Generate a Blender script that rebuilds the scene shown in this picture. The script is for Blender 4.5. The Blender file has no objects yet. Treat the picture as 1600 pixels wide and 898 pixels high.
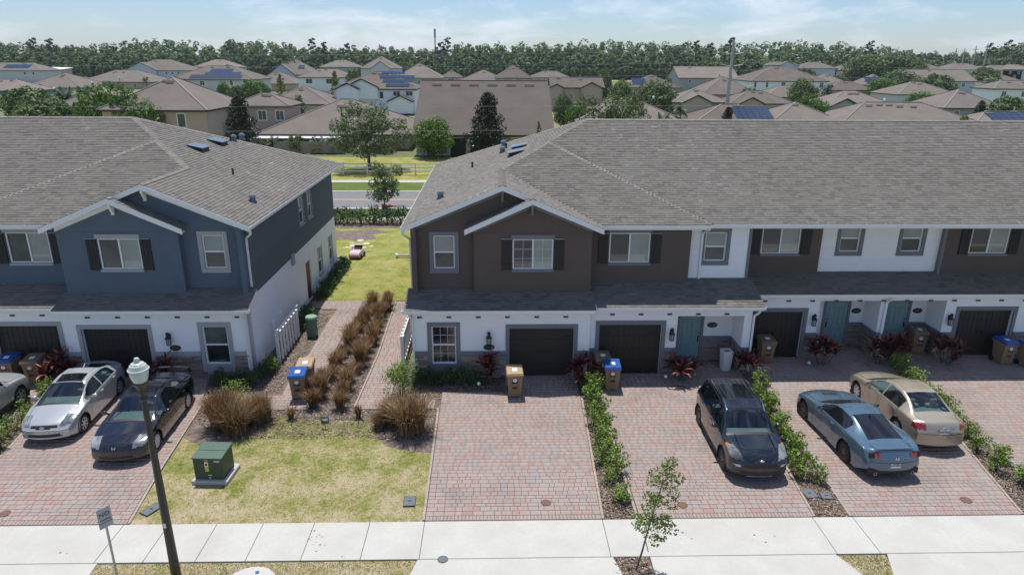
import bpy, bmesh, math, random
import numpy as np
from mathutils import Vector, Matrix
C = bpy.context.scene.collection
SC = bpy.context.scene
rng = random.Random(7)
nr = np.random.RandomState(11)
rad = math.radians

# ---------------------------------------------------------------- camera
CAM_H = 12.0
FOC, PIT, YAW, ROLL = 1064.5, .3233, .02673, -.006226      # focal length in pixels of a 1600 px wide frame
def _axes():
    f = np.array([math.sin(YAW)*math.cos(PIT), math.cos(YAW)*math.cos(PIT), -math.sin(PIT)])
    r0 = np.array([math.cos(YAW), -math.sin(YAW), 0.]); d0 = np.cross(f, r0)
    c, s = math.cos(ROLL), math.sin(ROLL)
    return np.array([c*r0+s*d0, -s*r0+c*d0, f])
AX = _axes()
cam_d = bpy.data.cameras.new('camera'); cam = bpy.data.objects.new('camera', cam_d); C.objects.link(cam)
cam_d.sensor_width = 36; cam_d.lens = FOC/1600*36; cam_d.clip_start = .5; cam_d.clip_end = 6000
mw = Matrix.Identity(4)
for i in range(3):
    mw[i][0] = AX[0][i]; mw[i][1] = -AX[1][i]; mw[i][2] = -AX[2][i]
mw[2][3] = CAM_H
cam.matrix_world = mw
SC.camera = cam
def at(px, py, z=0., Y=None):
    """surveyed point: where the sight line through a photo pixel meets height z (or depth Y)"""
    d = AX.T @ np.array([(px-800)/FOC, (py-449)/FOC, 1.])
    t = Y/d[1] if Y is not None else (z-CAM_H)/d[2]
    return (d[0]*t, d[1]*t, CAM_H+d[2]*t)

# ---------------------------------------------------------------- sky, sun, exposure
SUNV = Vector((-.07, .30, 1.)).normalized()
EL = math.asin(SUNV.z); AZ = math.atan2(SUNV.x, SUNV.y)
W = bpy.data.worlds.new('World'); SC.world = W; W.use_nodes = True
nt = W.node_tree; N = nt.nodes; Lk = nt.links; N.clear()
out = N.new('ShaderNodeOutputWorld'); bg = N.new('ShaderNodeBackground'); sky = N.new('ShaderNodeTexSky')
sky.sky_type = 'NISHITA'; sky.sun_disc = False; sky.sun_elevation = EL; sky.sun_rotation = AZ
sky.air_density = 1.0; sky.dust_density = .3; sky.ozone_density = 1.2; sky.altitude = 10
bg.inputs['Strength'].default_value = .098
tc = N.new('ShaderNodeTexCoord'); sep = N.new('ShaderNodeSeparateXYZ'); Lk.new(tc.outputs['Generated'], sep.inputs[0])
zs = N.new('ShaderNodeMath'); zs.operation = 'MULTIPLY'; zs.inputs[1].default_value = 3.6; Lk.new(sep.outputs['Z'], zs.inputs[0])
cmb = N.new('ShaderNodeCombineXYZ'); Lk.new(sep.outputs['X'], cmb.inputs[0]); Lk.new(sep.outputs['Y'], cmb.inputs[1]); Lk.new(zs.outputs[0], cmb.inputs[2])
nz = N.new('ShaderNodeTexNoise'); nz.inputs['Scale'].default_value = 6.5; nz.inputs['Detail'].default_value = 9; nz.inputs['Roughness'].default_value = .63
nz.inputs['Distortion'].default_value = .25
Lk.new(cmb.outputs[0], nz.inputs['Vector'])
cr = N.new('ShaderNodeValToRGB'); cr.color_ramp.elements[0].position = .475; cr.color_ramp.elements[0].color = (0, 0, 0, 1)
cr.color_ramp.elements[1].position = .70; cr.color_ramp.elements[1].color = (.75, .75, .75, 1)
Lk.new(nz.outputs[0], cr.inputs[0])
mx = N.new('ShaderNodeMix'); mx.data_type = 'RGBA'
Lk.new(cr.outputs[0], mx.inputs[0]); 
tint = N.new('ShaderNodeMix'); tint.data_type = 'RGBA'; tint.blend_type = 'MULTIPLY'; tint.inputs[0].default_value = 1; tint.inputs[7].default_value = (.72, .83, 1.06, 1)
Lk.new(sky.outputs[0], tint.inputs[6]); Lk.new(tint.outputs[2], mx.inputs[6]); mx.inputs[7].default_value = (7.7, 8.2, 9.0, 1)
Lk.new(mx.outputs[2], bg.inputs[0]); Lk.new(bg.outputs[0], out.inputs[0])
sd = bpy.data.lights.new('sun', 'SUN'); sun = bpy.data.objects.new('sun', sd); C.objects.link(sun)
sd.energy = 4.2; sd.angle = rad(.53); sd.color = (1, .955, .89)
sun.rotation_euler = SUNV.to_track_quat('Z', 'Y').to_euler(); sun.location = (0, 0, 60)
SC.view_settings.view_transform = 'Standard'; SC.view_settings.look = 'None'
SC.view_settings.exposure = 0.24; SC.view_settings.gamma = 1.0; SC.view_settings.use_curve_mapping = False
SC.render.engine = 'CYCLES'
SC.cycles.max_bounces = 6; SC.cycles.diffuse_bounces = 3; SC.cycles.glossy_bounces = 3; SC.cycles.transparent_max_bounces = 6

# ---------------------------------------------------------------- object helpers
def tag(o, label=None, cat=None, group=None, kind=None):
    if label: o['label'] = label
    if cat: o['category'] = cat
    if group: o['group'] = group
    if kind: o['kind'] = kind
    return o
def empty(name, loc=(0, 0, 0), rz=0., label=None, cat=None, group=None, kind=None):
    o = bpy.data.objects.new(name, None); C.objects.link(o); o.location = loc; o.rotation_euler = (0, 0, rz)
    o.empty_display_size = .2
    return tag(o, label, cat, group, kind)
def link_mesh(name, me, parent=None, loc=None, kind=None, label=None):
    o = bpy.data.objects.new(name, me); C.objects.link(o)
    if parent is not None: o.parent = parent
    if loc is not None: o.location = loc
    if kind: o['kind'] = kind
    if label: o['label'] = label
    return o
def np_mesh(name, v, f, mat, smooth=False, midx=None):
    """v (n,3), f (m,k) numpy arrays, k constant"""
    me = bpy.data.meshes.new(name); v = np.asarray(v, np.float32); f = np.asarray(f, np.int32)
    n, (m, k) = len(v), f.shape
    me.vertices.add(n); me.vertices.foreach_set('co', v.ravel())
    me.loops.add(m*k); me.loops.foreach_set('vertex_index', f.ravel())
    me.polygons.add(m); me.polygons.foreach_set('loop_start', np.arange(0, m*k, k, dtype=np.int32))
    me.polygons.foreach_set('loop_total', np.full(m, k, np.int32))
    mats = mat if isinstance(mat, (list, tuple)) else [mat]
    for q in mats: me.materials.append(q)
    if midx is not None: me.polygons.foreach_set('material_index', np.asarray(midx, np.int32))
    if smooth: me.polygons.foreach_set('use_smooth', np.ones(m, bool))
    me.update(calc_edges=True); me.validate()
    return me
def copy_tree(o, parent=None, loc=None, rz=None, sc=None):
    c = o.copy(); C.objects.link(c)
    if parent is not None: c.parent = parent
    if loc is not None: c.location = loc
    if rz is not None: c.rotation_euler = (c.rotation_euler[0], c.rotation_euler[1], rz)
    if sc is not None: c.scale = (sc, sc, sc) if not hasattr(sc, '__len__') else sc
    for ch in list(o.children): copy_tree(ch, c)
    return c

class MB:
    def __init__(s): s.v = []; s.f = []; s.m = []; s.cur = 0
    def add(s, vs, fs):
        b = len(s.v); s.v += [tuple(p) for p in vs]
        for f in fs: s.f.append(tuple(b+i for i in f)); s.m.append(s.cur)
        return s
    def box(s, x0, x1, y0, y1, z0, z1):
        x0, x1 = min(x0, x1), max(x0, x1); y0, y1 = min(y0, y1), max(y0, y1); z0, z1 = min(z0, z1), max(z0, z1)
        return s.add([(x0, y0, z0), (x1, y0, z0), (x1, y1, z0), (x0, y1, z0), (x0, y0, z1), (x1, y0, z1), (x1, y1, z1), (x0, y1, z1)],
                     [(0, 3, 2, 1), (4, 5, 6, 7), (0, 1, 5, 4), (1, 2, 6, 5), (2, 3, 7, 6), (3, 0, 4, 7)])
    def cbox(s, x0, x1, y0, y1, z0, z1, c=.01):
        """box with chamfered edges"""
        x0, x1 = min(x0, x1), max(x0, x1); y0, y1 = min(y0, y1), max(y0, y1); z0, z1 = min(z0, z1), max(z0, z1)
        bm = bmesh.new(); bmesh.ops.create_cube(bm, size=1)
        for v in bm.verts: v.co = ((x0+x1)/2+v.co.x*(x1-x0), (y0+y1)/2+v.co.y*(y1-y0), (z0+z1)/2+v.co.z*(z1-z0))
        bmesh.ops.bevel(bm, geom=list(bm.edges), offset=c, segments=1, affect='EDGES')
        bm.verts.index_update()
        s.add([v.co[:] for v in bm.verts], [[v.index for v in f.verts] for f in bm.faces]); bm.free(); return s
    def quad(s, a, b, c, d): return s.add([a, b, c, d], [(0, 1, 2, 3)])
    def poly(s, pts): return s.add(pts, [tuple(range(len(pts)))])
    def prism(s, pts, ext):
        """polygon pts extruded by vector ext"""
        n = len(pts); q = [tuple(p[i]+ext[i] for i in range(3)) for p in pts]
        return s.add(list(pts)+q, [tuple(range(n))[::-1], tuple(range(n, 2*n))]+[(i, (i+1) % n, n+(i+1) % n, n+i) for i in range(n)])
    def beam(s, p0, p1, w, h, up=(0, 0, 1), w1=None, h1=None):
        p0, p1, up = Vector(p0), Vector(p1), Vector(up); d = (p1-p0).normalized()
        sd_ = d.cross(up)
        if sd_.length < 1e-4: sd_ = d.cross(Vector((1, 0, 0)))
        sd_.normalize(); u = sd_.cross(d).normalized()
        w1 = w if w1 is None else w1; h1 = h if h1 is None else h1
        vs = []
        for p, ww, hh in ((p0, w, h), (p1, w1, h1)):
            for a, b in ((-1, -1), (1, -1), (1, 1), (-1, 1)): vs.append(p+sd_*(a*ww/2)+u*(b*hh/2))
        return s.add(vs, [(0, 1, 2, 3), (7, 6, 5, 4), (0, 4, 5, 1), (1, 5, 6, 2), (2, 6, 7, 3), (3, 7, 4, 0)])
    def tube(s, pts, r, n=8, caps=True):
        pts = [Vector(p) for p in pts]; rs = r if hasattr(r, '__len__') else [r]*len(pts)
        ref = None; rings = []
        b0 = len(s.v)
        for i, p in enumerate(pts):
            d = (pts[min(i+1, len(pts)-1)]-pts[max(i-1, 0)]).normalized()
            if ref is None: ref = d.orthogonal().normalized()
            else:
                ref = ref-d*ref.dot(d)
                ref = ref.normalized() if ref.length > 1e-5 else d.orthogonal().normalized()
            bi = d.cross(ref)
            for k in range(n):
                a = 2*math.pi*k/n; s.v.append(tuple(p+(ref*math.cos(a)+bi*math.sin(a))*rs[i]))
        for i in range(len(pts)-1):
            for k in range(n):
                a, b = b0+i*n+k, b0+i*n+(k+1) % n
                s.f.append((a, b, b+n, a+n)); s.m.append(s.cur)
        if caps:
            s.f.append(tuple(b0+k for k in range(n))[::-1]); s.m.append(s.cur)
            e = b0+(len(pts)-1)*n; s.f.append(tuple(e+k for k in range(n))); s.m.append(s.cur)
        return s
    def lathe(s, prof, n=20, c=(0, 0, 0), axis='z', sx=1., sy=1., caps=True):
        """prof: list of (radius, height); spun round an axis through c"""
        b0 = len(s.v)
        for r, h in prof:
            for k in range(n):
                a = 2*math.pi*k/n; p = (r*math.cos(a)*sx, r*math.sin(a)*sy, h)
                if axis == 'y': p = (p[0], h, p[1])
                elif axis == 'x': p = (h, p[0], p[1])
                s.v.append((c[0]+p[0], c[1]+p[1], c[2]+p[2]))
        for i in range(len(prof)-1):
            for k in range(n):
                a, b = b0+i*n+k, b0+i*n+(k+1) % n
                s.f.append((a, b, b+n, a+n)); s.m.append(s.cur)
        if caps and prof[0][0] > 1e-4: s.f.append(tuple(b0+k for k in range(n))[::-1]); s.m.append(s.cur)
        e = b0+(len(prof)-1)*n
        if caps and prof[-1][0] > 1e-4: s.f.append(tuple(e+k for k in range(n))); s.m.append(s.cur)
        return s
    def mesh(s, name, mat, smooth=False):
        me = bpy.data.meshes.new(name); me.from_pydata(s.v, [], s.f)
        for q in (mat if isinstance(mat, (list, tuple)) else [mat]): me.materials.append(q)
        me.polygons.foreach_set('material_index', s.m)
        bm = bmesh.new(); bm.from_mesh(me); bmesh.ops.recalc_face_normals(bm, faces=bm.faces); bm.to_mesh(me); bm.free()
        if smooth:
            me.polygons.foreach_set('use_smooth', [True]*len(me.polygons))
            try: me.set_sharp_from_angle(angle=rad(38))
            except Exception: pass
        me.update(); return me
    def build(s, name, mat, parent=None, smooth=False, kind=None, loc=None, label=None):
        return link_mesh(name, s.mesh(name, mat, smooth), parent, loc, kind, label)

def text_mesh(body, size, mat, extrude=.003):
    cu = bpy.data.curves.new('lettering', 'FONT'); cu.body = body; cu.size = size; cu.align_x = 'CENTER'; cu.align_y = 'CENTER'; cu.extrude = extrude
    cu.resolution_u = 3
    o = bpy.data.objects.new('lettering', cu); C.objects.link(o)
    bpy.context.view_layer.update()
    me = bpy.data.meshes.new_from_object(o); bpy.data.objects.remove(o); bpy.data.curves.remove(cu)
    me.materials.clear(); me.materials.append(mat); return me

# ---------------------------------------------------------------- materials
MATS = {}
def newmat(name):
    m = bpy.data.materials.new(name); m.use_nodes = True; MATS[name] = m
    p = m.node_tree.nodes['Principled BSDF']
    return m, m.node_tree.nodes, m.node_tree.links, p
def rgb(c): return (c[0], c[1], c[2], 1)
def ncoord(N_, L_, obj=True):
    t = N_.new('ShaderNodeTexCoord')
    return t.outputs['Object' if obj else 'Generated']
def noise(N_, L_, vec, scale, detail=4, rough=.6):
    t = N_.new('ShaderNodeTexNoise'); t.inputs['Scale'].default_value = scale; t.inputs['Detail'].default_value = detail; t.inputs['Roughness'].default_value = rough
    L_.new(vec, t.inputs['Vector']); return t.outputs[0]
def ramp(N_, L_, fac, stops, interp='LINEAR'):
    r = N_.new('ShaderNodeValToRGB'); e = r.color_ramp.elements; r.color_ramp.interpolation = interp
    while len(e) < len(stops): e.new(.5)
    for i, (p, c) in enumerate(stops): e[i].position = p; e[i].color = rgb(c)
    L_.new(fac, r.inputs[0]); return r.outputs[0]
def math_(N_, L_, op, a, b, clamp=False):
    t = N_.new('ShaderNodeMath'); t.operation = op; t.use_clamp = clamp
    for i, q in enumerate((a, b)):
        if q is None: continue
        if isinstance(q, (int, float)): t.inputs[i].default_value = q
        else: L_.new(q, t.inputs[i])
    return t.outputs[0]
def mixc(N_, L_, fac, a, b, mode='MIX'):
    t = N_.new('ShaderNodeMix'); t.data_type = 'RGBA'; t.blend_type = mode
    if isinstance(fac, (int, float)): t.inputs[0].default_value = fac
    else: L_.new(fac, t.inputs[0])
    for i, q in ((6, a), (7, b)):
        if isinstance(q, tuple): t.inputs[i].default_value = rgb(q)
        else: L_.new(q, t.inputs[i])
    return t.outputs[2]
def bump(N_, L_, h, strength, dist, p):
    b = N_.new('ShaderNodeBump'); b.inputs['Strength'].default_value = strength; b.inputs['Distance'].default_value = dist
    L_.new(h, b.inputs['Height']); L_.new(b.outputs[0], p.inputs['Normal'])
def island(N_, L_):
    """random number per piece, joined or separate"""
    g = N_.new('ShaderNodeNewGeometry'); o = N_.new('ShaderNodeObjectInfo')
    return math_(N_, L_, 'FRACT', math_(N_, L_, 'ADD', g.outputs['Random Per Island'], o.outputs['Random']), None)
def wpos(N_, L_): return N_.new('ShaderNodeNewGeometry').outputs['Position']

def plain(name, c, rough=.6, spec=.5, metal=0., var=.12, scale=6., bmp=0., bscale=60., coat=0., big=None):
    m, N_, L_, p = newmat(name)
    v = wpos(N_, L_)
    n = noise(N_, L_, v, scale, 5)
    lo = tuple(x*(1-var) for x in c); hi = tuple(min(1, x*(1+var)) for x in c)
    col = ramp(N_, L_, n, [(.3, lo), (.7, hi)])
    if big:
        n2 = noise(N_, L_, v, big[0], 3); col = mixc(N_, L_, ramp(N_, L_, n2, [(.4, (0, 0, 0)), (.75, (big[2],)*3)]), col, big[1])
    L_.new(col, p.inputs['Base Color'])
    p.inputs['Roughness'].default_value = rough; p.inputs['Specular IOR Level'].default_value = spec; p.inputs['Metallic'].default_value = metal
    if coat: p.inputs['Coat Weight'].default_value = coat; p.inputs['Coat Roughness'].default_value = .03
    if bmp: bump(N_, L_, noise(N_, L_, v, bscale, 4), bmp, .01, p)
    return m
def pieces(name, stops, rough=.85, nscale=30., namt=.18, bmp=.25, big=0., bigscale=.25, spec=.3):
    """material whose colour changes from piece to piece"""
    m, N_, L_, p = newmat(name)
    r = island(N_, L_); v = wpos(N_, L_)
    if big:
        r = math_(N_, L_, 'ADD', math_(N_, L_, 'MULTIPLY', r, 1-big), math_(N_, L_, 'MULTIPLY', ramp(N_, L_, noise(N_, L_, v, bigscale, 2), [(.3, (0,)*3), (.7, (1,)*3)]), big))
    c = ramp(N_, L_, r, stops)
    n = noise(N_, L_, v, nscale, 5)
    c = mixc(N_, L_, 1., c, ramp(N_, L_, n, [(.25, (1-namt,)*3), (.75, (1+namt,)*3)]), 'MULTIPLY')
    L_.new(c, p.inputs['Base Color']); p.inputs['Roughness'].default_value = rough; p.inputs['Specular IOR Level'].default_value = spec
    if bmp: bump(N_, L_, n, bmp, .01, p)
    return m
def leafmat(name, stops, trans=.25, rough=.55, big=.35, bigscale=.8):
    m, N_, L_, p = newmat(name)
    r = island(N_, L_); v = wpos(N_, L_)
    r2 = math_(N_, L_, 'ADD', math_(N_, L_, 'MULTIPLY', r, 1-big), math_(N_, L_, 'MULTIPLY', ramp(N_, L_, noise(N_, L_, v, bigscale, 2), [(.3, (0,)*3), (.7, (1,)*3)]), big))
    c = ramp(N_, L_, r2, stops)
    L_.new(c, p.inputs['Base Color']); p.inputs['Roughness'].default_value = rough; p.inputs['Specular IOR Level'].default_value = .35
    t = N_.new('ShaderNodeBsdfTranslucent'); L_.new(mixc(N_, L_, 1., c, (1.25, 1.3, .6), 'MULTIPLY'), t.inputs[0])
    ms = N_.new('ShaderNodeMixShader'); ms.inputs[0].default_value = trans
    L_.new(p.outputs[0], ms.inputs[1]); L_.new(t.outputs[0], ms.inputs[2])
    o = [n for n in N_ if n.type == 'OUTPUT_MATERIAL'][0]; L_.new(ms.outputs[0], o.inputs[0])
    return m
def gloss(name, c, rough=.08, ior=1.6, coat=0., metal=0., flake=0.):
    m, N_, L_, p = newmat(name); p.inputs['Base Color'].default_value = rgb(c); p.inputs['Roughness'].default_value = rough
    p.inputs['IOR'].default_value = ior; p.inputs['Metallic'].default_value = metal
    if coat: p.inputs['Coat Weight'].default_value = coat; p.inputs['Coat Roughness'].default_value = .02; p.inputs['Coat IOR'].default_value = 1.55
    if flake:
        v = N_.new('ShaderNodeTexCoord').outputs['Object']
        n = noise(N_, L_, v, 2.2, 3); L_.new(ramp(N_, L_, n, [(.3, (rough-.02,)*3), (.75, (rough+flake,)*3)]), p.inputs['Roughness'])
        d = noise(N_, L_, v, 5., 6, .7)
        L_.new(mixc(N_, L_, ramp(N_, L_, d, [(.5, (0,)*3), (.9, (.035,)*3)]), tuple(c), (.32, .33, .34)), p.inputs['Base Color'])
    return m
# ================================================================ materials of the place
m_shingle = pieces('weathered_shingle', [(0, (.128, .119, .106)), (.3, (.162, .152, .136)), (.65, (.194, .182, .162)), (.85, (.178, .169, .154)), (1, (.262, .247, .222))], .95, 55, .14, .3, .25, .3, .15)
m_cap = pieces('cap_shingle', [(0, (.20, .185, .167)), (1, (.27, .25, .225))], .92, 70, .2, .3)
m_deck = plain('roof_deck', (.15, .14, .125), .95)
m_paver = pieces('clay_paver', [(0, (.305, .200, .172)), (.2, (.330, .238, .208)), (.42, (.340, .265, .235)), (.62, (.298, .268, .25)), (.8, (.350, .282, .245)), (1, (.262, .242, .236))], .88, 45, .2, .3, .3, .55)
_n, _l = m_paver.node_tree.nodes, m_paver.node_tree.links      # tyre marks and oil dulling of the paving
_p = _n['Principled BSDF']; _c = _p.inputs['Base Color'].links[0].from_socket; _v = wpos(_n, _l)
_s = ramp(_n, _l, noise(_n, _l, _v, .55, 5, .65), [(.50, (1, 1, 1)), (.66, (.83, .81, .80))]); _l.new(mixc(_n, _l, 1., _c, _s, 'MULTIPLY'), _p.inputs['Base Color'])
m_joint = plain('joint_sand', (.225, .18, .155), .95, var=.3, scale=40)
m_conc = plain('pale_concrete', (.485, .478, .440), .85, var=.045, scale=9, bmp=.12, bscale=140, big=(.7, (.41,.40,.365), .9))
m_conc2 = plain('old_concrete', (.44, .43, .40), .9, var=.15, scale=3, bmp=.2, bscale=90)
m_white = plain('white_stucco', (.85, .88, .90), .85, var=.03, scale=1.5, bmp=.25, bscale=120)
m_trimw = plain('white_trim', (.80, .81, .81), .5, var=.02)
m_grey = plain('grey_trim', (.175, .185, .21), .7, var=.06)
m_lgrey = plain('light_grey_trim', (.36, .37, .385), .7, var=.05)
m_brown = plain('brown_stucco', (.115, .088, .078), .85, var=.06, scale=2, bmp=.25, bscale=120)
m_navy = plain('slate_blue_stucco', (.100, .138, .184), .85, var=.06, scale=2, bmp=.25, bscale=120)
m_slate = pieces('slate_siding', [(0, (.088, .114, .128)), (1, (.098, .126, .142))], .7, 8, .05, .05)
m_wsiding = pieces('white_siding', [(0, (.84, .865, .885)), (1, (.87, .89, .905))], .6, 8, .03, .05)
m_black = plain('black_paint', (.014, .014, .016), .55)
m_door = plain('black_garage_door', (.022, .019, .018), .55, var=.1)
m_teal = plain('teal_door', (.19, .315, .33), .45, var=.05)
m_red = plain('dark_red_door', (.13, .020, .016), .5, var=.1)
m_stone = pieces('ledge_stone', [(0, (.15, .12, .105)), (.25, (.24, .195, .165)), (.5, (.32, .27, .235)), (.7, (.22, .215, .215)), (.85, (.30, .22, .17)), (1, (.40, .36, .32))], .9, 25, .35, .6)
m_gutter = plain('gutter_white', (.78, .79, .79), .35, var=.03)
m_metal = plain('galvanised_metal', (.42, .44, .46), .45, metal=.5, var=.1)
m_bronze = plain('dark_bronze', (.042, .036, .032), .45, var=.15)
m_skyl = plain('vent_blue_grey', (.13, .17, .205), .35, var=.05)
def glassmat(name, c, rough, ior, lines=0, amt=.35):
    m, N_, L_, p = newmat(name); v = wpos(N_, L_)
    n = noise(N_, L_, v, 1.3, 3)
    col = ramp(N_, L_, n, [(.35, tuple(x*(1-amt) for x in c)), (.65, tuple(x*(1+amt) for x in c))])
    if lines:
        w = N_.new('ShaderNodeTexWave'); w.wave_type = 'BANDS'; w.bands_direction = 'Z'; w.inputs['Scale'].default_value = lines; w.inputs['Distortion'].default_value = 0
        L_.new(v, w.inputs['Vector']); col = mixc(N_, L_, .35, col, ramp(N_, L_, w.outputs[1], [(.2, tuple(x*.6 for x in c)), (.8, tuple(x*1.2 for x in c))]))
    L_.new(col, p.inputs['Base Color']); p.inputs['Roughness'].default_value = rough; p.inputs['IOR'].default_value = ior
    return m
m_gdark = glassmat('window_glass_dark', (.022, .030, .032), .04, 1.9)
m_gblindsky = glassmat('window_glass_blinds_sky', (.27, .32, .30), .04, 1.9, lines=9, amt=.15)  # blinds in sliders; in hung upper panes sky reflection put into the colour
m_gscreen = glassmat('window_glass_screen', (.045, .055, .058), .16, 1.7)
m_grefl = glassmat('window_glass_reflection', (.075, .10, .095), .05, 1.85, amt=.3)  # pale reflection put into the base colour of an upper pane
def seethrough(name, tint, ior):
    m, N_, L_, p = newmat(name); N_.remove(p); o = [n for n in N_ if n.type == 'OUTPUT_MATERIAL'][0]
    t = N_.new('ShaderNodeBsdfTransparent'); t.inputs[0].default_value = rgb(tint); g = N_.new('ShaderNodeBsdfGlossy'); g.inputs['Roughness'].default_value = .015
    f = N_.new('ShaderNodeLayerWeight'); f.inputs[0].default_value = .5; q = math_(N_, L_, 'ADD', math_(N_, L_, 'MULTIPLY', math_(N_, L_, 'POWER', f.outputs['Facing'], 4.), .8), ior); x = N_.new('ShaderNodeMixShader'); L_.new(q, x.inputs[0]); L_.new(t.outputs[0], x.inputs[1]); L_.new(g.outputs[0], x.inputs[2]); L_.new(x.outputs[0], o.inputs[0]); return m
m_cglass = seethrough('car_glass', (.52, .63, .61), .11)
m_ctint = glassmat('car_glass_tinted', (.010, .011, .013), .02, 1.65)

# ================================================================ terrain, road, lawns
m_terrain = plain('terrain_grass', (.13, .15, .055), .95, var=.3, scale=.05, big=(.012, (.24,.26,.11), .8))
def sheet(name, pts, z, mat, kind='structure', label=None):
    mb = MB(); mb.poly([(p[0], p[1], z) for p in pts])
    o = mb.build(name, mat, kind=kind)
    if o.data.polygons[0].normal.z < 0: o.data.flip_normals()
    return o
sheet('ground', [(-1500, -400), (1500, -400), (1500, 2600), (-1500, 2600)], -.09, m_terrain)

def lawnmat(name, tones, s1=1.3, wear=0.):
    m, N_, L_, p = newmat(name); v = wpos(N_, L_)
    a = noise(N_, L_, v, s1, 6, .7); b = noise(N_, L_, v, 9, 5, .7); c = noise(N_, L_, v, 55, 3, .7)
    f = math_(N_, L_, 'ADD', math_(N_, L_, 'MULTIPLY', a, .48), math_(N_, L_, 'ADD', math_(N_, L_, 'MULTIPLY', b, .34), math_(N_, L_, 'MULTIPLY', c, .28)))
    if wear:                                    # trodden and drier towards the sidewalk
        sp = N_.new('ShaderNodeSeparateXYZ'); L_.new(v, sp.inputs[0]); f = math_(N_, L_, 'ADD', f, math_(N_, L_, 'MULTIPLY', math_(N_, L_, 'SUBTRACT', 19.6, sp.outputs['Y']), wear))
    L_.new(ramp(N_, L_, f, tones), p.inputs['Base Color']); p.inputs['Roughness'].default_value = .95; p.inputs['Specular IOR Level'].default_value = .1
    bump(N_, L_, math_(N_, L_, 'ADD', b, c), .9, .03, p); return m
T_dry = [(.40, (.09, .14, .025)), (.505, (.185, .215, .05)), (.555, (.29, .27, .105)), (.615, (.41, .345, .205)), (.72, (.52, .44, .335))]
m_lawn = lawnmat('dry_lawn', T_dry, 1.0, .014)
m_lawn2 = lawnmat('back_lawn', [(.40, (.11, .17, .03)), (.49, (.19, .225, .05)), (.56, (.30, .295, .085)), (.63, (.38, .335, .14)), (.74, (.42, .35, .22))], .7)
m_verge = lawnmat('verge_grass', [(.40, (.07, .115, .022)), (.55, (.11, .155, .035)), (.7, (.19, .20, .07))], .5)
m_mulch = pieces('mulch', [(0, (.10, .075, .058)), (1, (.24, .19, .155))], .95, 60, .5, .8)
m_mulchg = lawnmat('grey_mulch_ground', [(.38, (.085, .066, .055)), (.52, (.17, .135, .115)), (.62, (.26, .215, .185)), (.75, (.34, .30, .27))], 3)
m_chip = pieces('mulch_chip', [(0, (.085, .06, .045)), (.4, (.19, .14, .105)), (.75, (.29, .225, .175)), (1, (.42, .36, .30))], .95, 40, .3, .3)

# mulch / soil lies under everything in front of and between the rows
sheet('mulch_bed', [(-20, 15.73), (24, 15.73), (24, 36.3), (-20, 36.3)], -.05, m_mulchg)
LAWN = [(-9.95, 15.73), (-1.96, 15.73), (-1.99, 19.15), (-2.6, 19.25), (-3.5, 19.55), (-4.05, 20.2), (-4.15, 21.2), (-5.2, 21.28), (-6.5, 21.25), (-7.6, 21.75), (-8.05, 20.6), (-8.6, 19.9), (-9.6, 19.7), (-10.4, 20.2)]
sheet('lawn', LAWN, -.03, m_lawn)
sheet('grass_verge', [(-9.86, 11.2), (-2.35, 11.2), (-2.0, 13.9), (-1.95, 14.2), (-9.95, 14.2)], -.03, m_lawn)
sheet('grass_verge', [(9.42, 11.2), (9.55, 11.2), (10.03, 14.2), (8.78, 14.2)], -.03, m_lawn)
BACK = [(-9.2, 33.8), (-3.2, 33.75), (-3.2, 52), (-30, 52), (-30, 42), (-9.5, 42)]
sheet('back_lawn', BACK, -.03, m_lawn2)
sheet('back_lawn', [(-3.2, 42.5), (40, 42.5), (40, 52), (-3.2, 52)], -.03, m_lawn2)
sheet('roadside_verge', [(-200, 52.3), (200, 52.3), (200, 57), (-200, 57)], -.035, m_verge)
sheet('roadside_verge', [(-200, 64.3), (200, 64.3), (200, 69.6), (-200, 69.6)], -.035, m_verge)
sheet('roadside_verge', [(-200, 71.1), (200, 71.1), (200, 88.5), (-200, 88.5)], -.035, m_lawn2)
m_asph = plain('asphalt', (.175, .175, .18), .9, var=.12, scale=2, bmp=.3, bscale=90)
sheet('road', [(-300, 57), (300, 57), (300, 64.3), (-300, 64.3)], -.02, m_asph)
sheet('sidewalk', [(-300, 69.65), (300, 69.65), (300, 71.05), (-300, 71.05)], -.02, m_conc2)
m_yel = plain('yellow_line_paint', (.62, .38, .08), .7)
for y in (60.52, 60.78): sheet('lane_line', [(-300, y), (300, y), (300, y+.13), (-300, y+.13)], -.014, m_yel)
sheet('road', [(-300, 3.0), (300, 3.0), (300, 9.9), (-300, 9.9)], -.02, m_asph)
mb = MB()
for y0, y1 in ((9.9, 10.4), (56.55, 57.0), (64.3, 64.75)): mb.box(-200, 200, y0, y1, -.08, .03)
mb.build('kerb', m_conc2, kind='structure')

def inpoly(x, y, P):
    r = False; j = len(P)-1
    for i in range(len(P)):
        if (P[i][1] > y) != (P[j][1] > y) and x < (P[j][0]-P[i][0])*(y-P[i][1])/(P[j][1]-P[i][1])+P[i][0]: r = not r
        j = i
    return r
def scan(P, y):
    xs = []
    for i in range(len(P)):
        a, b = P[i], P[(i+1) % len(P)]
        if (a[1] > y) != (b[1] > y): xs.append(a[0]+(b[0]-a[0])*(y-a[1])/(b[1]-a[1]))
    xs.sort(); return [(xs[i], xs[i+1]) for i in range(0, len(xs)-1, 2)]

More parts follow.
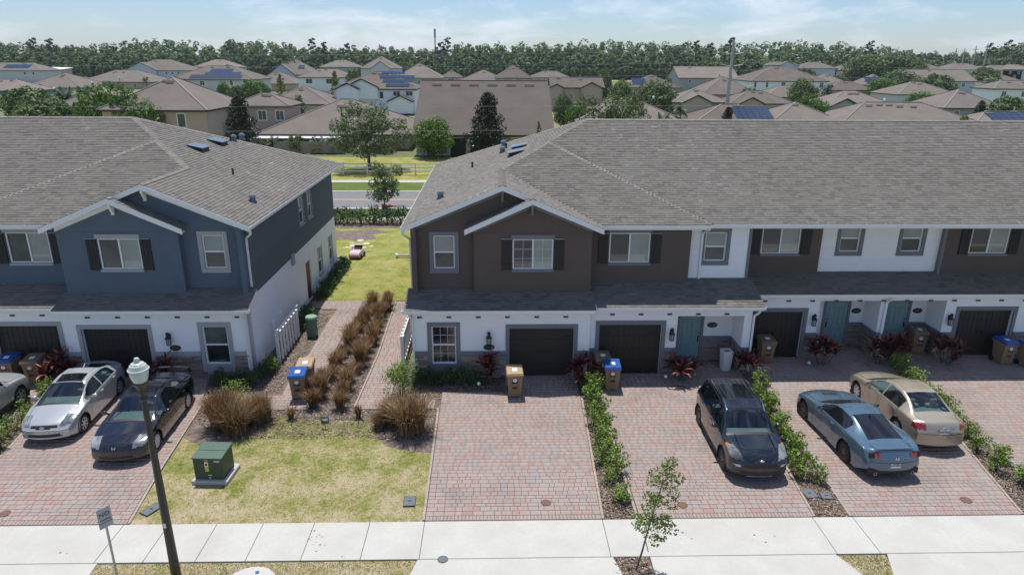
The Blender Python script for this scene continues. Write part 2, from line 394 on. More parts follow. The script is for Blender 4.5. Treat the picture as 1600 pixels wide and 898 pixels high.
# ---- sidewalk of concrete slabs
side = empty('sidewalk', (0, 14.97, 0), kind='structure')
def slab(x0, x1, y0, y1, par, c=.012):
    mb = MB(); mb.cbox(x0+.006, x1-.006, y0+.006, y1-.006, -.10, .0, .008)
    mb.build('slab', m_conc, par, loc=(0, -14.97, 0))
sx = [-24, -10.05, -8.85, -7.55, -6.3, -4.92, -3.42, -1.93, 2.95, 8.80, 9.93, 16.6, 24]
for a, b in zip(sx[:-1], sx[1:]): slab(a, b, 14.22, 15.71, side)
apr = empty('driveway_apron', (0, 12.5, 0), kind='structure')
def aslab(pts):
    mb = MB(); mb.prism([(p[0], p[1], -.10) for p in pts], (0, 0, .096)); mb.build('slab', m_conc, apr, loc=(0, -12.5, 0))
aslab([(-24, 10.42), (-9.55, 10.42), (-9.82, 12.2), (-9.95, 14.208), (-24, 14.208)])
aslab([(-2.9, 10.42), (3.9, 10.42), (3.35, 12.6), (3.0, 14.208), (-1.96, 14.208), (-2.18, 13.4)])
aslab([(3.88, 10.42), (9.9, 10.42), (9.3, 12.9), (8.74, 14.208), (3.95, 14.208)])
aslab([(9.56, 10.42), (24, 10.42), (24, 14.208), (10.08, 14.208), (9.78, 13.3)])
sheet('mulch_bed', [(3.02, 12.0), (3.86, 12.0), (3.93, 14.2), (3.0, 14.2)], -.04, m_mulchg)

# ---- paver driveways and paths: the nearest 300 stones one by one, the others joined
def paver_verts(w, d, top=.0, base=-.018, c=.007):
    x, y = w/2, d/2
    return [(-x, -y, base), (x, -y, base), (x, y, base), (-x, y, base), (-x+c, -y+c, top), (x-c, -y+c, top), (x-c, y-c, top), (-x+c, y-c, top)]
PF = [(4, 5, 6, 7), (0, 1, 5, 4), (1, 2, 6, 5), (2, 3, 7, 6), (3, 0, 4, 7)]
_pm = {}
def paver_mesh(w, d):
    k = (round(w, 3), round(d, 3))
    if k not in _pm:
        me = bpy.data.meshes.new('paver'); me.from_pydata(paver_verts(*k), [], PF); me.materials.append(m_paver); _pm[k] = me
    return _pm[k]
def paved(name, P, ndet=300, rows=(.2, .2, .15)):
    ys = [p[1] for p in P]; y = min(ys); cx = sum(p[0] for p in P)/len(P)
    root = sheet(name, P, -.022, m_joint)
    items = []; R = random.Random(int(cx*100)+3)
    k = 0
    while y < max(ys)-.06:
        d = rows[R.randrange(len(rows))] if k > 1 else .2; d = min(d, max(ys)-y)
        for a, b in scan(P, y+d/2):
            x = a
            while x < b-.02:
                w = R.choice((.15, .2, .2, .3, .3)) if k else .1
                if b-x-w < .08: w = b-x
                items.append((x+w/2, y+d/2, round(w, 3), round(d, 3))); x += w
        y += d; k += 1
    items.sort(key=lambda q: q[0]**2*.2+q[1]**2)
    for q in items[:ndet]:
        o = bpy.data.objects.new('paver', paver_mesh(q[2]-.004, q[3]-.004)); C.objects.link(o); o.parent = root
        o.location = (q[0], q[1], R.uniform(-.002, .002)); o.rotation_euler = (R.uniform(-.004, .004), R.uniform(-.004, .004), R.uniform(-.006, .006))
    V, F = [], []
    for q in items[ndet:]:
        b = len(V); dz = R.uniform(-.002, .002)
        V += [(q[0]+p[0], q[1]+p[1], p[2]+dz) for p in paver_verts(q[2]-.004, q[3]-.004)]; F += [tuple(b+i for i in f) for f in PF]
    if V: link_mesh('paver_field', np_mesh('paver_field', V, F, m_paver), root, kind='stuff')
    return root
paved('driveway', [(-1.92, 15.73), (2.93, 15.73), (3.28, 24.75), (.4, 24.75), (.4, 23.4), (-2.0, 23.4)])
paved('driveway', [(4.0, 15.73), (8.84, 15.73), (9.1, 19), (9.95, 24.2), (10.1, 26.0), (7.15, 26.0), (7.15, 24.85), (3.9, 24.85), (4.0, 23.9)])
paved('driveway', [(9.93, 15.73), (14.75, 15.73), (15.6, 20.0), (16.55, 26.3), (16.2, 27.5), (13.5, 27.5), (13.4, 26.4), (10.3, 26.4), (10.35, 23.5), (10.15, 19)])
paved('driveway', [(15.9, 15.73), (21.5, 15.73), (24, 18), (24, 26.4), (19.0, 27.5), (17.3, 26.4), (16.5, 20.5)])
paved('driveway', [(-15.2, 15.73), (-10.0, 15.73), (-10.3, 18), (-10.75, 22.5), (-11.3, 24.9), (-16.0, 24.9), (-16.2, 22.5), (-15.4, 18)])
paved('driveway', [(-22, 15.73), (-16.1, 15.73), (-16.4, 18), (-17.1, 22.5), (-17.0, 25), (-22, 25)], 120)
paved('garden_path', [(-8.85, 22.15), (-6.85, 22.15), (-6.85, 25.5), (-6.95, 29), (-6.75, 31), (-6.9, 33.7), (-9.5, 33.7), (-9.5, 32.6), (-7.95, 32.5), (-8.0, 30.5), (-7.95, 27), (-8.1, 25.2), (-8.0, 23.2), (-8.85, 23.2)])
paved('garden_path', [(-5.05, 22.15), (-2.2, 22.15), (-2.2, 22.75), (-3.9, 23.0), (-3.9, 33.6), (-5.1, 33.6), (-4.95, 27)])
m_edge = plain('edge_mortar', (.33, .28, .23), .9, var=.25, scale=6)
# pale concrete edge restraints beside the paving
mb = MB()
def edge(pts):
    for a, b in zip(pts[:-1], pts[1:]): mb.beam((a[0], a[1], -.02), (b[0], b[1], -.02), .07, .05)
edge([(-1.97, 15.75), (-2.04, 21.5), (-2.06, 22.1)]); edge([(-9.95, 15.75), (-10.25, 18), (-10.7, 22.5)])
edge([(3.93, 15.75), (3.95, 22.5)]); edge([(2.97, 15.75), (3.25, 22.8)]); edge([(8.88, 15.75), (9.15, 19)]); edge([(9.9, 15.75), (10.1, 19), (10.3, 22)])
edge([(14.8, 15.75), (15.65, 20.0), (16.2, 24)]); edge([(-8.85, 22.1), (-6.8, 22.1)]); edge([(-5.05, 22.1), (-2.1, 22.1)])
edge([(-5.1, 22.2), (-5.0, 27), (-5.15, 33.6)]); edge([(-15.25, 15.75), (-15.45, 18), (-16.2, 22.5)])
mb.build('edge_restraint', m_edge, kind='structure')

# ---- loose mulch chips and grass blades
def scatter(P, n):
    xs = [p[0] for p in P]; ys = [p[1] for p in P]; o = []
    while len(o) < n:
        x, y = nr.uniform(min(xs), max(xs)), nr.uniform(min(ys), max(ys))
        if inpoly(x, y, P): o.append((x, y))
    return np.array(o)
def chips(P, n, z=-.035):
    p = scatter(P, n); a = nr.uniform(0, math.pi, n); l = nr.uniform(.012, .05, n); w = nr.uniform(.006, .016, n); h = nr.uniform(.004, .03, n)
    ux, uy = np.cos(a)*l, np.sin(a)*l; vx, vy = -np.sin(a)*w, np.cos(a)*w
    t = nr.uniform(-.02, .02, (n, 4))
    V = np.zeros((n, 4, 3))
    for i, (s, r) in enumerate(((-1, -1), (1, -1), (1, 1), (-1, 1))):
        V[:, i, 0] = p[:, 0]+s*ux+r*vx; V[:, i, 1] = p[:, 1]+s*uy+r*vy; V[:, i, 2] = z+h+t[:, i]
    return V.reshape(-1, 3), np.arange(n*4).reshape(-1, 4)
VV, FF = [], []; b = 0
for P, n in (([(2.98, 15.75), (3.92, 15.75), (3.95, 23.4), (3.3, 23.9)], 6500), ([(8.9, 15.75), (9.88, 15.75), (10.2, 23.5), (10.0, 24.3)], 6500), ([(3.02, 12.6), (3.86, 12.6), (3.93, 14.2), (3.0, 14.2)], 1500),
              ([(14.85, 15.75), (15.85, 15.75), (17, 24), (16.2, 24)], 4000), ([(-6.8, 22.2), (-5.1, 22.2), (-5.2, 33), (-6.8, 33)], 5000), ([(-9.4, 20.1), (-2.1, 20.0), (-2.1, 22.1), (-9.6, 22.1)], 5000),
              ([(-9.5, 23.3), (-8.2, 23.3), (-8.1, 32), (-9.5, 32)], 3000), ([(-16.2, 15.75), (-15.25, 15.75), (-16.2, 24), (-17, 24)], 3000), ([(-3.7, 22.8), (.35, 22.8), (.35, 24.4), (-3.7, 24.4)], 2500), ([(-10.7, 21.5), (-9.5, 20.5), (-9.4, 25), (-11.2, 25)], 1800)):
    v, f = chips(P, n); VV.append(v); FF.append(f+b); b += len(v)
link_mesh('mulch_chips', np_mesh('mulch_chips', np.concatenate(VV), np.concatenate(FF), m_chip), kind='stuff')
def blades(P, n, h0, h1, z=-.03, keep=None):
    p = scatter(P, n); a = nr.uniform(0, 2*math.pi, n); h = nr.uniform(h0, h1, n); w = nr.uniform(.004, .010, n); le = nr.uniform(.3, 1.1, n)*h; b_ = nr.uniform(0, 2*math.pi, n)
    V = np.zeros((n, 3, 3))
    V[:, 0, 0] = p[:, 0]-np.cos(a)*w; V[:, 0, 1] = p[:, 1]-np.sin(a)*w; V[:, 1, 0] = p[:, 0]+np.cos(a)*w; V[:, 1, 1] = p[:, 1]+np.sin(a)*w
    V[:, 2, 0] = p[:, 0]+np.cos(b_)*le; V[:, 2, 1] = p[:, 1]+np.sin(b_)*le; V[:, :2, 2] = z; V[:, 2, 2] = z+h
    return np_mesh('grass_blades', V.reshape(-1, 3), np.arange(n*3).reshape(-1, 3), m_blade)
m_blade = pieces('grass_blade', [(0, (.11, .17, .03)), (.42, (.22, .255, .06)), (.65, (.40, .36, .15)), (1, (.58, .49, .31))], .9, 5, .1, 0, .55, 1.4, .1)
link_mesh('grass_blades', blades(LAWN, 20000, .012, .04), kind='stuff')
link_mesh('grass_blades', blades([(-9.86, 13.3), (-2.2, 13.3), (-1.97, 14.19), (-9.95, 14.19)], 9000, .02, .06), kind='stuff')
link_mesh('grass_blades', blades([(9.2, 13.3), (9.75, 13.3), (10.03, 14.19), (8.8, 14.19)], 1500, .02, .06), kind='stuff')

# dark flecks and dirt dropped on the sidewalk
mb = MB(); R = random.Random(4)
for cx_, cy_, k_, sx_, sy_ in ((-4.75, 15.0, 16, .35, .55), (4.9, 15.1, 5, .3, .3), (-10.9, 14.55, 3, .2, .1), (7.0, 14.9, 6, 1.5, .4), (-3.9, 14.3, 3, .2, .05)):
    for i in range(k_):
        x, y, r_ = cx_+R.gauss(0, sx_*.5), min(15.68, cy_+R.gauss(0, sy_*.5)), R.uniform(.008, .035); mb.lathe([(r_, .001), (r_*.8, .006), (.001, .008)], 6, (x, y, 0), 'z', 1, R.uniform(.5, 1))
mb.build('leaf_litter', m_chip, kind='stuff')
# ================================================================ the two townhouse rows
PITCH = 5/12.
def roof_slope(S, plane, P, up, root, T, dy, shing, capmat=None):
    """P plan polygon, plane(x,y)->z, up = unit plan vector pointing upslope. Collects shingles in shing."""
    sl = PITCH if plane.s is None else plane.s
    ex = .152/math.sqrt(1+sl*sl)
    du = (up[1], -up[0])
    Q = [(p[0]*du[0]+p[1]*du[1], p[0]*up[0]+p[1]*up[1]) for p in P]
    v = min(q[1] for q in Q); v1 = max(q[1] for q in Q); R = random.Random(len(shing)+5)
    while v < v1-.01:
        ve = min(v+ex, v1)
        for a, b in scan(Q, min(v+ex*.5, v1-.001)):
            x = a-R.uniform(0, .25)
            while x < b:
                w = R.choice((.17, .21, .25, .30, .36)); xa, xb = max(a, x), min(b, x+w-.004); x += w
                if xb-xa < .02: continue
                t = R.choice((.022, .025, .029)); pts = []
                for uu, vv, h in ((xa, v-.01, .001), (xb, v-.01, .001), (xb, v-.01, t), (xa, v-.01, t), (xb, ve+.015, .002), (xa, ve+.015, .002)):
                    X, Y = uu*du[0]+vv*up[0], uu*du[1]+vv*up[1]
                    pts.append((T(X), Y+dy, plane(X, Y)+h))
                shing.append(pts)
        v = ve
class Plane:
    def __init__(s, z0, x0, y0, gx, gy, sl=None): s.a = (z0, x0, y0, gx, gy); s.s = sl
    def __call__(s, x, y): z0, x0, y0, gx, gy = s.a; return z0+gx*(x-x0)+gy*(y-y0)
SHF = [(0, 1, 2, 3), (3, 2, 4, 5), (1, 4, 2), (0, 3, 5)]

def wall_open(mb, o, u, n, w, z0, z1, opens, depth=.14, thick=.2):
    """wall in the plane through o along u (plan unit vectors), facing n, with openings (a0,a1,z0,z1) as real holes"""
    us = sorted({0., w, *[q for k in opens for q in k[:2]]}); zs = sorted({z0, z1, *[q for k in opens for q in k[2:4]]})
    P = lambda a, d, z: (o[0]+u[0]*a-n[0]*d, o[1]+u[1]*a-n[1]*d, z)
    for a, b in zip(us[:-1], us[1:]):
        for c, d in zip(zs[:-1], zs[1:]):
            if any(k[0]-1e-6 <= a and b <= k[1]+1e-6 and k[2]-1e-6 <= c and d <= k[3]+1e-6 for k in opens): continue
            mb.quad(P(a, 0, c), P(b, 0, c), P(b, 0, d), P(a, 0, d))
    for a, b, c, d in opens:
        D = depth
        mb.quad(P(a, 0, c), P(a, D, c), P(a, D, d), P(a, 0, d)); mb.quad(P(b, 0, c), P(b, 0, d), P(b, D, d), P(b, D, c))
        mb.quad(P(a, 0, d), P(a, D, d), P(b, D, d), P(b, 0, d))
        if c > z0+.01: mb.quad(P(a, 0, c), P(b, 0, c), P(b, D, c), P(a, D, c))
    for e in (0, w): mb.quad(P(e, 0, z0), P(e, thick, z0), P(e, thick, z1), P(e, 0, z1))
    mb.quad(P(0, 0, z1), P(w, 0, z1), P(w, thick, z1), P(0, thick, z1))

class Frame:
    """local frame on a wall: f(a, z, d) with a along the wall, d outwards"""
    def __init__(s, o, u, n): s.o, s.u, s.n = o, u, n
    def __call__(s, a, z, d): return (s.o[0]+s.u[0]*a+s.n[0]*d, s.o[1]+s.u[1]*a+s.n[1]*d, z)
    def box(s, mb, a0, a1, z0, z1, d0, d1):
        p = [s(a, z, d) for z in (z0, z1) for a, d in ((a0, d0), (a1, d0), (a1, d1), (a0, d1))]
        mb.add(p, [(0, 3, 2, 1), (4, 5, 6, 7), (0, 1, 5, 4), (1, 2, 6, 5), (2, 3, 7, 6), (3, 0, 4, 7)])

def window(root, F, a0, a1, z0, z1, kind, trim, trimmat, grille=False, panes=None, loc=None, ins=.075):
    """frame > panes, trim. kind: hung or slide. sits in a hole, pane set back by ins"""
    panes = panes or (m_gblindsky, m_gscreen)
    mb = MB(); t = .05
    F.box(mb, a0, a1, z1-t, z1, -ins, -ins+.05); F.box(mb, a0, a1, z0, z0+t, -ins, -ins+.05)
    F.box(mb, a0, a0+t, z0+t, z1-t, -ins, -ins+.049); F.box(mb, a1-t, a1, z0+t, z1-t, -ins, -ins+.049)
    zm, am = (z0+z1)/2, (a0+a1)/2
    if kind == 'hung': F.box(mb, a0+t, a1-t, zm-.03, zm+.03, -ins, -ins+.045)
    else: F.box(mb, am-.03, am+.03, z0+t, z1-t, -ins, -ins+.045)
    if grille:
        g = .0055
        if kind == 'hung':
            for q in (1, 2): a = a0+t+(a1-a0-2*t)*q/3; F.box(mb, a-g, a+g, z0+t, zm-.03, -ins+.006, -ins+.02); F.box(mb, a-g, a+g, zm+.03, z1-t, -ins+.006, -ins+.02)
            for z in ((z0+t+zm-.03)/2, (zm+.03+z1-t)/2): F.box(mb, a0+t, a1-t, z-g, z+g, -ins+.006, -ins+.018)
        else:
            for a in ((a0+t+am-.03)/2, (am+.03+a1-t)/2): F.box(mb, a-g, a+g, z0+t, z1-t, -ins+.006, -ins+.02)
            for q in (1, 2): z = z0+t+(z1-z0-2*t)*q/3; F.box(mb, a0+t, a1-t, z-g, z+g, -ins+.006, -ins+.018)
    w = mb.build('window', m_trimw, root, loc=loc)
    for i in (0, 1):
        mb = MB()
        if kind == 'hung': F.box(mb, a0+t, a1-t, *((zm, z1-t) if i == 0 else (z0+t, zm)), -ins-.02, -ins+.004)
        else: F.box(mb, *((a0+t, am) if i == 0 else (am, a1-t)), z0+t, z1-t, -ins-.02, -ins+.004)
        mb.build('pane', panes[i], w)
    mb = MB()
    if trim == 'ring':
        q = .16
        F.box(mb, a0-q, a1+q, z1, z1+.15, -.01, .045); F.box(mb, a0-q, a1+q, z0-(.33 if z0 < 1 else .17), z0, -.01, .05)
        F.box(mb, a0-q, a0, z0, z1, -.01, .043); F.box(mb, a1, a1+q, z0, z1, -.01, .043)
    elif trim == 'headsill':
        F.box(mb, a0-.05, a1+.05, z1, z1+.17, -.01, .045); F.box(mb, a0-.03, a1+.03, z0-.10, z0, -.01, .06)
    elif trim == 'thin':
        F.box(mb, a0-.06, a1+.06, z0-.08, z0, -.01, .05); F.box(mb, a0-.06, a0, z0, z1+.05, -.01, .02); F.box(mb, a1, a1+.06, z0, z1+.05, -.01, .02)
    if mb.v: mb.build('trim', trimmat, w)
    return w
def shutter(root, F, a0, a1, z0, z1, loc, capmat):
    mb = MB(); n = 3; w = (a1-a0)/n
    for i in range(n): F.box(mb, a0+i*w+.006, a0+(i+1)*w-.006, z0, z1, .012, .045)
    F.box(mb, a0, a1, z0, z1, .002, .03)
    for z in (z0+.15, z1-.27): F.box(mb, a0+.01, a1-.01, z, z+.1, .04, .06)
    s = mb.build('shutter', m_black, root, loc=loc)
    mb = MB(); F.box(mb, a0-.005, a1+.005, z1, z1+.022, .0, .06); mb.build('cap', capmat, s)
def garage_door(root, F, a0, a1, z1, loc):
    mb = MB(); F.box(mb, a0, a1, 0, z1, -.20, -.16)
    g = mb.build('garage_door', m_door, root, loc=loc)
    h = z1/4; n = 12; w = (a1-a0)/n
    for k in range(4):
        mb = MB()
        for i in range(n): F.box(mb, a0+i*w+.008, a0+(i+1)*w-.008, k*h+.012, (k+1)*h-.012, -.161, -.145)
        am = (a0+a1)/2; F.box(mb, am-.04, am+.04, k*h+.012, (k+1)*h-.012, -.15, -.135)
        for a in (a0+.0, a1-.09): F.box(mb, a, a+.09, k*h+.012, (k+1)*h-.012, -.15, -.136)
        mb.build('panel', m_door, g)
    for a, s in ((a0+.03, 1), (a1-.03, -1)):
        for z in (z1*.80, z1*.22):
            mb = MB(); F.box(mb, a, a+s*.42, z-.02, z+.02, -.14, -.125); F.box(mb, a, a+s*.05, z-.05, z+.05, -.14, -.124); mb.build('hinge', m_black, g)
    for a in (am-.1, am+.1):
        mb = MB(); F.box(mb, a-.015, a+.015, z1*.45, z1*.45+.22, -.14, -.11); mb.build('handle', m_black, g)
def front_door(root, F, a0, a1, z0, z1, loc, mat, hinge_left=True, trimmat=None):
    mb = MB(); F.box(mb, a0, a1, z0, z1, .0, .03); d = mb.build('door', mat, root, loc=loc); w = a1-a0
    for i in range(2):
        for zz in ((z0+.18, z0+.80), (z0+.98, z1-.22)):
            mb = MB(); b = a0+.11+i*(w/2-.04); e = b+w/2-.18
            F.box(mb, b, e, zz[0], zz[0]+.025, .03, .045); F.box(mb, b, e, zz[1]-.025, zz[1], .03, .045); F.box(mb, b, b+.025, zz[0]+.025, zz[1]-.025, .03, .045); F.box(mb, e-.025, e, zz[0]+.025, zz[1]-.025, .03, .045)
            F.box(mb, b+.05, e-.05, zz[0]+.05, zz[1]-.05, .03, .038); mb.build('panel', mat, d)
    h = a1-.08 if hinge_left else a0+.08
    mb = MB(); F.box(mb, h-.02, h+.02, z0+.88, z0+1.15, .03, .055); F.box(mb, h-.012, h+.012, z0+.95, z0+1.1, .055, .09); F.box(mb, h-.025, h+.025, z0+1.25, z0+1.30, .03, .06); mb.build('handle', m_black, d)
    mb = MB(); t = trimmat or m_grey
    F.box(mb, a0-.11, a0-.004, z0, z1+.11, -.01, .07); F.box(mb, a1+.004, a1+.11, z0, z1+.11, -.01, .07); F.box(mb, a0-.004, a1+.004, z1+.004, z1+.11, -.01, .068); mb.build('door_frame', t, d)
    return d
STONES = {}
def stones(root, F, a0, a1, z0, z1, loc, skip=()):
    """ledge stones laid dry: each one a piece"""
    z = z0; R = random.Random(int((a0+F.o[0]*7+F.o[1])*100))
    while z < z1-.03:
        h = min(R.choice((.06, .075, .09, .11)), z1-z); a = a0
        while a < a1-.02:
            w = min(R.uniform(.16, .48), a1-a)
            if a1-a-w < .08: w = a1-a
            if not any(k[0] < a+w-.01 and a+.01 < k[1] and k[2] < z+h/2 < k[3] for k in skip):
                mb = MB(); d = R.uniform(.03, .075)
                F.box(mb, a+.004, a+w-.004, z+.003, z+h-.003, -.005, d)
                c = STONES.setdefault(root.name, [])
                if len(c) < 300: c.append(mb.build('stone', m_stone, root, loc=loc))
                else: STONES.setdefault(root.name+'_rest', []).append((mb, loc))
            a += w
        z += h
def boards(root, F, a0, a1, z0, z1, mat, loc, holes=(), e=.17):
    """lap siding, one board per course (cut at windows)"""
    z = z0
    while z < z1-.02:
        h = min(e, z1-z); segs = [(a0, a1)]
        for k in holes:
            if k[2] < z+h-.005 and z+.005 < k[3]:
                ns = []
                for s in segs:
                    if k[1] <= s[0] or k[0] >= s[1]: ns.append(s); continue
                    if k[0] > s[0]: ns.append((s[0], k[0]))
                    if k[1] < s[1]: ns.append((k[1], s[1]))
                segs = ns
        for a, b in segs:
            mb = MB()
            p = [F(a, z, .004), F(b, z, .004), F(b, z, .024), F(a, z, .024), F(a, z+h, .003), F(b, z+h, .003), F(b, z+h, .009), F(a, z+h, .009)]
            mb.add(p, [(0, 3, 2, 1), (4, 5, 6, 7), (0, 1, 5, 4), (1, 2, 6, 5), (2, 3, 7, 6), (3, 0, 4, 7)])
            mb.build('siding_board', mat, root, loc=loc)
        z += h
def gutter(root, p0, p1, out, loc, w=.12, h=.11, name='gutter'):
    """open trough from p0 to p1 (top outer lip at p), out = outward plan vector"""
    mb = MB(); p0, p1 = Vector(p0), Vector(p1); o = Vector((out[0], out[1], 0)); U = Vector((0, 0, 1))
    d = (p1-p0).normalized()
    for off, ww, hh, dz in ((o*0, .012, h, -h/2), (-o*w, .012, h, -h/2), (-o*w/2, w, .012, -h)):
        mb.beam(p0+off+U*dz, p1+off+U*dz, ww, hh)
    L = (p1-p0).length; n = max(2, int(L/.75))
    for i in range(n+1):
        q = p0+d*(L*i/n); mb.beam(q-U*.006, q-o*w-U*.006, .03, .02)
    mb.beam(p0+U*(-h/2)-o*w/2-d*.008, p0+U*(-h/2)-o*w/2+d*.006, w+.01, h); mb.beam(p1+U*(-h/2)-o*w/2-d*.006, p1+U*(-h/2)-o*w/2+d*.008, w+.01, h)
    return mb.build(name, m_gutter, root, loc=loc)
def downspout(root, pts, loc):
    mb = MB()
    for a, b in zip(pts[:-1], pts[1:]): mb.beam(a, b, .075, .055, up=(0, 1, .01))
    mb.build('downspout', m_gutter, root, loc=loc)

def row(mir, dy, pal, name, label):
    T = (lambda x: -12.8-x) if mir else (lambda x: x)
    sg = -1 if mir else 1
    base = (T(12) if not mir else T(8), 24.6+dy, 0)
    root = empty(name, base, label=label, cat='townhouse')
    L = (-base[0], -base[1], 0)
    XE = 30. if not mir else 18.          # far end of the row, out of frame
    up, wh, tr, rk, fr = pal['upper'], m_white, pal['trim'], pal['soffit'], pal['fascia']
    FR = lambda Y: Frame((T(0), Y+dy), (sg, 0), (0, -1))       # wall facing the street; a = local x
    def W(Y, x0, x1, z0, z1, opens, mat, nm='wall', depth=.14):
        mb = MB(); f = FR(Y)
        wall_open(mb, (T(x0), Y+dy), (sg, 0), (0, -1), x1-x0, z0, z1, [(a-x0, b-x0, c, d) for a, b, c, d in opens], depth)
        return mb.build(nm, mat, root, loc=L)
    # ------- ground floor
    WA = (-2.46, -1.51, .60, 2.19)
    W(24.6, -3.2, 3.71, 0, 2.86, [WA, (.57, 3.09, 0, 2.09)], wh, depth=.3)
    W(24.85, 3.71, 7.2, 0, 2.86, [(4.12, 6.60, 0, 2.13)], wh, depth=.3)
    W(24.85, 7.2, 9.84, 2.47, 2.86, [], wh); W(24.85, 9.84, 10.15, 0, 2.86, [], wh)
    window(root, FR(24.6), *WA, 'hung', 'ring', tr, grille=pal['grille'], panes=pal['low'], loc=L)
    garage_door(root, FR(24.6), .57, 3.09, 2.09, L); garage_door(root, FR(24.85), 4.12, 6.60, 2.13, L)
    def gtrim(Y, a0, a1, z1):
        mb = MB(); f = FR(Y); f.box(mb, a0-.15, a0, 0, z1+.16, -.02, .04); f.box(mb, a1, a1+.15, 0, z1+.16, -.02, .04); f.box(mb, a0, a1, z1, z1+.16, -.02, .042); mb.build('garage_trim', tr, root, loc=L)
    gtrim(24.6, .57, 3.09, 2.09); gtrim(24.85, 4.12, 6.60, 2.13)
    # porch recess of the second house
    mb = MB(); mb.quad((T(7.204), 24.85+dy, 0), (T(7.204), 26.05+dy, 0), (T(7.204), 26.05+dy, 2.86), (T(7.204), 24.85+dy, 2.86))
    mb.quad((T(7.2), 26.05+dy, 0), (T(9.84), 26.05+dy, 0), (T(9.84), 26.05+dy, 2.86), (T(7.2), 26.05+dy, 2.86))
    mb.quad((T(9.836), 24.85+dy, 0), (T(9.836), 26.05+dy, 0), (T(9.836), 26.05+dy, 2.86), (T(9.836), 24.85+dy, 2.86))
    mb.quad((T(10.154), 24.85+dy, 0), (T(10.154), 26.35+dy, 0), (T(10.154), 26.35+dy, 2.86), (T(10.154), 24.85+dy, 2.86))
    mb.build('porch_wall', wh, root, loc=L)
    FP = FR(26.05); front_door(root, FP, 7.62, 8.52, .02, 2.07, L, m_teal)
    FS = Frame((T(9.84), 24.85+dy), (0, 1), (-sg, 0))            # inner side of the porch, facing the door
    def band(f, a0, a1): mb = MB(); f.box(mb, a0, a1, .97, 1.13, -.005, .07); mb.build('ledge_band', tr, root, loc=L)
    fa = FR(24.6)
    stones(root, fa, -2.63, -1.34, 0, .26, L)
    for a, b in ((-3.2, -2.63), (-1.34, .42), (3.24, 3.72)): band(fa, a, b); stones(root, fa, a, b, .0, .97, L)
    fb = FR(24.85)
    for a, b in ((3.76, 3.97), (6.75, 7.2), (9.84, 10.16)): band(fb, a, b); stones(root, fb, a, b, .0, .97, L)
    band(FP, 8.64, 9.80); stones(root, FP, 8.64, 9.80, 0, .97, L); band(FS, .0, 1.14); stones(root, FS, .02, 1.14, 0, .97, L)
    # recessed middle houses
    if not mir:
        W(26.35, 10.15, 13.55, 0, 2.86, [(10.43, 12.93, 0, 2.08)], wh, depth=.3); W(26.35, 13.55, 16.12, 2.55, 2.86, [], wh); W(26.35, 16.12, 16.42, 0, 2.86, [], wh)
        W(26.35, 16.42, 18.90, 2.55, 2.86, [], wh); W(26.35, 18.90, XE, 0, 2.86, [(19.52, 21.85, 0, 2.12)], wh, depth=.3)
        garage_door(root, FR(26.35), 10.43, 12.93, 2.08, L); gtrim(26.35, 10.43, 12.93, 2.08); garage_door(root, FR(26.35), 19.52, 21.85, 2.12, L); gtrim(26.35, 19.52, 21.85, 2.12)
        mb = MB()
        for xa, xb in ((13.554, 16.116), (16.424, 18.896)):
            for x in (xa, xb): mb.quad((x, 26.35, 0), (x, 27.55, 0), (x, 27.55, 2.86), (x, 26.35, 2.86))
            mb.quad((xa, 27.55, 0), (xb, 27.55, 0), (xb, 27.55, 2.86), (xa, 27.55, 2.86))
        mb.build('porch_wall', wh, root, loc=L)
        FC = FR(27.55)
        front_door(root, FC, 14.46, 15.40, .02, 2.09, L, m_teal, hinge_left=False); front_door(root, FC, 17.16, 18.08, .02, 2.09, L, m_teal)
        band(FC, 15.52, 16.06); stones(root, FC, 15.52, 16.06, 0, .97, L); band(FC, 18.2, 18.84); stones(root, FC, 18.2, 18.84, 0, .97, L)
        for x in (16.12, 18.90):
            f = Frame((x, 26.35), (0, 1), (-1, 0)); band(f, 0, 1.14); stones(root, f, .02, 1.14, 0, .97, L)
        fc = FR(26.35)
        for a, b in ((10.2, 10.27), (13.09, 13.55), (16.12, 16.42), (18.9, 19.36), (22.02, 23.5)): band(fc, a, b); stones(root, fc, a, b, 0, .97, L)
    else:
        W(26.35, 10.15, XE, 0, 2.86, [], wh)
    # ------- upper floor
    WL = (-2.37, -1.55, 4.20, 5.54)
    mb = MB(); wall_open(mb, (T(-3.2), 25.6+dy), (sg, 0), (0, -1), 7.0, 2.9, 5.9, [(WL[0]+3.2, WL[1]+3.2, WL[2], WL[3])])
    mb.poly([(T(-3.2), 25.6+dy, 5.9), (T(3.8), 25.6+dy, 5.9), (T(3.8), 25.6+dy, 5.98), (T(.3), 25.6+dy, 7.40), (T(-3.2), 25.6+dy, 5.98)])
    mb.build('upper_wall', up, root, loc=L)
    window(root, FR(25.6), *WL, 'hung', 'ring', tr, grille=False, panes=pal['hung'], loc=L)
    WB = (.69, 2.26, 4.26, 5.47)
    mb = MB(); wall_open(mb, (T(-.8), 25.3+dy), (sg, 0), (0, -1), 4.55, 2.95, 5.9, [(WB[0]+.8, WB[1]+.8, WB[2], WB[3])], thick=.32)
    mb.poly([(T(-.8), 25.3+dy, 5.9), (T(3.75), 25.3+dy, 5.9), (T(3.75), 25.3+dy, 6.0), (T(1.42), 25.3+dy, 6.95), (T(-.8), 25.3+dy, 5.97)])
    mb.quad((T(3.75), 25.3+dy, 2.9), (T(3.75), 26.1+dy, 2.9), (T(3.75), 26.1+dy, 6.), (T(3.75), 25.3+dy, 6.))
    mb.build('bay_wall', up, root, loc=L)
    f = FR(25.3); mb = MB(); f.box(mb, -.8, 3.75, 5.72, 5.735, 0, .008); mb.build('stucco_joint', up, root, loc=L)
    window(root, f, *WB, 'slide', 'headsill', tr, grille=pal['grille'], panes=pal['slide'], loc=L)
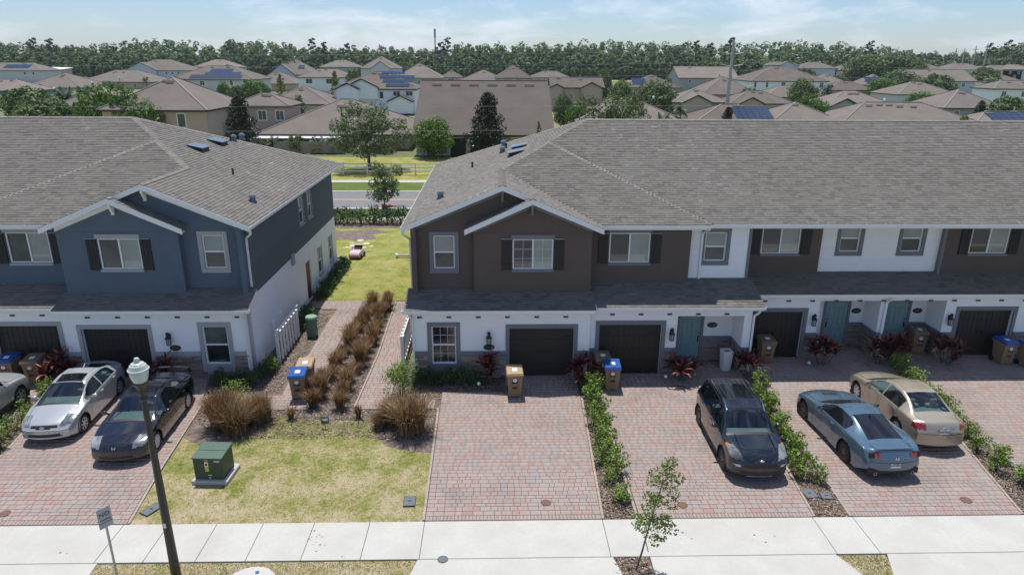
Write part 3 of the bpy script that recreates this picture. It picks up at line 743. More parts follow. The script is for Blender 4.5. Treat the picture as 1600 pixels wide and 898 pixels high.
    shutter(root, f, .27, .66, 4.24, 5.47, L, m_lgrey); shutter(root, f, 2.29, 2.68, 4.24, 5.47, L, m_lgrey)
    WC = (4.55, 6.18, 4.30, 5.53); f = FR(26.05)
    W(26.05, 3.75, 7.8, 2.95, 5.9, [WC], up, 'upper_wall'); window(root, f, *WC, 'slide', 'headsill', tr, panes=pal['slide'], loc=L)
    shutter(root, f, 4.11, 4.50, 4.28, 5.50, L, m_lgrey); shutter(root, f, 6.23, 6.62, 4.28, 5.50, L, m_lgrey)
    WD = (8.46, 9.33, 4.28, 5.48); f = FR(26.37)
    W(26.37, 7.8, 10.22, 3.0, 5.9, [WD], m_white, 'upper_wall'); window(root, f, *WD, 'hung', 'ring', tr, panes=pal['hung2'], loc=L)
    boards(root, f, 7.8, 10.22, 3.4, 5.85, m_wsiding, L, [(WD[0]-.16, WD[1]+.16, WD[2]-.17, WD[3]+.15)])
    mb = MB(); mb.box(T(10.22), T(10.34), 26.33+dy, 27.5+dy, 2.9, 5.86); mb.build('corner_trim', tr, root, loc=L)
    mb = MB(); mb.quad((T(7.8), 26.05+dy, 2.95), (T(7.8), 26.4+dy, 2.95), (T(7.8), 26.4+dy, 5.9), (T(7.8), 26.05+dy, 5.9)); mb.build('upper_wall', up, root, loc=L)
    if not mir:
        f = FR(27.35)
        for x0, x1, wd in ((10.34, 13.7, (11.16, 12.79, 4.30, 5.50)), (18.97, XE, (20.05, 21.68, 4.30, 5.50))):
            W(27.35, x0, x1, 3.1, 5.9, [wd], up, 'upper_wall'); window(root, f, *wd, 'slide', 'headsill', tr, panes=pal['slide'], loc=L)
            shutter(root, f, wd[0]-.46, wd[0]-.06, 4.28, 5.48, L, m_lgrey); shutter(root, f, wd[1]+.06, wd[1]+.46, 4.28, 5.48, L, m_lgrey)
        w1, w2 = (14.58, 15.42, 4.33, 5.50), (17.22, 18.08, 4.33, 5.50); f = FR(27.55)
        W(27.55, 13.7, 18.97, 3.1, 5.9, [w1, w2], m_white, 'upper_wall')
        for w in (w1, w2): window(root, f, *w, 'hung', 'ring', tr, panes=(m_gblindsky, m_gscreen), loc=L)
        boards(root, f, 13.7, 18.95, 3.4, 5.85, m_wsiding, L, [(w[0]-.16, w[1]+.16, w[2]-.17, w[3]+.15) for w in (w1, w2)])
        mb = MB(); mb.box(18.86, 18.97, 27.31, 27.5, 3.2, 5.86); mb.build('corner_trim', tr, root, loc=L)
    else: W(27.35, 10.34, XE, 3.1, 5.9, [], up, 'upper_wall')
    # ------- end wall and the rest of the shell
    FE = Frame((T(-3.2), 25.25+dy), (0, 1), (-sg, 0)); WL_ = 14.9
    holes = []
    if mir:
        lo = [(8.05, 8.95, .05, 2.1), (10.55, 11.35, .72, 2.2), (13.05, 13.85, .72, 2.2)]; hi = [(7.75, 8.55, 4.15, 5.5), (9.35, 10.15, 4.15, 5.5)]
        mb = MB(); wall_open(mb, FE.o, FE.u, FE.n, WL_, 0, 3.05, lo, .10); mb.build('end_wall', wh, root, loc=L)
        mb = MB(); wall_open(mb, FE.o, FE.u, FE.n, WL_, 3.05, 5.9, hi, .14); mb.build('end_wall', up, root, loc=L)
        for w in hi: window(root, FE, *w, 'hung', 'thin', m_lgrey, panes=(m_gblindsky, m_gdark), loc=L); holes.append((w[0]-.06, w[1]+.06, w[2]-.08, w[3]+.05))
        for w in lo[1:]: window(root, FE, *w, 'hung', 'thin', m_lgrey, panes=(m_gblindsky, m_gdark), loc=L)
        boards(root, FE, .35, WL_, 3.05, 5.85, m_slate, L, holes, e=.18)
        mb = MB(); FE.box(mb, 8.05, 8.95, .05, 2.1, -.12, -.07); d = mb.build('side_door', m_red, root, loc=L)
        mb = MB(); FE.box(mb, 8.82, 8.88, 1.0, 1.06, -.07, -.02); mb.build('handle', m_metal, d)
        mb = MB(); FE.box(mb, 5.7, 6.05, 2.7, 3.25, 0, .12); mb.build('meter_box', m_lgrey, root, loc=L)
        for a in (2.2, 3.3): mb = MB(); FE.box(mb, a, a+.22, .85, 1.25, 0, .10); mb.build('meter_box', m_white, root, loc=L)
    else:
        mb = MB(); wall_open(mb, FE.o, FE.u, FE.n, WL_, 0, 5.9, []); mb.build('end_wall', up, root, loc=L)
    mb = MB(); yb = 25.25+WL_+dy
    mb.quad((T(-3.2), yb, 0), (T(XE), yb, 0), (T(XE), yb, 5.9), (T(-3.2), yb, 5.9)); mb.quad((T(XE), 25+dy, 0), (T(XE), yb, 0), (T(XE), yb, 5.9), (T(XE), 25+dy, 5.9)); mb.build('back_wall', wh, root, loc=L)
    # ------- roofs
    shing = []; deck = MB()
    ZE = 5.95
    pl_l = Plane(ZE, -3.5, 0, PITCH, 0); pl_r = Plane(ZE, 4.1, 0, -PITCH, 0); pl_f = Plane(ZE, 0, 25.6, 0, PITCH); pl_c = Plane(ZE, 0, 25.85, 0, PITCH)
    pl_s = Plane(ZE, 8.43, 0, -PITCH, 0); pl_b = Plane(ZE, 0, 41.69, 0, -PITCH); s_b = (7.07-5.93)/2.52; pl_y = Plane(5.93, -1.1, 0, s_b, 0)
    yr = 33.77; xr = 4.42
    planes = [(pl_l, [(-3.5, 25.25), (.3, 25.25), (.3, 29.4), (2.465, 31.565), (2.465, 31.815), (xr, yr), (-3.5, 41.69)], (1, 0)),
              (pl_r, [(1.42, 24.95), (4.1, 24.95), (4.1, 25.6), (.3, 29.4), (.3, 25.25), (1.42, 25.25)], (-1, 0)),
              (pl_f, [(4.1, 25.6), (8.43, 25.6), (2.465, 31.565), (.3, 29.4)], (0, 1)),
              (pl_c, [(8.43, 25.85), (XE+.3, 25.85), (XE+.3, yr), (xr, yr), (2.465, 31.815)], (0, 1)),
              (pl_s, [(8.43, 25.6), (8.43, 25.85), (2.465, 31.815), (2.465, 31.565)], (-1, 0)),
              (pl_y, [(-1.1, 24.95), (1.42, 24.95), (1.42, 25.62), (-1.1, 25.62)], (1, 0))]
    SL = 1/3.
    pa = Plane(2.95, 0, 24.27, 0, SL, SL); pb = Plane(2.95, 0, 24.55, 0, SL, SL); pc = Plane(2.95, 0, 26.02, 0, SL, SL)
    planes += [(pa, [(-3.45, 24.27), (3.86, 24.27), (3.86, 25.6), (-3.45, 25.6)], (0, 1)), (pb, [(3.86, 24.55), (10.5, 24.55), (10.5, 26.4), (3.86, 26.4)], (0, 1)),
               (pc, [(10.45, 26.02), (XE+.3, 26.02), (XE+.3, 27.6), (10.45, 27.6)], (0, 1))]
    for pl, P, upv in planes:
        q = [(T(x), y+dy, pl(x, y)-.004) for x, y in P]; deck.poly(q)
        roof_slope(None, pl, P, upv, root, T, dy, shing)
    deck.poly([(T(x), y+dy, pl_b(x, y)-.004) for x, y in ((xr, yr), (XE+.3, yr), (XE+.3, 41.69), (-3.5, 41.69))])
    rf = deck.build('roof', m_deck, root, loc=L)
    # nearest 300 shingles singly, the rest joined
    cx = [(sum(p[0] for p in s)/6)**2+(sum(p[1] for p in s)/6)**2+(sum(p[2] for p in s)/6-CAM_H)**2 for s in shing]
    order = sorted(range(len(shing)), key=lambda i: cx[i]+(0 if shing[i][0][2] > 5.5 else 400))
    for i in order[:300]:
        s = shing[i]; c = s[0]
        me = bpy.data.meshes.new('shingle'); me.from_pydata([(p[0]-c[0], p[1]-c[1], p[2]-c[2]) for p in s], [], SHF); me.materials.append(m_shingle)
        link_mesh('shingle', me, rf, c)
    mb = MB()
    for i in order[300:]: mb.add(shing[i], SHF)
    me = bpy.data.meshes.new('shingles'); me.from_pydata(mb.v, [], mb.f); me.materials.append(m_shingle); link_mesh('shingle_field', me, rf, kind='stuff')
    # hip and ridge caps
    mb = MB()
    def caps(p, q, w=.15):
        p, q = Vector(p), Vector(q); L_ = (q-p).length; n = int(L_/.15); d = (q-p)/n; sd_ = d.normalized().cross(Vector((0, 0, 1))).normalized()
        for i in range(n):
            a = p+d*i+Vector((0, 0, .035)); b = a+d*1.05-Vector((0, 0, .012)); dn = Vector((0, 0, -w*.36))
            mb.add([a, b, a+sd_*w+dn, b+sd_*w+dn, a-sd_*w+dn, b-sd_*w+dn], [(0, 1, 3, 2), (0, 4, 5, 1), (0, 2, 4)])
    TT = lambda x, y, z: (T(x), y+dy, z)
    za = ZE+PITCH*5.965; zr = ZE+PITCH*(yr-25.85)
    caps(TT(.3, 29.4, pl_l(.3, 0)), TT(2.465, 31.565, za)); caps(TT(2.465, 31.815, za), TT(xr, yr, zr)); caps(TT(xr, yr, zr), TT(XE+.3, yr, zr)); caps(TT(8.43, 25.65, ZE), TT(2.465, 31.565, za)); caps(TT(-3.5, 41.69, ZE), TT(xr, yr, zr))
    caps(TT(.3, 25.25, pl_l(.3, 0)), TT(.3, 29.4, pl_l(.3, 0))); caps(TT(1.42, 24.95, 7.07), TT(1.42, 25.3, 7.07), .12)
    me = mb.mesh('ridge_caps', m_cap); link_mesh('ridge_caps', me, rf, kind='stuff')
    # soffits, fascias, rakes
    mb = MB()
    mb.box(T(3.75), T(8.43), 25.7+dy, 26.5+dy, ZE-.14, ZE-.10); mb.box(T(8.43), T(XE), 25.93+dy, 27.6+dy, ZE-.14, ZE-.10)
    mb.box(T(-3.45), T(-3.2), 25.3+dy, 41.5+dy, ZE-.14, ZE-.10)
    mb.box(T(-3.4), T(3.86), 24.36+dy, 24.6+dy, 2.80, 2.83); mb.box(T(3.86), T(10.45), 24.64+dy, 24.85+dy, 2.80, 2.83); mb.box(T(7.2), T(9.84), 24.86+dy, 26.04+dy, 2.80, 2.83); mb.box(T(10.5), T(XE), 26.1+dy, 26.35+dy, 2.80, 2.83)
    if not mir: mb.box(13.55, 18.9, 26.36, 27.54, 2.80, 2.83)
    mb.build('soffit', m_trimw, root, loc=L)
    def rake(p, q, h=.2, t=.03, mat=fr, nm='rake_board'):
        mb = MB(); p, q = Vector(TT(*p)), Vector(TT(*q)); dz = Vector((0, 0, -h)); n = Vector((0, -t, 0))
        mb.prism([p, q, q+dz, p+dz], n); mb.build(nm, mat, root, loc=L)
    def under(p, q, dep, mat=rk):
        mb = MB(); p, q = Vector(TT(*p)), Vector(TT(*q)); mb.prism([p, q, q+Vector((0, dep, 0)), p+Vector((0, dep, 0))], (0, 0, -.03)); mb.build('rake_soffit', mat, root, loc=L)
    zg = pl_l(.3, 0)
    rake((-3.52, 25.26, ZE-.01), (.3, 25.26, zg-.0)); rake((.3, 25.26, zg), (1.5, 25.26, pl_r(1.5, 0)))
    rake((1.42, 24.97, 7.07), (4.14, 24.97, ZE-.02)); rake((-1.14, 24.97, 5.91), (1.42, 24.97, 7.07))
    under((-3.45, 25.26, ZE-.15), (.3, 25.26, zg-.17), .34); under((.3, 25.26, zg-.17), (1.42, 25.26, pl_r(1.42, 0)-.17), .34)
    under((-1.1, 24.97, 5.77), (1.42, 24.97, 6.90), .33); under((1.42, 24.97, 6.90), (4.1, 24.97, ZE-.15), .33)
    for p, q, Y in (((-3.2, 5.98), (.3, 7.40), 25.6), ((-.8, 5.97), (1.42, 6.95), 25.3), ((1.42, 6.95), (3.75, 6.0), 25.3)):     # frieze boards under the rakes
        mb = MB(); a, b = Vector(TT(p[0], Y, p[1])), Vector(TT(q[0], Y, q[1])); mb.prism([a, b, b-Vector((0, 0, .26)), a-Vector((0, 0, .26))], (0, -.03, 0)); mb.build('frieze_board', rk, root, loc=L)
    for x, y, z in ((.3, 25.6, zg), (1.42, 25.3, 7.07)):              # knee braces under the gable peaks
        mb = MB(); mb.box(T(x)-.05, T(x)+.05, y-.31+dy, y-.02+dy, z-.32, z-.22); mb.box(T(x)-.05, T(x)+.05, y-.14+dy, y-.035+dy, z-.66, z-.33); mb.beam((T(x), y-.28+dy, z-.30), (T(x), y-.08+dy, z-.62), .08, .08); mb.build('knee_brace', pal['brace'], root, loc=L)
    mb = MB()
    for a, b, c in ((4.1, 8.43, 25.68), (8.45, XE, 25.93)): mb.box(T(a), T(b), c+dy, c+.03+dy, ZE-.22, ZE-.03)
    mb.box(T(-3.4), T(3.84), 24.36+dy, 24.39+dy, 2.76, 2.93); mb.box(T(3.88), T(10.48), 24.64+dy, 24.67+dy, 2.76, 2.93); mb.box(T(10.5), T(XE), 26.11+dy, 26.14+dy, 2.76, 2.93); mb.box(T(-3.46), T(-3.43), 25.32+dy, 41.6+dy, ZE-.22, ZE-.03)
    mb.build('fascia', m_trimw, root, loc=L)
    mb = MB()   # gable end of the low roof over the first garage, and its steps
    for x, Y0, Y1, s0 in ((-3.42, 24.3, 25.6, 0), (3.88, 24.3, 24.62, 0), (3.84, 24.6, 26.4, 1), (10.46, 24.6, 26.4, 1)):
        pl = pb if s0 else pa; mb.prism([TT(x, Y0, pl(0, Y0)-.01), TT(x, Y1, pl(0, Y1)-.01), TT(x, Y1, 2.78), TT(x, Y0, 2.78)], (.03*sg, 0, 0))
    mb.build('roof_end', m_trimw, root, loc=L)
    # gutters, downspouts, soffit vents
    g = lambda x0, x1, y, z: gutter(root, TT(x0, y, z), TT(x1, y, z), (0, -1), L)
    g(4.16, 8.42, 25.55, ZE-.02); g(8.44, XE, 25.80, ZE-.015); g(-3.52, 3.84, 24.23, 2.94); g(3.88, 10.52, 24.51, 2.94); g(10.56, XE, 25.98, 2.94)
    gutter(root, TT(-3.57, 25.24, ZE-.02), TT(-3.57, 41.7, ZE-.02), (-sg, 0), L)
    downspout(root, [TT(-3.52, 25.32, 5.80), TT(-3.50, 25.40, 5.62), TT(-3.26, 25.55, 5.40), TT(-3.25, 25.56, 3.46)], L)
    downspout(root, [TT(8.36, 25.62, 5.82), TT(8.36, 25.75, 5.70), TT(8.32, 26.30, 5.45), TT(8.32, 26.31, 3.50)], L)
    downspout(root, [TT(-3.3, 24.34, 2.80), TT(-3.28, 24.44, 2.66), TT(-3.17, 24.55, 2.50), TT(-3.17, 24.56, .1)], L)
    downspout(root, [TT(10.35, 24.62, 2.80), TT(10.33, 24.7, 2.64), TT(10.2, 24.8, 2.5), TT(10.2, 24.8, .1)], L)
    if not mir: downspout(root, [(16.4, 26.1, 2.80), (16.4, 26.2, 2.62), (16.3, 26.29, 2.5), (16.3, 26.29, .1)], L)
    mb = MB()
    for xs, Y in ((np.arange(-2.9, 3.7, 1.13), 24.6), (np.arange(4.6, 9.8, 1.13), 24.85), (np.arange(11.2, XE, 1.0), 26.35)):
        for x in xs: mb.box(T(x)-.09, T(x)+.09, Y-.030+dy, Y+.02+dy, 2.52, 2.585)
    mb.build('soffit_vents', m_bronze, root, loc=L)
    # vents on the hip slope
    zl = lambda x: pl_l(x, 0)
    for x, y in pal['skyl']:
        q = lambda dx, dy_, h: TT(x+dx, y+dy_, zl(x+dx)+h)          # closed wedge, black colour stands for shade in its downslope mouth; sloping cover
        mb = MB(); mb.add([q(-.28, -.42, -.02), q(-.28, .42, -.02), q(.34, .42, -.02), q(.34, -.42, -.02), q(-.28, -.42, .20), q(-.28, .42, .20), q(.34, .42, .05), q(.34, -.42, .05)], [(0, 1, 2, 3), (4, 5, 6, 7), (0, 1, 5, 4), (1, 2, 6, 5), (2, 3, 7, 6), (3, 0, 4, 7)])
        v = mb.build('roof_vent', m_black, rf)
        mb = MB(); mb.add([q(-.36, -.47, .205), q(-.36, .47, .205), q(.40, .47, .055), q(.40, -.47, .055), q(-.36, -.47, .235), q(-.36, .47, .235), q(.40, .47, .085), q(.40, -.47, .085)], [(0, 1, 2, 3), (4, 5, 6, 7), (0, 1, 5, 4), (1, 2, 6, 5), (2, 3, 7, 6), (3, 0, 4, 7)]); link_mesh('vent_cover', mb.mesh('vent_cover', m_skyl), rf)
    for x, y, k in pal['pipes']:
        mb = MB(); z = zl(x); p = TT(x, y, z)
        if k == 0: mb.lathe([(.05, -.05), (.05, .28)], 8, p); mm = m_bronze
        else: mb.lathe([(.17, -.05), (.16, .03), (.12, .06), (.12, .18), (.17, .2), (.12, .30), (.03, .33)], 12, p); mm = m_skyl
        mb.build('vent_pipe', mm, rf, smooth=True)
    rest = STONES.get(root.name+'_rest', [])
    if rest:
        mb = MB()
        for q, _ in rest: mb.add(q.v, q.f)
        mb.build('stones', m_stone, root, kind='stuff', loc=L)
    return root
PALR = dict(upper=m_brown, trim=m_grey, soffit=m_grey, fascia=m_trimw, brace=m_grey, grille=True, low=(m_gdark, m_gdark), hung=(m_gblindsky, m_gscreen), hung2=(m_gblindsky, m_gscreen), slide=(m_gdark, m_gblindsky),
            skyl=[(1.15, 33.6), (.95, 32.1)], pipes=[(.5, 36.6, 1), (.6, 35.2, 0), (.4, 34.3, 1), (-1.08, 33.46, 0), (-2.25, 28.2, 1)])
PALL = dict(upper=m_navy, trim=m_lgrey, soffit=m_trimw, fascia=m_trimw, brace=m_trimw, grille=False, low=(m_grefl, m_gdark), hung=(m_gblindsky, m_gscreen), hung2=(m_gblindsky, m_gscreen), slide=(m_gblindsky, m_gscreen),
            skyl=[(1.15, 32.9), (1.15, 35.3)], pipes=[(1.0, 36.5, 0), (.98, 36.9, 1), (.9, 37.9, 1), (-1.0, 31.0, 0), (-2.7, 28.3, 1)])
rowR = row(False, 0., PALR, 'townhouse_row', 'long two storey row with dark brown upper walls, white ground floor and black garage doors')
rowL = row(True, .1, PALL, 'townhouse_row', 'slate blue two storey row with lap sided end wall left of the grass gap')
# ================================================================ cars
m_tyre = plain('tyre_rubber', (.016, .016, .017), .85, var=.15)
m_rim = plain('alloy_rim', (.50, .51, .52), .3, metal=.7, var=.05)
m_rimd = plain('dark_rim', (.05, .05, .055), .3, metal=.5, var=.05)
m_hub = plain('silver_hubcap', (.55, .56, .57), .4, metal=.2, var=.05)
m_trimb = plain('black_plastic', (.012, .012, .013), .5)
m_chrome = gloss('chrome', (.75, .76, .77), .12, 1.5, metal=1.)
m_seam = plain('panel_gap', (.006, .006, .007), .9)
m_head = glassmat('headlamp_lens', (.20, .215, .22), .05, 1.8, amt=.8)
m_tail = gloss('tail_lamp_red', (.30, .008, .010), .10, 1.6, coat=.6)
m_amber = gloss('amber_lens', (.45, .16, .02), .1, 1.6)
m_plate = plain('licence_plate', (.72, .72, .74), .5, var=.03)
m_ink = plain('dark_ink', (.03, .03, .05), .7)
m_fogl = gloss('fog_lamp', (.55, .57, .60), .1, 1.6)

m_seatg = plain('grey_seat_cloth', (.16, .16, .155), .9); m_seatt = plain('tan_seat_cloth', (.34, .29, .22), .9); m_dash = plain('dashboard', (.24, .28, .28), .8)
def interp_smooth(xs, pts, sig):
    px, py = np.array([p[0] for p in pts]), np.array([p[1] for p in pts])
    g = np.arange(px[0]-.6, px[-1]+.6, .01); y = np.interp(g, px, py)
    k = np.arange(-60, 61)*.01; w = np.exp(-.5*(k/sig)**2); w /= w.sum()
    yp = np.pad(y, 60, mode='edge'); ys = np.convolve(yp, w, 'valid')
    return np.interp(xs, g, ys)

def car(name, label, S, loc, heading):
    """S: shape in metres measured from the nose. local axes: -x nose ... the nose points along local -Y after placing"""
    root = empty(name, (loc[0], loc[1], 0), heading, label=label, cat=S.get('cat', 'car'))
    Ln, Wd, zb0 = S['L'], S['W'], S['zb']
    xs = np.concatenate([[0, .012, .03, .06, .095, .135, .18], np.linspace(.225, Ln-.225, int(Ln/.024)), Ln-np.array([.18, .135, .095, .06, .03, .012, 0])])
    for d in S['doors']: xs = np.concatenate([xs[np.abs(xs-d) > .012], [d-.007, d+.007]])
    xs = np.unique(np.sort(xs))
    top = interp_smooth(xs, S['top'], S.get('sig', .055)); belt = interp_smooth(xs, S['belt'], .09); hw = interp_smooth(xs, S['plan'], .05)*Wd/2
    tw = interp_smooth(xs, S['topw'], .08)*Wd/2; bot = interp_smooth(xs, S['bot'], .05)
    # rounded nose and tail
    belt = np.minimum(belt, top-.012); tw = np.minimum(tw, hw*.96)
    crown = interp_smooth(xs, S['crown'], .1)
    n = len(xs); rows = []
    segs = [4, 2, 6, 6, 3, 8, 8, 7]
    for i in range(n):
        w, b, zt, zl, ty = hw[i], bot[i], top[i], belt[i], tw[i]
        ze = max(zl+.006, zt-crown[i])
        K = [(0, b), (w*.90, b), (w*.975, b+.05), (w, b+(zl-b)*.40), (w*.985, b+(zl-b)*.80), (w*.955, zl), (ty, ze), (ty*.62, zt-(zt-ze)*.30), (0, zt)]
        # catmull-rom through K, sharper at the belt
        pts = []
        for k in range(len(K)-1):
            p0 = K[k-1] if k > 0 else (-K[1][0], K[1][1]); p1, p2 = K[k], K[k+1]
            p3 = K[k+2] if k+2 < len(K) else (-K[-2][0], K[-2][1])
            ten = .5
            if k in (0,): ten = .0
            if k == 5: ten = .25
            for s in range(segs[k]):
                t = s/segs[k]; t2, t3 = t*t, t*t*t
                q = []
                for a in (0, 1):
                    m1, m2 = ten*(p2[a]-p0[a]), ten*(p3[a]-p1[a])
                    if k in (4, 5): m1, m2 = m1*.45, m2*.45
                    q.append((2*t3-3*t2+1)*p1[a]+(t3-2*t2+t)*m1+(-2*t3+3*t2)*p2[a]+(t3-t2)*m2)
                pts.append(q)
        pts.append(list(K[-1])); rows.append(pts)
    R = np.array(rows); nk = R.shape[1]                       # (n, nk, 2) half section
    jb = sum(segs[:5]); je = sum(segs[:6])                     # belt row, top edge row
    full = np.concatenate([R*np.array([1, 1]), (R[:, ::-1]*np.array([-1, 1]))[:, 1:-1]], 1); NF = full.shape[1]
    V = np.zeros((n, NF, 3)); V[:, :, 0] = full[:, :, 0]; V[:, :, 1] = xs[:, None]; V[:, :, 2] = full[:, :, 1]
    # wheel arches: pull vertices on to the arch circle
    xw = [S['wf'], S['wf']+S['wb']]; ra = S['rw']+.055; zc = S['rw']
    inside = np.zeros((n, NF), bool)
    for w in xw:
        dx, dz = V[:, :, 1]-w, V[:, :, 2]-zc; d = np.hypot(dx, dz); side = np.abs(V[:, :, 0]) > hw[:, None]*.70
        near = side & (d < ra+.03) & (d > ra-.03) & (dz > -.25); f = np.where(near, ra/np.maximum(d, 1e-3), 1.)
        V[:, :, 1] = w+dx*f; V[:, :, 2] = zc+dz*f
        inside |= side & (d < ra-.008)
    # noses and tails are bowed in plan
    def bow(x, y):
        q = (np.abs(x)/(Wd/2))**2.2
        return S.get('bowf', .26)*q*np.clip(1-y/.9, 0, 1)**1.5-S.get('bowr', .20)*q*np.clip(1-(Ln-y)/.8, 0, 1)**1.5
    V[:, :, 1] += bow(V[:, :, 0], V[:, :, 1])
    idx = np.arange(n*NF).reshape(n, NF); a = idx[:-1]; b_ = idx[1:]
    F = np.stack([a, np.roll(a, -1, 1), np.roll(b_, -1, 1), b_], -1).reshape(-1, 4)
    jj = np.arange(NF); half = np.broadcast_to(np.minimum(jj, NF-1-jj), (n-1, NF)).reshape(-1)
    P = V.reshape(-1, 3); gone = inside.reshape(-1)[F].any(1); st = np.repeat((xs[:-1]+xs[1:])/2, NF)
    NC = 25                                                    # capped ends
    for e, y0, fl in ((0, 0., 1), (n-1, Ln, -1)):
        h = R[e]; t = np.linspace(-1, 1, NC); g = np.zeros((nk, NC, 3)); g[:, :, 0] = h[:, :1]*t[None]; g[:, :, 2] = h[:, 1:2]
        g[:, :, 1] = y0+bow(g[:, :, 0], np.full((nk, NC), y0)); i0 = len(P); P = np.concatenate([P, g.reshape(-1, 3)])
        ii = i0+np.arange(nk*NC).reshape(nk, NC); f = np.stack([ii[:-1, :-1], ii[:-1, 1:], ii[1:, 1:], ii[1:, :-1]], -1).reshape(-1, 4)
        F = np.concatenate([F, f]); half = np.concatenate([half, np.full(len(f), 12)]); gone = np.concatenate([gone, np.zeros(len(f), bool)]); st = np.concatenate([st, np.full(len(f), y0)])
    cen = P[F].mean(1); cx, cy, cz = np.abs(cen[:, 0]), st, cen[:, 2]
    P = P-np.array([0, Ln/2, 0])
    BL = np.interp(cy, xs, belt); TE = np.interp(cy, xs, np.maximum(belt+.006, top-crown)); TW = np.interp(cy, xs, tw); HW = np.interp(cy, xs, hw)
    used = gone.copy()
    def take(mask):
        m = mask & ~used; used[m] = True; return F[m]
    parts = []
    G = S['glass']; gm = S.get('glassmat', m_cglass)
    top_rows = (half >= je); side_rows = (half >= jb) & (half < je)
    def part(nm, mask, mat, smooth=True, parent=None):
        f = take(mask)
        if len(f) == 0: return None
        u, inv = np.unique(f, return_inverse=True)
        me = np_mesh(nm, P[u], inv.reshape(-1, 4), mat, smooth)
        return link_mesh(nm, me, parent or root)
    part('windscreen', top_rows & (cy > G['ws'][0]) & (cy < G['ws'][1]) & (cx < TW-.02), gm)
    part('rear_window', top_rows & (cy > G['rw'][0]) & (cy < G['rw'][1]) & (cx < TW-G.get('rwin', .03)), gm)
    part('cowl', top_rows & (cy > G['ws'][0]-.09) & (cy <= G['ws'][0]) & (cx < TW), m_trimb)
    if 'sun' in S: part('sunroof', top_rows & (cy > S['sun'][0]) & (cy < S['sun'][1]) & (cx < .42), m_ctint)
    for sgn in (1, -1):
        for (x0, x1) in G['side']:
            part('side_window', side_rows & (cen[..., 0]*sgn > 0) & (cy > x0) & (cy < x1) & (cz > BL+.02) & (cz < TE-.025) & (TE-BL > .12), S.get('sidemat', gm))
    for nm, fn, mt, per_side in S['lamps']:
        for sgn in ((1, -1) if per_side else (0,)):
            m = fn(cx, cy, cz) & (half > 6)
            if sgn: m = m & (cen[..., 0]*sgn > 0)
            part(nm, m, mt)
    seam = np.zeros_like(used)
    for d in S['doors']: seam |= (np.abs(cy-d) < .0075) & (half > 5) & (half <= jb+1) & (cz > zb0+.10)
    body_f = F[~used & ~seam]; seam_f = F[~used & seam]
    u = np.arange(len(P)); f = np.concatenate([body_f, seam_f]); mi = np.concatenate([np.zeros(len(body_f)), np.ones(len(seam_f))])
    bl = np.array(cz[~used & ~seam] < S.get('clad', 0)) & (half[~used & ~seam] > 2) if S.get('clad') else None
    if bl is not None: mi[:len(body_f)][bl] = 2
    me = np_mesh('body', P, f, [S['paint'], m_seam, m_trimb], True, mi)
    body = link_mesh('body', me, root)
    bm = bmesh.new(); bm.from_mesh(me); bm.verts.ensure_lookup_table()
    loose = [v for v in bm.verts if not v.link_faces]; bmesh.ops.delete(bm, geom=loose, context='VERTS')
    bm.to_mesh(me); bm.free()
    # wheels
    for w in xw:
        for sgn in (1, -1):
            wy = w-Ln/2; hwx = float(np.interp(w, xs, hw))-.03; r = S['rw']; tw_ = .21
            mb = MB(); x1 = sgn*hwx; x0 = sgn*(hwx-tw_)
            prof = [(r*.62, x0), (r*.93, x0), (r, x0+sgn*.03), (r, x1-sgn*.035), (r*.94, x1), (r*.72, x1+sgn*.006), (r*.66, x1-sgn*.02)]
            mb.lathe(prof, 28, (0, wy, r), 'x'); steer = S.get('steer', 0) if w == xw[0] else 0
            t = mb.build('wheel', m_tyre, root, True)
            mb = MB(); rr = r*.67
            mb.lathe([(rr, x1-sgn*.03), (rr, x1-sgn*.004), (rr*.9, x1-sgn*.008), (rr*.86, x1-sgn*.05)], 28, (0, wy, r), 'x'); mb.lathe([(.001, x1-sgn*.002), (rr*.24, x1-sgn*.006), (rr*.24, x1-sgn*.06)], 12, (0, wy, r), 'x')
            ns = S['spokes']
            for k in range(ns):
                an = 2*math.pi*k/ns+.3; d = Vector((0, math.cos(an), math.sin(an)))
                mb.beam(Vector((x1-sgn*.022, wy, r))+d*rr*.15, Vector((x1-sgn*.016, wy, r))+d*rr*.93, S['spw'], .03, up=(1, 0, 0), w1=S['spw']*.75)
            mb.build('rim', S['rim'], t, True)
            mb = MB(); mb.lathe([(rr*.9, x1-sgn*.07), (.001, x1-sgn*.07)], 20, (0, wy, r), 'x'); mb.build('brake_disc', m_bronze, t)
            mb = MB(); mb.lathe([(ra+.012, sgn*(hwx-.42)), (ra+.012, sgn*(hwx+.02))], 26, (0, wy, r), 'x', 1, 1); mb.f = [q for q in mb.f if len(q) == 4]; mb.m = mb.m[:len(mb.f)]
            mb.lathe([(.001, sgn*(hwx-.42)), (ra+.01, sgn*(hwx-.42))], 26, (0, wy, r), 'x')
            mb.f = [q for q in mb.f if all(mb.v[i][2] > .10 for i in q)]; mb.m = [0]*len(mb.f)
            mb.build('wheel_well', m_black, root)
    # cabin seen through the glass
    if gm is m_cglass:
        fm = S.get('cabin', m_seatg); yc, yw, yr = G['ws'][0], G['ws'][1], G['rw'][0]; bz = float(np.interp(yw, xs, belt)); wi = float(np.interp(yw, xs, hw))*.86
        mb = MB(); y0, y1 = yc+.02-Ln/2, G['rw'][1]-.05-Ln/2; zl = bz-.10
        mb.quad((-wi, y0, .34), (wi, y0, .34), (wi, y1, .34), (-wi, y1, .34))
        for a, b in (((-wi, y0), (wi, y0)), ((wi, y0), (wi, y1)), ((wi, y1), (-wi, y1)), ((-wi, y1), (-wi, y0))): mb.quad((a[0], a[1], .34), (b[0], b[1], .34), (b[0], b[1], zl), (a[0], a[1], zl))
        cab = mb.build('cabin', m_trimb, root)
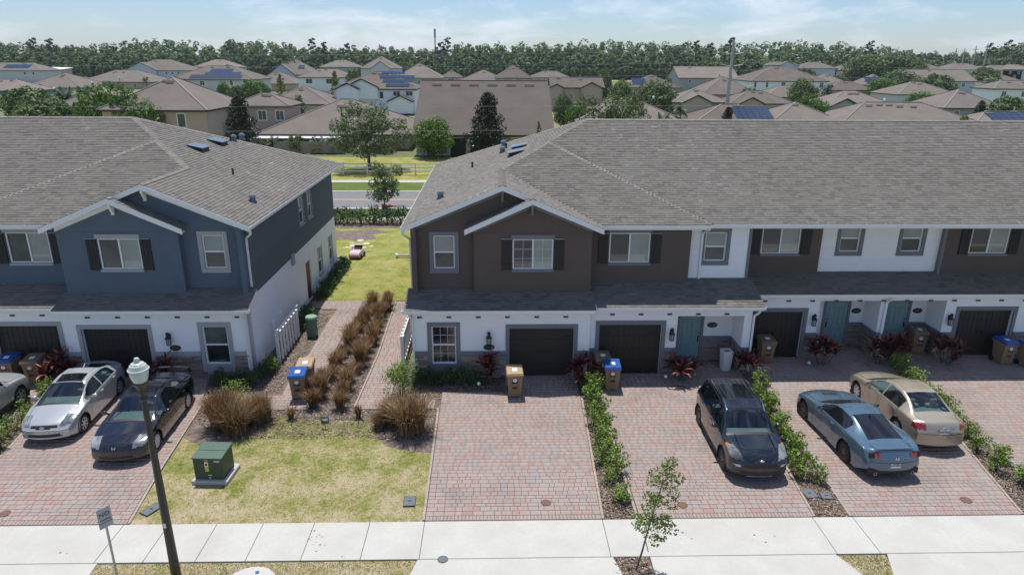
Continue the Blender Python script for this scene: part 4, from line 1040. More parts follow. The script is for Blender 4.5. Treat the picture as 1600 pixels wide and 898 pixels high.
        mb = MB(); mb.cbox(-wi+.02, wi-.02, yc+.03-Ln/2, yw-.12-Ln/2, bz-.22, bz-.05, .04); mb.build('dashboard', m_dash, root)
        mb = MB(); mb.lathe([(.17, -.012), (.185, 0), (.17, .012)], 18, (0, 0, 0), 'y', caps=False); o = link_mesh('steering_wheel', mb.mesh('steering_wheel', m_trimb, True), root, (.36, yw+.02-Ln/2, bz-.0)); o.rotation_euler = (rad(-25), 0, 0)
        for yy, xs_, ww in ((yw+.42, (-.37, .37), .25), (yr-.12, (-.37, .37), .30)):
            for x in xs_:
                tz = min(float(np.interp(yy+.2, xs, top))-.22, bz+.27); mb = MB(); mb.cbox(x-ww, x+ww, yy-.30-Ln/2, yy+.20-Ln/2, .42, .60, .04)
                mb.beam((x, yy+.17-Ln/2, .55), (x, yy+.30-Ln/2, tz-.12), ww*1.9, .13, up=(0, 1, 0), w1=ww*1.6); mb.cbox(x-.12, x+.12, yy+.26-Ln/2, yy+.36-Ln/2, tz-.10, tz+.08, .03); mb.build('seat', fm, root)
        mb = MB(); mb.quad((-wi+.03, yr+.22-Ln/2, bz+.03), (wi-.03, yr+.22-Ln/2, bz+.03), (wi-.05, G['rw'][1]+.03-Ln/2, bz+.05), (-wi+.05, G['rw'][1]+.03-Ln/2, bz+.05)); mb.build('parcel_shelf', m_dash, root)
    # mirrors, handles
    for sgn in (1, -1):
        my = G['ws'][0]+.42; bx = float(np.interp(my, xs, hw)); bz = float(np.interp(my, xs, belt))
        mb = MB(); bm = bmesh.new(); bmesh.ops.create_icosphere(bm, subdivisions=2, radius=1)
        mb.add([(sgn*(bx+.09)+v.co.x*.105, my-Ln/2+v.co.y*.065*(1 if v.co.y < 0 else .45), bz+.075+v.co.z*.07) for v in bm.verts], [[v.index for v in f.verts] for f in bm.faces]); bm.free()
        mb.beam((sgn*(bx-.06), my-Ln/2, bz+.03), (sgn*(bx+.05), my-Ln/2, bz+.05), .06, .04)
        mb.build('door_mirror', S.get('mirror', S['paint']), root, True)
        for d in S['handles']:
            hx = float(np.interp(d, xs, hw)); hz = float(np.interp(d, xs, belt))-.11
            mb = MB(); mb.cbox(sgn*(hx*.985-.012), sgn*(hx*.985+.030), d-.09-Ln/2, d+.09-Ln/2, hz-.016, hz+.016, .008); mb.build('door_handle', S.get('handlemat', S['paint']), root)
    # bonnet and boot shut lines, bumper creases
    def shut(y0, y1, fr):
        for sgn in (1, -1):
            ys = np.linspace(y0, y1, 12); mb = MB(); mb.tube([(sgn*float(np.interp(y, xs, tw))*fr, y-Ln/2+float(bow(np.interp(y, xs, tw)*fr, y)), float(np.interp(y, xs, np.maximum(belt+.006, top-crown)))+.004) for y in ys], .006, 4); mb.build('shut_line', m_seam, root)
    def crease(y0, z, wf, sg_, r=.006):
        xx = np.linspace(-wf, wf, 17)*Wd/2; mb = MB(); mb.tube([(x, y0-Ln/2+float(bow(x, y0))+sg_*.002, z) for x in xx], r, 4); mb.build('shut_line', m_seam, root)
    shut(.32, G['ws'][0]-.05, .985)
    if S.get('boot'): shut(S['boot'], Ln-.16, .97); crease(Ln, S.get('bz', .68), .80, 1)
    for bx_ in S.get('extra', []): bx_(root, Ln, xs, top, hw, belt)
    return root

def plate(x, w, z, back, Ln, root, text=None, tint=None, ang=.12):
    s = 1 if back else -1; y = x-Ln/2
    mb = MB(); mb.beam((0, y, z-.08), (0, y-s*.02, z+.08), .31, .012, up=(0, 1, 0)); p = mb.build('licence_plate', tint or m_plate, root)
    if text:
        me = text_mesh(text, .085, m_ink); o = link_mesh('lettering', me, p); o.rotation_euler = (rad(90), 0, 0 if not back else math.pi); o.location = (0, y+s*.012, z)
        o.rotation_euler = (rad(90), 0, math.pi if back else 0)

T_ = lambda *a: list(a)
# --- silver compact saloon
def x_silver(root, Ln, xs, top, hw, belt):
    mb = MB(); mb.lathe([(.001, 0), (.07, 0), (.075, .006), (.055, .012)], 20, (0, 0, 0), 'y', 1, .55)
    me = mb.mesh('emblem', m_chrome, True); o = link_mesh('emblem', me, root, (0, -Ln/2+.005, .665))
    mb = MB(); mb.beam((-.035, 0, -.022), (-.018, 0, .024), .014, .012, (0, 1, 0)); mb.beam((.018, 0, -.024), (.035, 0, .022), .014, .012, (0, 1, 0)); mb.beam((-.03, 0, -.004), (.03, 0, .006), .012, .010, (0, 1, 0)); link_mesh('emblem_letter', mb.mesh('emblem_letter', m_chrome), o, (0, -.016, 0))
    mb = MB(); mb.beam((0, 3.05-Ln/2, 1.40), (0, 3.20-Ln/2, 1.485), .05, .02, w1=.01); mb.build('roof_aerial', S_silver['paint'], root)
p_silver = gloss('silver_paint', (.46, .48, .49), .25, 1.5, coat=.8, metal=.35)
S_silver = dict(cabin=m_seatg, L=4.53, W=1.775, zb=.19, paint=p_silver, wf=.87, wb=2.70, rw=.315, spokes=7, spw=.055, rim=m_rim, doors=[1.42, 2.45, 3.42], handles=[2.27, 3.22], sun=(1.98, 2.50), clad=0,
    top=[(0, .52), (.06, .64), (.16, .72), (.5, .83), (1.06, .96), (1.15, 1.0), (1.98, 1.375), (2.45, 1.435), (3.0, 1.405), (3.45, 1.28), (4.05, 1.10), (4.35, 1.075), (4.47, .98), (4.53, .7)],
    belt=[(0, .50), (.15, .66), (.6, .78), (1.2, .90), (2.5, .96), (3.6, 1.03), (4.3, 1.0), (4.53, .66)], plan=[(0, .80), (.07, .87), (.2, .93), (.5, .96), (1.0, 1.0), (3.4, 1.0), (4.0, .96), (4.35, .90), (4.53, .80)],
    topw=[(0, .5), (.3, .72), (1.0, .80), (1.2, .80), (2.0, .66), (2.8, .64), (3.4, .64), (3.9, .70), (4.53, .55)], crown=[(0, .03), (1.0, .05), (1.2, .06), (2.0, .07), (3.2, .06), (4.0, .05), (4.53, .03)],
    bot=[(0, .26), (.4, .19), (4.0, .20), (4.53, .32)], glass=dict(ws=(1.14, 1.94), rw=(3.03, 3.86), side=((1.35, 2.40), (2.48, 3.42)), rwin=.06), steer=.3,
    lamps=[('grille', lambda x, y, z: (y < .13) & (x < .40) & (z > .60) & (z < .69), m_trimb, False), ('lower_grille', lambda x, y, z: (y < .10) & (x < .52-(z-.34)*.5) & (z > .32) & (z < .43), m_trimb, False),
           ('headlight', lambda x, y, z: (y > .05) & (y < .62) & (x > .44+y*.15) & (z > .60+y*.22) & (z < .70+y*.25), m_head, True), ('fog_lamp', lambda x, y, z: (y < .24) & (x > .62) & (x < .73) & (z > .38) & (z < .46), m_fogl, True),
           ('taillight', lambda x, y, z: (y > 4.1) & (x > .5) & (z > .78) & (z < 1.0), m_tail, True)], extra=[x_silver])
# --- black saloon with rear spoiler
def x_black(root, Ln, xs, top, hw, belt):
    mb = MB()
    for s in (1, -1): mb.beam((s*.035, -Ln/2-.012, .60), (s*.05, -Ln/2+.03, .70), .016, .012, (0, 1, 0))
    mb.beam((-.04, -Ln/2+.008, .65), (.04, -Ln/2+.008, .65), .014, .012, (0, 1, 0)); mb.build('emblem', m_chrome, root)
    mb = MB(); pts = [(-.72, 0, 1.03), (-.66, .02, 1.16), (-.4, .05, 1.205), (0, .06, 1.215), (.4, .05, 1.205), (.66, .02, 1.16), (.72, 0, 1.03)]
    for a, b in zip(pts[:-1], pts[1:]): mb.beam((a[0], 4.60-Ln/2+a[1], a[2]), (b[0], 4.60-Ln/2+b[1], b[2]), .13, .03)
    mb.build('rear_spoiler', S_black['paint'], root)
p_black = gloss('black_car_paint', (.006, .007, .010), .10, 1.5, coat=1., flake=.10)
S_black = dict(L=4.81, W=1.815, zb=.18, paint=p_black, wf=.95, wb=2.74, rw=.32, spokes=8, spw=.10, rim=m_hub, doors=[1.5, 2.55, 3.55], handles=[2.36, 3.36],
    top=[(0, .48), (.05, .62), (.15, .70), (.6, .82), (1.20, .95), (1.30, .99), (2.15, 1.37), (2.6, 1.45), (3.1, 1.43), (3.5, 1.33), (4.0, 1.10), (4.2, 1.06), (4.68, 1.03), (4.76, .95), (4.81, .70)],
    belt=[(0, .46), (.15, .64), (.7, .78), (1.3, .90), (2.5, .94), (3.8, .99), (4.6, .95), (4.81, .62)], plan=[(0, .82), (.07, .88), (.2, .93), (.5, .96), (1.0, 1.), (3.8, 1.), (4.4, .94), (4.68, .90), (4.81, .82)],
    topw=[(0, .5), (.3, .74), (1.1, .80), (1.3, .79), (2.1, .65), (3.2, .63), (3.6, .66), (4.1, .74), (4.81, .58)], crown=[(0, .03), (1.1, .05), (2.1, .07), (3.2, .06), (4.1, .05), (4.81, .03)],
    bot=[(0, .24), (.4, .18), (4.3, .19), (4.81, .30)], glass=dict(ws=(1.28, 2.12), rw=(3.24, 3.98), side=((1.5, 2.52), (2.58, 3.50)), rwin=.06),
    lamps=[('grille', lambda x, y, z: (y < .06) & (x < .42) & (z > .57) & (z < .66), m_trimb, False), ('lower_grille', lambda x, y, z: (y < .07) & (x < .50) & (z > .29) & (z < .37), m_trimb, False),
           ('headlight', lambda x, y, z: (y < .58) & (x > .47+y*.12) & (z > .575+y*.10) & (z < .67+y*.24), m_head, True), ('taillight', lambda x, y, z: (y > 4.55) & (x > .42) & (z > .72) & (z < .90), m_trimb, True)], extra=[x_black])
# --- dark crossover
def x_suv(root, Ln, xs, top, hw, belt):
    for s in (1, -1):
        mb = MB(); ys = np.linspace(1.75, 3.85, 12); mb.tube([(s*.60, y-Ln/2, float(np.interp(y, xs, top))-.01+(.035 if 0 < i < 11 else -.02)) for i, y in enumerate(ys)], .018, 6); mb.build('roof_rail', m_chrome, root, True)
        mb = MB(); mb.tube([(s*.52, y-Ln/2, float(np.interp(y, xs, top))-.005) for y in np.linspace(.28, 1.12, 8)], [.004, .012, .016, .018, .018, .018, .014, .006], 6); mb.build('bonnet_crease', S_suv['paint'], root, True)
        mb = MB(); mb.tube([(s*(float(np.interp(y, xs, hw))*.962), y-Ln/2, float(np.interp(y, xs, belt))+.012) for y in np.linspace(1.45, 3.75, 14)], .009, 5); mb.build('window_trim', m_chrome, root, True)
    mb = MB(); mb.lathe([(.001, 0), (.06, 0), (.065, .008), (.05, .016)], 18, (0, 0, 0), 'y', 1, .5); link_mesh('emblem', mb.mesh('emblem', m_chrome, True), root, (0, -Ln/2+.02, .80))
    mb = MB(); mb.tube([(x, -Ln/2+.02+abs(x)**2*.28, .43-.03*math.cos(x*1.6)) for x in np.linspace(-.72, .72, 14)], .012, 5); mb.build('bumper_trim', m_chrome, root, True)
    mb = MB(); mb.tube([(x, -Ln/2+.07+x*x*.2, .255) for x in np.linspace(-.38, .38, 8)], .016, 5); mb.build('skid_plate', m_chrome, root, True)
    mb = MB()
    for x in np.linspace(-.4, .4, 6): mb.tube([(x, y-Ln/2, float(np.interp(y, xs, top))-.0+.004-(x*x)*.14) for y in np.linspace(1.95, 3.7, 8)], .010, 4)
    mb.build('roof_ribs', S_suv['paint'], root, True)
    mb = MB(); mb.beam((0, 3.75-Ln/2, 1.60), (0, 3.92-Ln/2, 1.70), .05, .02, w1=.01); mb.build('roof_aerial', S_suv['paint'], root)
p_suv = gloss('blue_black_paint', (.006, .009, .013), .09, 1.5, coat=1., flake=.08)
S_suv = dict(L=4.48, W=1.855, zb=.22, paint=p_suv, wf=.90, wb=2.67, rw=.355, spokes=10, spw=.04, rim=m_rimd, doors=[1.45, 2.42, 3.42], handles=[2.24, 3.24], clad=.36, cat='car',
    top=[(0, .62), (.05, .78), (.13, .88), (.4, .98), (1.05, 1.10), (1.16, 1.14), (1.80, 1.58), (2.25, 1.68), (3.3, 1.69), (3.9, 1.64), (4.18, 1.40), (4.36, 1.12), (4.44, .95), (4.48, .70)],
    belt=[(0, .60), (.15, .82), (.6, .94), (1.2, 1.03), (2.5, 1.07), (3.8, 1.15), (4.3, 1.06), (4.48, .66)], plan=[(0, .86), (.06, .90), (.18, .95), (.5, .98), (1.0, 1.), (3.6, 1.), (4.1, .96), (4.36, .91), (4.48, .84)],
    topw=[(0, .55), (.3, .78), (1.0, .84), (1.2, .82), (1.9, .69), (3.5, .66), (4.0, .68), (4.48, .6)], crown=[(0, .03), (1.1, .05), (1.9, .07), (3.6, .06), (4.48, .03)],
    bot=[(0, .30), (.4, .23), (4.0, .24), (4.48, .36)], glass=dict(ws=(1.14, 1.78), rw=(3.98, 4.30), side=((1.45, 2.38), (2.46, 3.38), (3.46, 3.85)), rwin=.05), handlemat=m_chrome,
    lamps=[('grille', lambda x, y, z: (y < .12) & (x < .50) & (z > .56) & (z < .72), m_trimb, False), ('lower_grille', lambda x, y, z: (y < .12) & (x < .62) & (z > .33) & (z < .47), m_trimb, False),
           ('headlight', lambda x, y, z: (y > .06) & (y < .66) & (x > .50+y*.30) & (z > .74+y*.24) & (z < .87+y*.22), m_head, True), ('turn_signal', lambda x, y, z: (y >= .62) & (y < .80) & (x > .74) & (z > .90) & (z < .985), m_amber, True),
           ('fog_lamp', lambda x, y, z: (y < .22) & (x > .60) & (x < .76) & (z > .55) & (z < .63), m_fogl, True), ('taillight', lambda x, y, z: (y > 4.1) & (x > .5) & (z > .90) & (z < 1.05), m_tail, True)], extra=[x_suv])
# --- blue coupe
def x_coupe(root, Ln, xs, top, hw, belt):
    plate(Ln+.008, .3, .58, True, Ln, root, 'FLA 8DT', m_plate)
    me = text_mesh('5.0', .10, m_chrome, .006); o = link_mesh('emblem', me, root, (0, Ln/2+.003, .80)); o.rotation_euler = (rad(84), 0, math.pi)
    for s in (1, -1):
        for x in (.50, .61, .72):
            yy = Ln/2-.20*(x/.957)**2.2; mb = MB(); mb.beam((s*x, yy-.035, .785), (s*x, yy-.065, .925), .085, .06, up=(0, 1, 0)); mb.build('taillight', m_tail, root)
        mb = MB(); mb.beam((s*.61, Ln/2-.135, .775), (s*.61, Ln/2-.165, .94), .36, .05, up=(0, 1, 0)); mb.build('lamp_surround', m_trimb, root)
    mb = MB(); mb.cbox(-.78, .78, 4.70-Ln/2, 4.76-Ln/2, .26, .44, .02); mb.build('diffuser', m_trimb, root)
    for s in (1, -1): mb = MB(); mb.lathe([(.05, 4.70-Ln/2), (.05, 4.80-Ln/2), (.042, 4.80-Ln/2), (.04, 4.72-Ln/2)], 12, (s*.58, 0, .30), 'y'); mb.build('exhaust_pipe', m_chrome, root, True)
    mb = MB(); mb.cbox(-.25, .25, .78-Ln/2, 1.0-Ln/2, float(np.interp(.9, xs, top))-.02, float(np.interp(.9, xs, top))+.006, .004); mb.build('bonnet_vent', m_trimb, root)
    mb = MB(); mb.tube([(x, 4.66-Ln/2-x*x*.12, float(np.interp(4.60, xs, top))+.012-x*x*.05) for x in np.linspace(-.66, .66, 13)], [.012]+[.022]*11+[.012], 6); mb.build('rear_spoiler', S_coupe['paint'], root, True)
    mb = MB(); mb.beam((0, 3.18-Ln/2, 1.355), (0, 3.30-Ln/2, 1.42), .05, .02, w1=.01); mb.build('roof_aerial', m_trimb, root)
p_coupe = gloss('steel_blue_paint', (.085, .150, .208), .20, 1.5, coat=1., metal=.25)
S_coupe = dict(boot=4.3, bz=.655, L=4.81, W=1.915, zb=.17, paint=p_coupe, wf=.89, wb=2.72, rw=.345, spokes=10, spw=.045, rim=m_rimd, doors=[1.55, 2.92], handles=[2.74], glassmat=m_ctint, mirror=p_coupe,
    top=[(0, .52), (.05, .64), (.16, .74), (.6, .87), (1.45, 1.0), (1.56, 1.03), (2.3, 1.34), (2.65, 1.385), (3.1, 1.36), (3.6, 1.24), (4.25, 1.075), (4.62, 1.04), (4.71, 1.02), (4.76, .9), (4.81, .66)],
    belt=[(0, .50), (.15, .68), (.6, .82), (1.4, .93), (2.5, .96), (3.4, 1.02), (4.0, 1.03), (4.62, .97), (4.81, .60)], plan=[(0, .82), (.07, .88), (.2, .93), (.6, .98), (1.0, .99), (2.2, .96), (3.3, .99), (3.7, 1.), (4.3, .95), (4.66, .91), (4.81, .84)],
    topw=[(0, .5), (.3, .74), (1.3, .80), (1.6, .77), (2.3, .60), (3.0, .58), (3.6, .58), (4.3, .66), (4.81, .60)], crown=[(0, .03), (.9, .035), (1.3, .05), (2.3, .06), (3.2, .06), (4.2, .06), (4.81, .03)],
    bot=[(0, .22), (.4, .17), (4.3, .19), (4.81, .40)], glass=dict(ws=(1.54, 2.27), rw=(3.08, 4.15), side=((1.85, 3.42),), rwin=.05),
    lamps=[('headlight', lambda x, y, z: (y < .35) & (x > .6) & (z > .62) & (z < .74), m_head, True), ('grille', lambda x, y, z: (y < .1) & (x < .55) & (z > .5) & (z < .66), m_trimb, False)], extra=[x_coupe])
# --- tan saloon
def x_tan(root, Ln, xs, top, hw, belt):
    plate(Ln+.004, .3, .80, True, Ln, root, '274 KQL', plain('state_plate', (.55, .62, .66), .5, var=.1))
    mb = MB(); mb.lathe([(.001, 0), (.05, 0), (.055, .008), (.04, .014)], 16, (0, 0, 0), 'y', 1, .65); link_mesh('emblem', mb.mesh('emblem', m_chrome, True), root, (0, Ln/2-.032, .93))
    mb = MB(); mb.cbox(-.33, .33, Ln/2-.05, Ln/2-.025, .885, .905, .004); mb.build('boot_trim', m_chrome, root)
p_tan = gloss('champagne_paint', (.40, .345, .265), .22, 1.5, coat=.9, metal=.3)
S_tan = dict(cabin=m_seatt, boot=4.15, bz=.69, L=4.805, W=1.795, zb=.18, paint=p_tan, wf=.97, wb=2.72, rw=.32, spokes=7, spw=.09, rim=m_hub, doors=[1.52, 2.55, 3.55], handles=[2.36, 3.36], handlemat=m_chrome,
    top=[(0, .50), (.05, .64), (.16, .73), (.6, .85), (1.25, .97), (1.35, 1.0), (2.2, 1.41), (2.65, 1.49), (3.15, 1.47), (3.55, 1.37), (4.08, 1.13), (4.25, 1.10), (4.66, 1.07), (4.74, .98), (4.805, .70)],
    belt=[(0, .48), (.15, .66), (.7, .80), (1.3, .92), (2.5, .96), (3.8, 1.01), (4.6, .98), (4.805, .62)], plan=[(0, .82), (.07, .88), (.2, .93), (.5, .96), (1.0, 1.), (3.8, 1.), (4.4, .95), (4.68, .91), (4.805, .83)],
    topw=[(0, .5), (.3, .74), (1.1, .82), (1.35, .80), (2.2, .67), (3.2, .65), (3.7, .68), (4.15, .77), (4.805, .60)], crown=[(0, .03), (1.1, .05), (2.1, .07), (3.2, .06), (4.1, .05), (4.805, .03)],
    bot=[(0, .24), (.4, .18), (4.3, .19), (4.805, .30)], glass=dict(ws=(1.33, 2.17), rw=(3.26, 4.05), side=((1.55, 2.52), (2.58, 3.60)), rwin=.07),
    lamps=[('taillight', lambda x, y, z: (y > 4.45) & (x > .54) & (z > .80) & (z < .98), m_tail, True), ('headlight', lambda x, y, z: (y < .5) & (x > .5) & (z > .62) & (z < .76), m_head, True)], extra=[x_tan])
# --- pale pickup nosing in at the left edge
p_pick = gloss('pale_silver_paint', (.40, .42, .41), .25, 1.5, coat=.6, metal=.3)
S_pick = dict(L=4.6, W=1.84, zb=.26, paint=p_pick, wf=.86, wb=2.65, rw=.36, spokes=6, spw=.08, rim=m_rim, doors=[1.45, 2.45, 3.4], handles=[2.26, 3.2], clad=.42,
    top=[(0, .66), (.04, .86), (.12, .96), (.5, 1.02), (1.15, 1.10), (1.25, 1.13), (1.8, 1.58), (2.2, 1.70), (3.6, 1.70), (4.2, 1.62), (4.45, 1.2), (4.6, .8)], belt=[(0, .64), (.15, .90), (.6, .96), (1.3, 1.03), (4.2, 1.08), (4.6, .75)],
    plan=[(0, .80), (.06, .90), (.18, .96), (.5, 1.), (4.2, 1.), (4.6, .85)], topw=[(0, .65), (.3, .82), (1.1, .85), (1.3, .83), (1.9, .72), (4.2, .7), (4.6, .65)], crown=[(0, .03), (1.1, .04), (1.9, .06), (4.6, .04)],
    bot=[(0, .34), (.4, .27), (4.2, .28), (4.6, .4)], glass=dict(ws=(1.24, 1.8), rw=(4.2, 4.44), side=((1.5, 2.4), (2.5, 3.35), (3.45, 4.1)), rwin=.06),
    lamps=[('headlight', lambda x, y, z: (y < .25) & (x > .62) & (z > .76) & (z < .93), m_head, True), ('grille', lambda x, y, z: (y < .08) & (x < .5) & (z > .62) & (z < .86), m_trimb, False)])
def nose(x, y, L, hd):      # centre of a car whose nose is at x, y; heading hd turns the nose from -Y
    return (x+math.sin(-hd)*L/2*-1*-1, y+math.cos(hd)*L/2)
def place(name, label, S, cx, cy, hd): return car(name, label, S, (cx, cy), hd)
h1, h2 = rad(5), rad(4)
place('parked_car', 'silver saloon with a sunroof parked nose out on the left driveway', S_silver, -14.75, 21.95, rad(4.5))
place('parked_car', 'glossy black saloon with a rear spoiler beside the lamp post', S_black, -11.8, 20.85, rad(3.5))
place('parked_car', 'dark blue black crossover with silver roof rails facing the sidewalk', S_suv, 7.92, 19.45, rad(-1))
place('parked_car', 'steel blue coupe with black wheels seen from behind', S_coupe, 11.85, 19.7, math.pi+rad(2.5))
place('parked_car', 'champagne tan saloon seen from behind beside the blue coupe', S_tan, 14.38, 21.2, math.pi+rad(-1))
place('parked_car', 'pale silver vehicle cut by the left edge, nosing towards the bins', S_pick, -18.0, 21.1, math.pi)
# ================================================================ bins, lamps, signs and small things
m_binb = plain('bin_brown_plastic', (.27, .185, .105), .6, var=.08, scale=3)
m_lidt = plain('bin_tan_lid', (.36, .255, .14), .55, var=.08, scale=3)
m_lidd = plain('bin_brown_lid', (.19, .14, .085), .55, var=.08, scale=3)
m_lidb = plain('bin_blue_lid', (.018, .085, .30), .35, var=.15, scale=5)
m_sticker = plain('white_sticker', (.75, .76, .76), .5, var=.05)
def bin_(x, y, rz, lid, label, open_=0.):
    t = empty('wheeled_bin', (x, y, 0), rz, label, 'bin', 'wheeled bins outside the garages')
    mb = MB()
    def ring(w, d, z, yo=0): return [(-w/2, -d/2+yo, z), (w/2, -d/2+yo, z), (w/2, d/2+yo, z), (-w/2, d/2+yo, z)]
    lv = [ring(.46, .50, .04), ring(.48, .53, .22), ring(.56, .66, .86), ring(.565, .67, .87), ring(.62, .74, .885), ring(.62, .74, .96)]
    b0 = 0; pts = [p for l in lv for p in l]; fs = [(3, 2, 1, 0)]
    for i in range(len(lv)-1):
        for k in range(4): fs.append((i*4+k, i*4+(k+1) % 4, i*4+4+(k+1) % 4, i*4+4+k))
    fs.append(tuple(len(lv)*4-4+k for k in range(4))); mb.add(pts, fs)
    for xx in (-.12, .12): mb.beam((xx, -.272, .15), (xx, -.335, .80), .05, .015, up=(0, 1, 0))
    mb.beam((-.22, .40, .93), (.22, .40, .93), .035, .035); mb.beam((-.2, .33, .93), (-.2, .40, .93), .03, .03); mb.beam((.2, .33, .93), (.2, .40, .93), .03, .03)
    body = mb.build('body', m_binb, t)
    mb = MB(); mb.box(-.11, .11, -.352, -.31, .62, .66); mb.build('grip_slot', m_black, body); mb = MB(); mb.box(-.09, .09, -.345, -.30, .40, .44); mb.build('grip_slot', m_black, body)
    mb = MB(); mb.lathe([(.001, -.003), (.075, -.003), (.075, .0)], 16, (0, 0, 0), 'y'); s = mb.build('sticker', m_sticker, body); s.location = (0, -.348, .745); s.rotation_euler = (rad(-6), 0, 0)
    mb = MB(); n = 8
    P = [(-.32, -.39, .955), (.32, -.39, .955), (.32, .385, 1.0), (-.32, .385, 1.0), (-.29, -.36, 1.02), (.29, -.36, 1.02), (.29, .35, 1.075), (-.29, .35, 1.075)]
    mb.add(P, [(3, 2, 1, 0), (4, 5, 6, 7), (0, 1, 5, 4), (1, 2, 6, 5), (2, 3, 7, 6), (3, 0, 4, 7)])
    mb.beam((-.12, -.20, 1.035), (-.12, .28, 1.068), .02, .02); mb.beam((.15, -.20, 1.035), (.15, .28, 1.068), .02, .02); mb.beam((-.30, -.385, .95), (.30, -.385, .95), .03, .04)
    l = mb.build('lid', lid, t)
    mb = MB(); mb.add([(-.09, -.15, 1.0395), (.10, -.15, 1.0395), (.10, .06, 1.0567), (-.09, .06, 1.0567)], [(0, 1, 2, 3)]); mb.build('label_sticker', m_sticker, l)
    for s_ in (-1, 1):
        mb = MB(); mb.lathe([(.06, s_*.22), (.12, s_*.22), (.12, s_*.28), (.05, s_*.285)], 14, (0, .27, .12), 'x'); mb.build('wheel', m_tyre, t)
    if open_: l.rotation_euler = (-open_, 0, 0)
    return t
bin_(.73, 23.12, rad(2), m_lidt, 'lone tan lidded bin on the empty driveway before the ledge stone wall')
bin_(4.48, 23.62, rad(-3), m_lidb, 'blue lidded bin by the red leaved plant, before a brown bin')
bin_(4.22, 24.38, rad(2), m_lidd, 'brown lidded bin right against a garage door, behind a blue lidded bin')
bin_(-7.28, 23.05, rad(4), m_lidb, 'sunlit blue lidded bin on the garden path with a wheel showing')
bin_(-7.22, 23.85, rad(3), m_lidt, 'sunlit tan lidded bin on the garden path behind the blue lidded one')
bin_(11.35, 26.0, rad(-2), m_lidd, 'brown bin in shade before the recessed garage nearest the teal doors')
bin_(18.35, 26.9, rad(-12), m_lidd, 'dark brown bin tucked in the porch beside the right hand teal door')
bin_(21.35, 25.75, rad(4), m_lidb, 'blue lidded bin before the last garage on the right')
bin_(22.15, 25.35, rad(3), m_lidb, 'blue lidded bin cut off by the right edge of the view')
bin_(-18.75, 24.45, rad(4), m_lidb, 'blue lidded bin before the left hand garage, at the left edge')
bin_(-17.75, 24.40, rad(6), m_lidd, 'brown lidded bin between the left edge bin and the red leaved shrub')

# ---- street lamp
m_globe = gloss('acorn_globe', (.52, .57, .52), .2, 1.5, coat=.3)
t = empty('street_lamp', (-7.8, 13.76, 0), 0, 'dark bronze street lamp post with a ribbed acorn globe', 'street lamp')
mb = MB(); mb.lathe([(.115, 0), (.11, .3), (.09, 2.2), (.062, 4.7), (.06, 4.82)], 16); mb.build('post', m_bronze, t, True)
mb = MB(); mb.lathe([(.09, 4.78), (.11, 4.82), (.07, 4.88), (.075, 4.92), (.10, 5.0), (.115, 5.12), (.15, 5.17), (.16, 5.21), (.12, 5.23)], 18); h = mb.build('fitter', m_bronze, t, True)
mb = MB()
for k in range(12): a = k*math.pi/6; mb.box(.1*math.cos(a)-.008, .1*math.cos(a)+.008, .1*math.sin(a)-.008, .1*math.sin(a)+.008, 4.98, 5.15)
mb.build('fitter_ribs', m_bronze, h)
mb = MB(); mb.lathe([(.13, 5.22), (.165, 5.30), (.195, 5.42), (.20, 5.50), (.222, 5.515), (.222, 5.535), (.20, 5.55), (.195, 5.575), (.175, 5.60), (.17, 5.625), (.14, 5.645), (.13, 5.67), (.075, 5.69), (.06, 5.71), (.062, 5.75), (.045, 5.79), (.01, 5.80)], 22); mb.build('globe', m_globe, t, True)
mb = MB(); mb.box(-.03, .03, -.107, -.1, 1.45, 1.58); mb.build('number_tag', m_sticker, t)
# ---- sign on a post
m_signf = plain('sign_face', (.42, .42, .45), .5, var=.05); m_signi = plain('sign_ink', (.05, .05, .07), .6)
t = empty('street_sign', (-9.24, 13.78, 0), rad(52), 'small grey NO PARKING sign on a slim post', 'sign')
mb = MB(); mb.box(-.022, .022, -.022, .022, 0, 1.93); mb.build('post', m_metal, t)
mb = MB(); mb.cbox(-.155, .155, -.034, -.024, 1.42, 1.96, .004); p = mb.build('panel', m_signf, t)
for body, sz, z in (('NO', .15, 1.78), ('PARKING', .055, 1.64)):
    o = link_mesh('lettering', text_mesh(body, sz, m_signi), p, (0, -.038, z)); o.rotation_euler = (rad(90), 0, 0)
mb = MB(); mb.box(-.155, .155, -.0365, -.035, 1.56, 1.575); mb.build('sign_line', m_signi, p)
# ---- transformer
m_tgreen = plain('transformer_green', (.028, .060, .038), .5, var=.12, scale=4); m_tlid = plain('transformer_lid_green', (.06, .115, .082), .5, var=.12, scale=3)
t = empty('transformer_cabinet', (-8.47, 17.98, 0), rad(-3), 'dark green pad mounted transformer box on the dry lawn', 'transformer')
mb = MB(); mb.cbox(-.52, .56, -.46, .52, -.04, .10, .02); mb.build('concrete_pad', m_conc2, t)
mb = MB(); mb.cbox(-.43, .43, -.36, .40, .10, .80, .012); mb.build('cabinet', m_tgreen, t)
mb = MB(); P = [(-.45, -.385, .80), (.45, -.385, .80), (.45, .42, .80), (-.45, .42, .80), (-.45, -.385, .835), (.45, -.385, .835), (.45, .42, .90), (-.45, .42, .90)]
mb.add(P, [(3, 2, 1, 0), (4, 5, 6, 7), (0, 1, 5, 4), (1, 2, 6, 5), (2, 3, 7, 6), (3, 0, 4, 7)]); mb.beam((-.40, .02, .872), (.40, .02, .872), .03, .008); mb.build('lid', m_tlid, t)
for x0, x1, z0, z1, c in ((-.09, .02, .69, .80, (.42, .17, .05)), (-.09, .02, .53, .69, (.70, .71, .72)), (-.09, .02, .37, .53, (.62, .46, .03)), (.20, .37, .70, .735, (.7, .7, .7)), (-.02, .09, .235, .265, (.65, .66, .66))):
    mb = MB(); mb.box(x0, x1, -.3635, -.355, z0, z1); mb.build('warning_label', plain('label_'+str(z0), c, .6, var=.05), t)
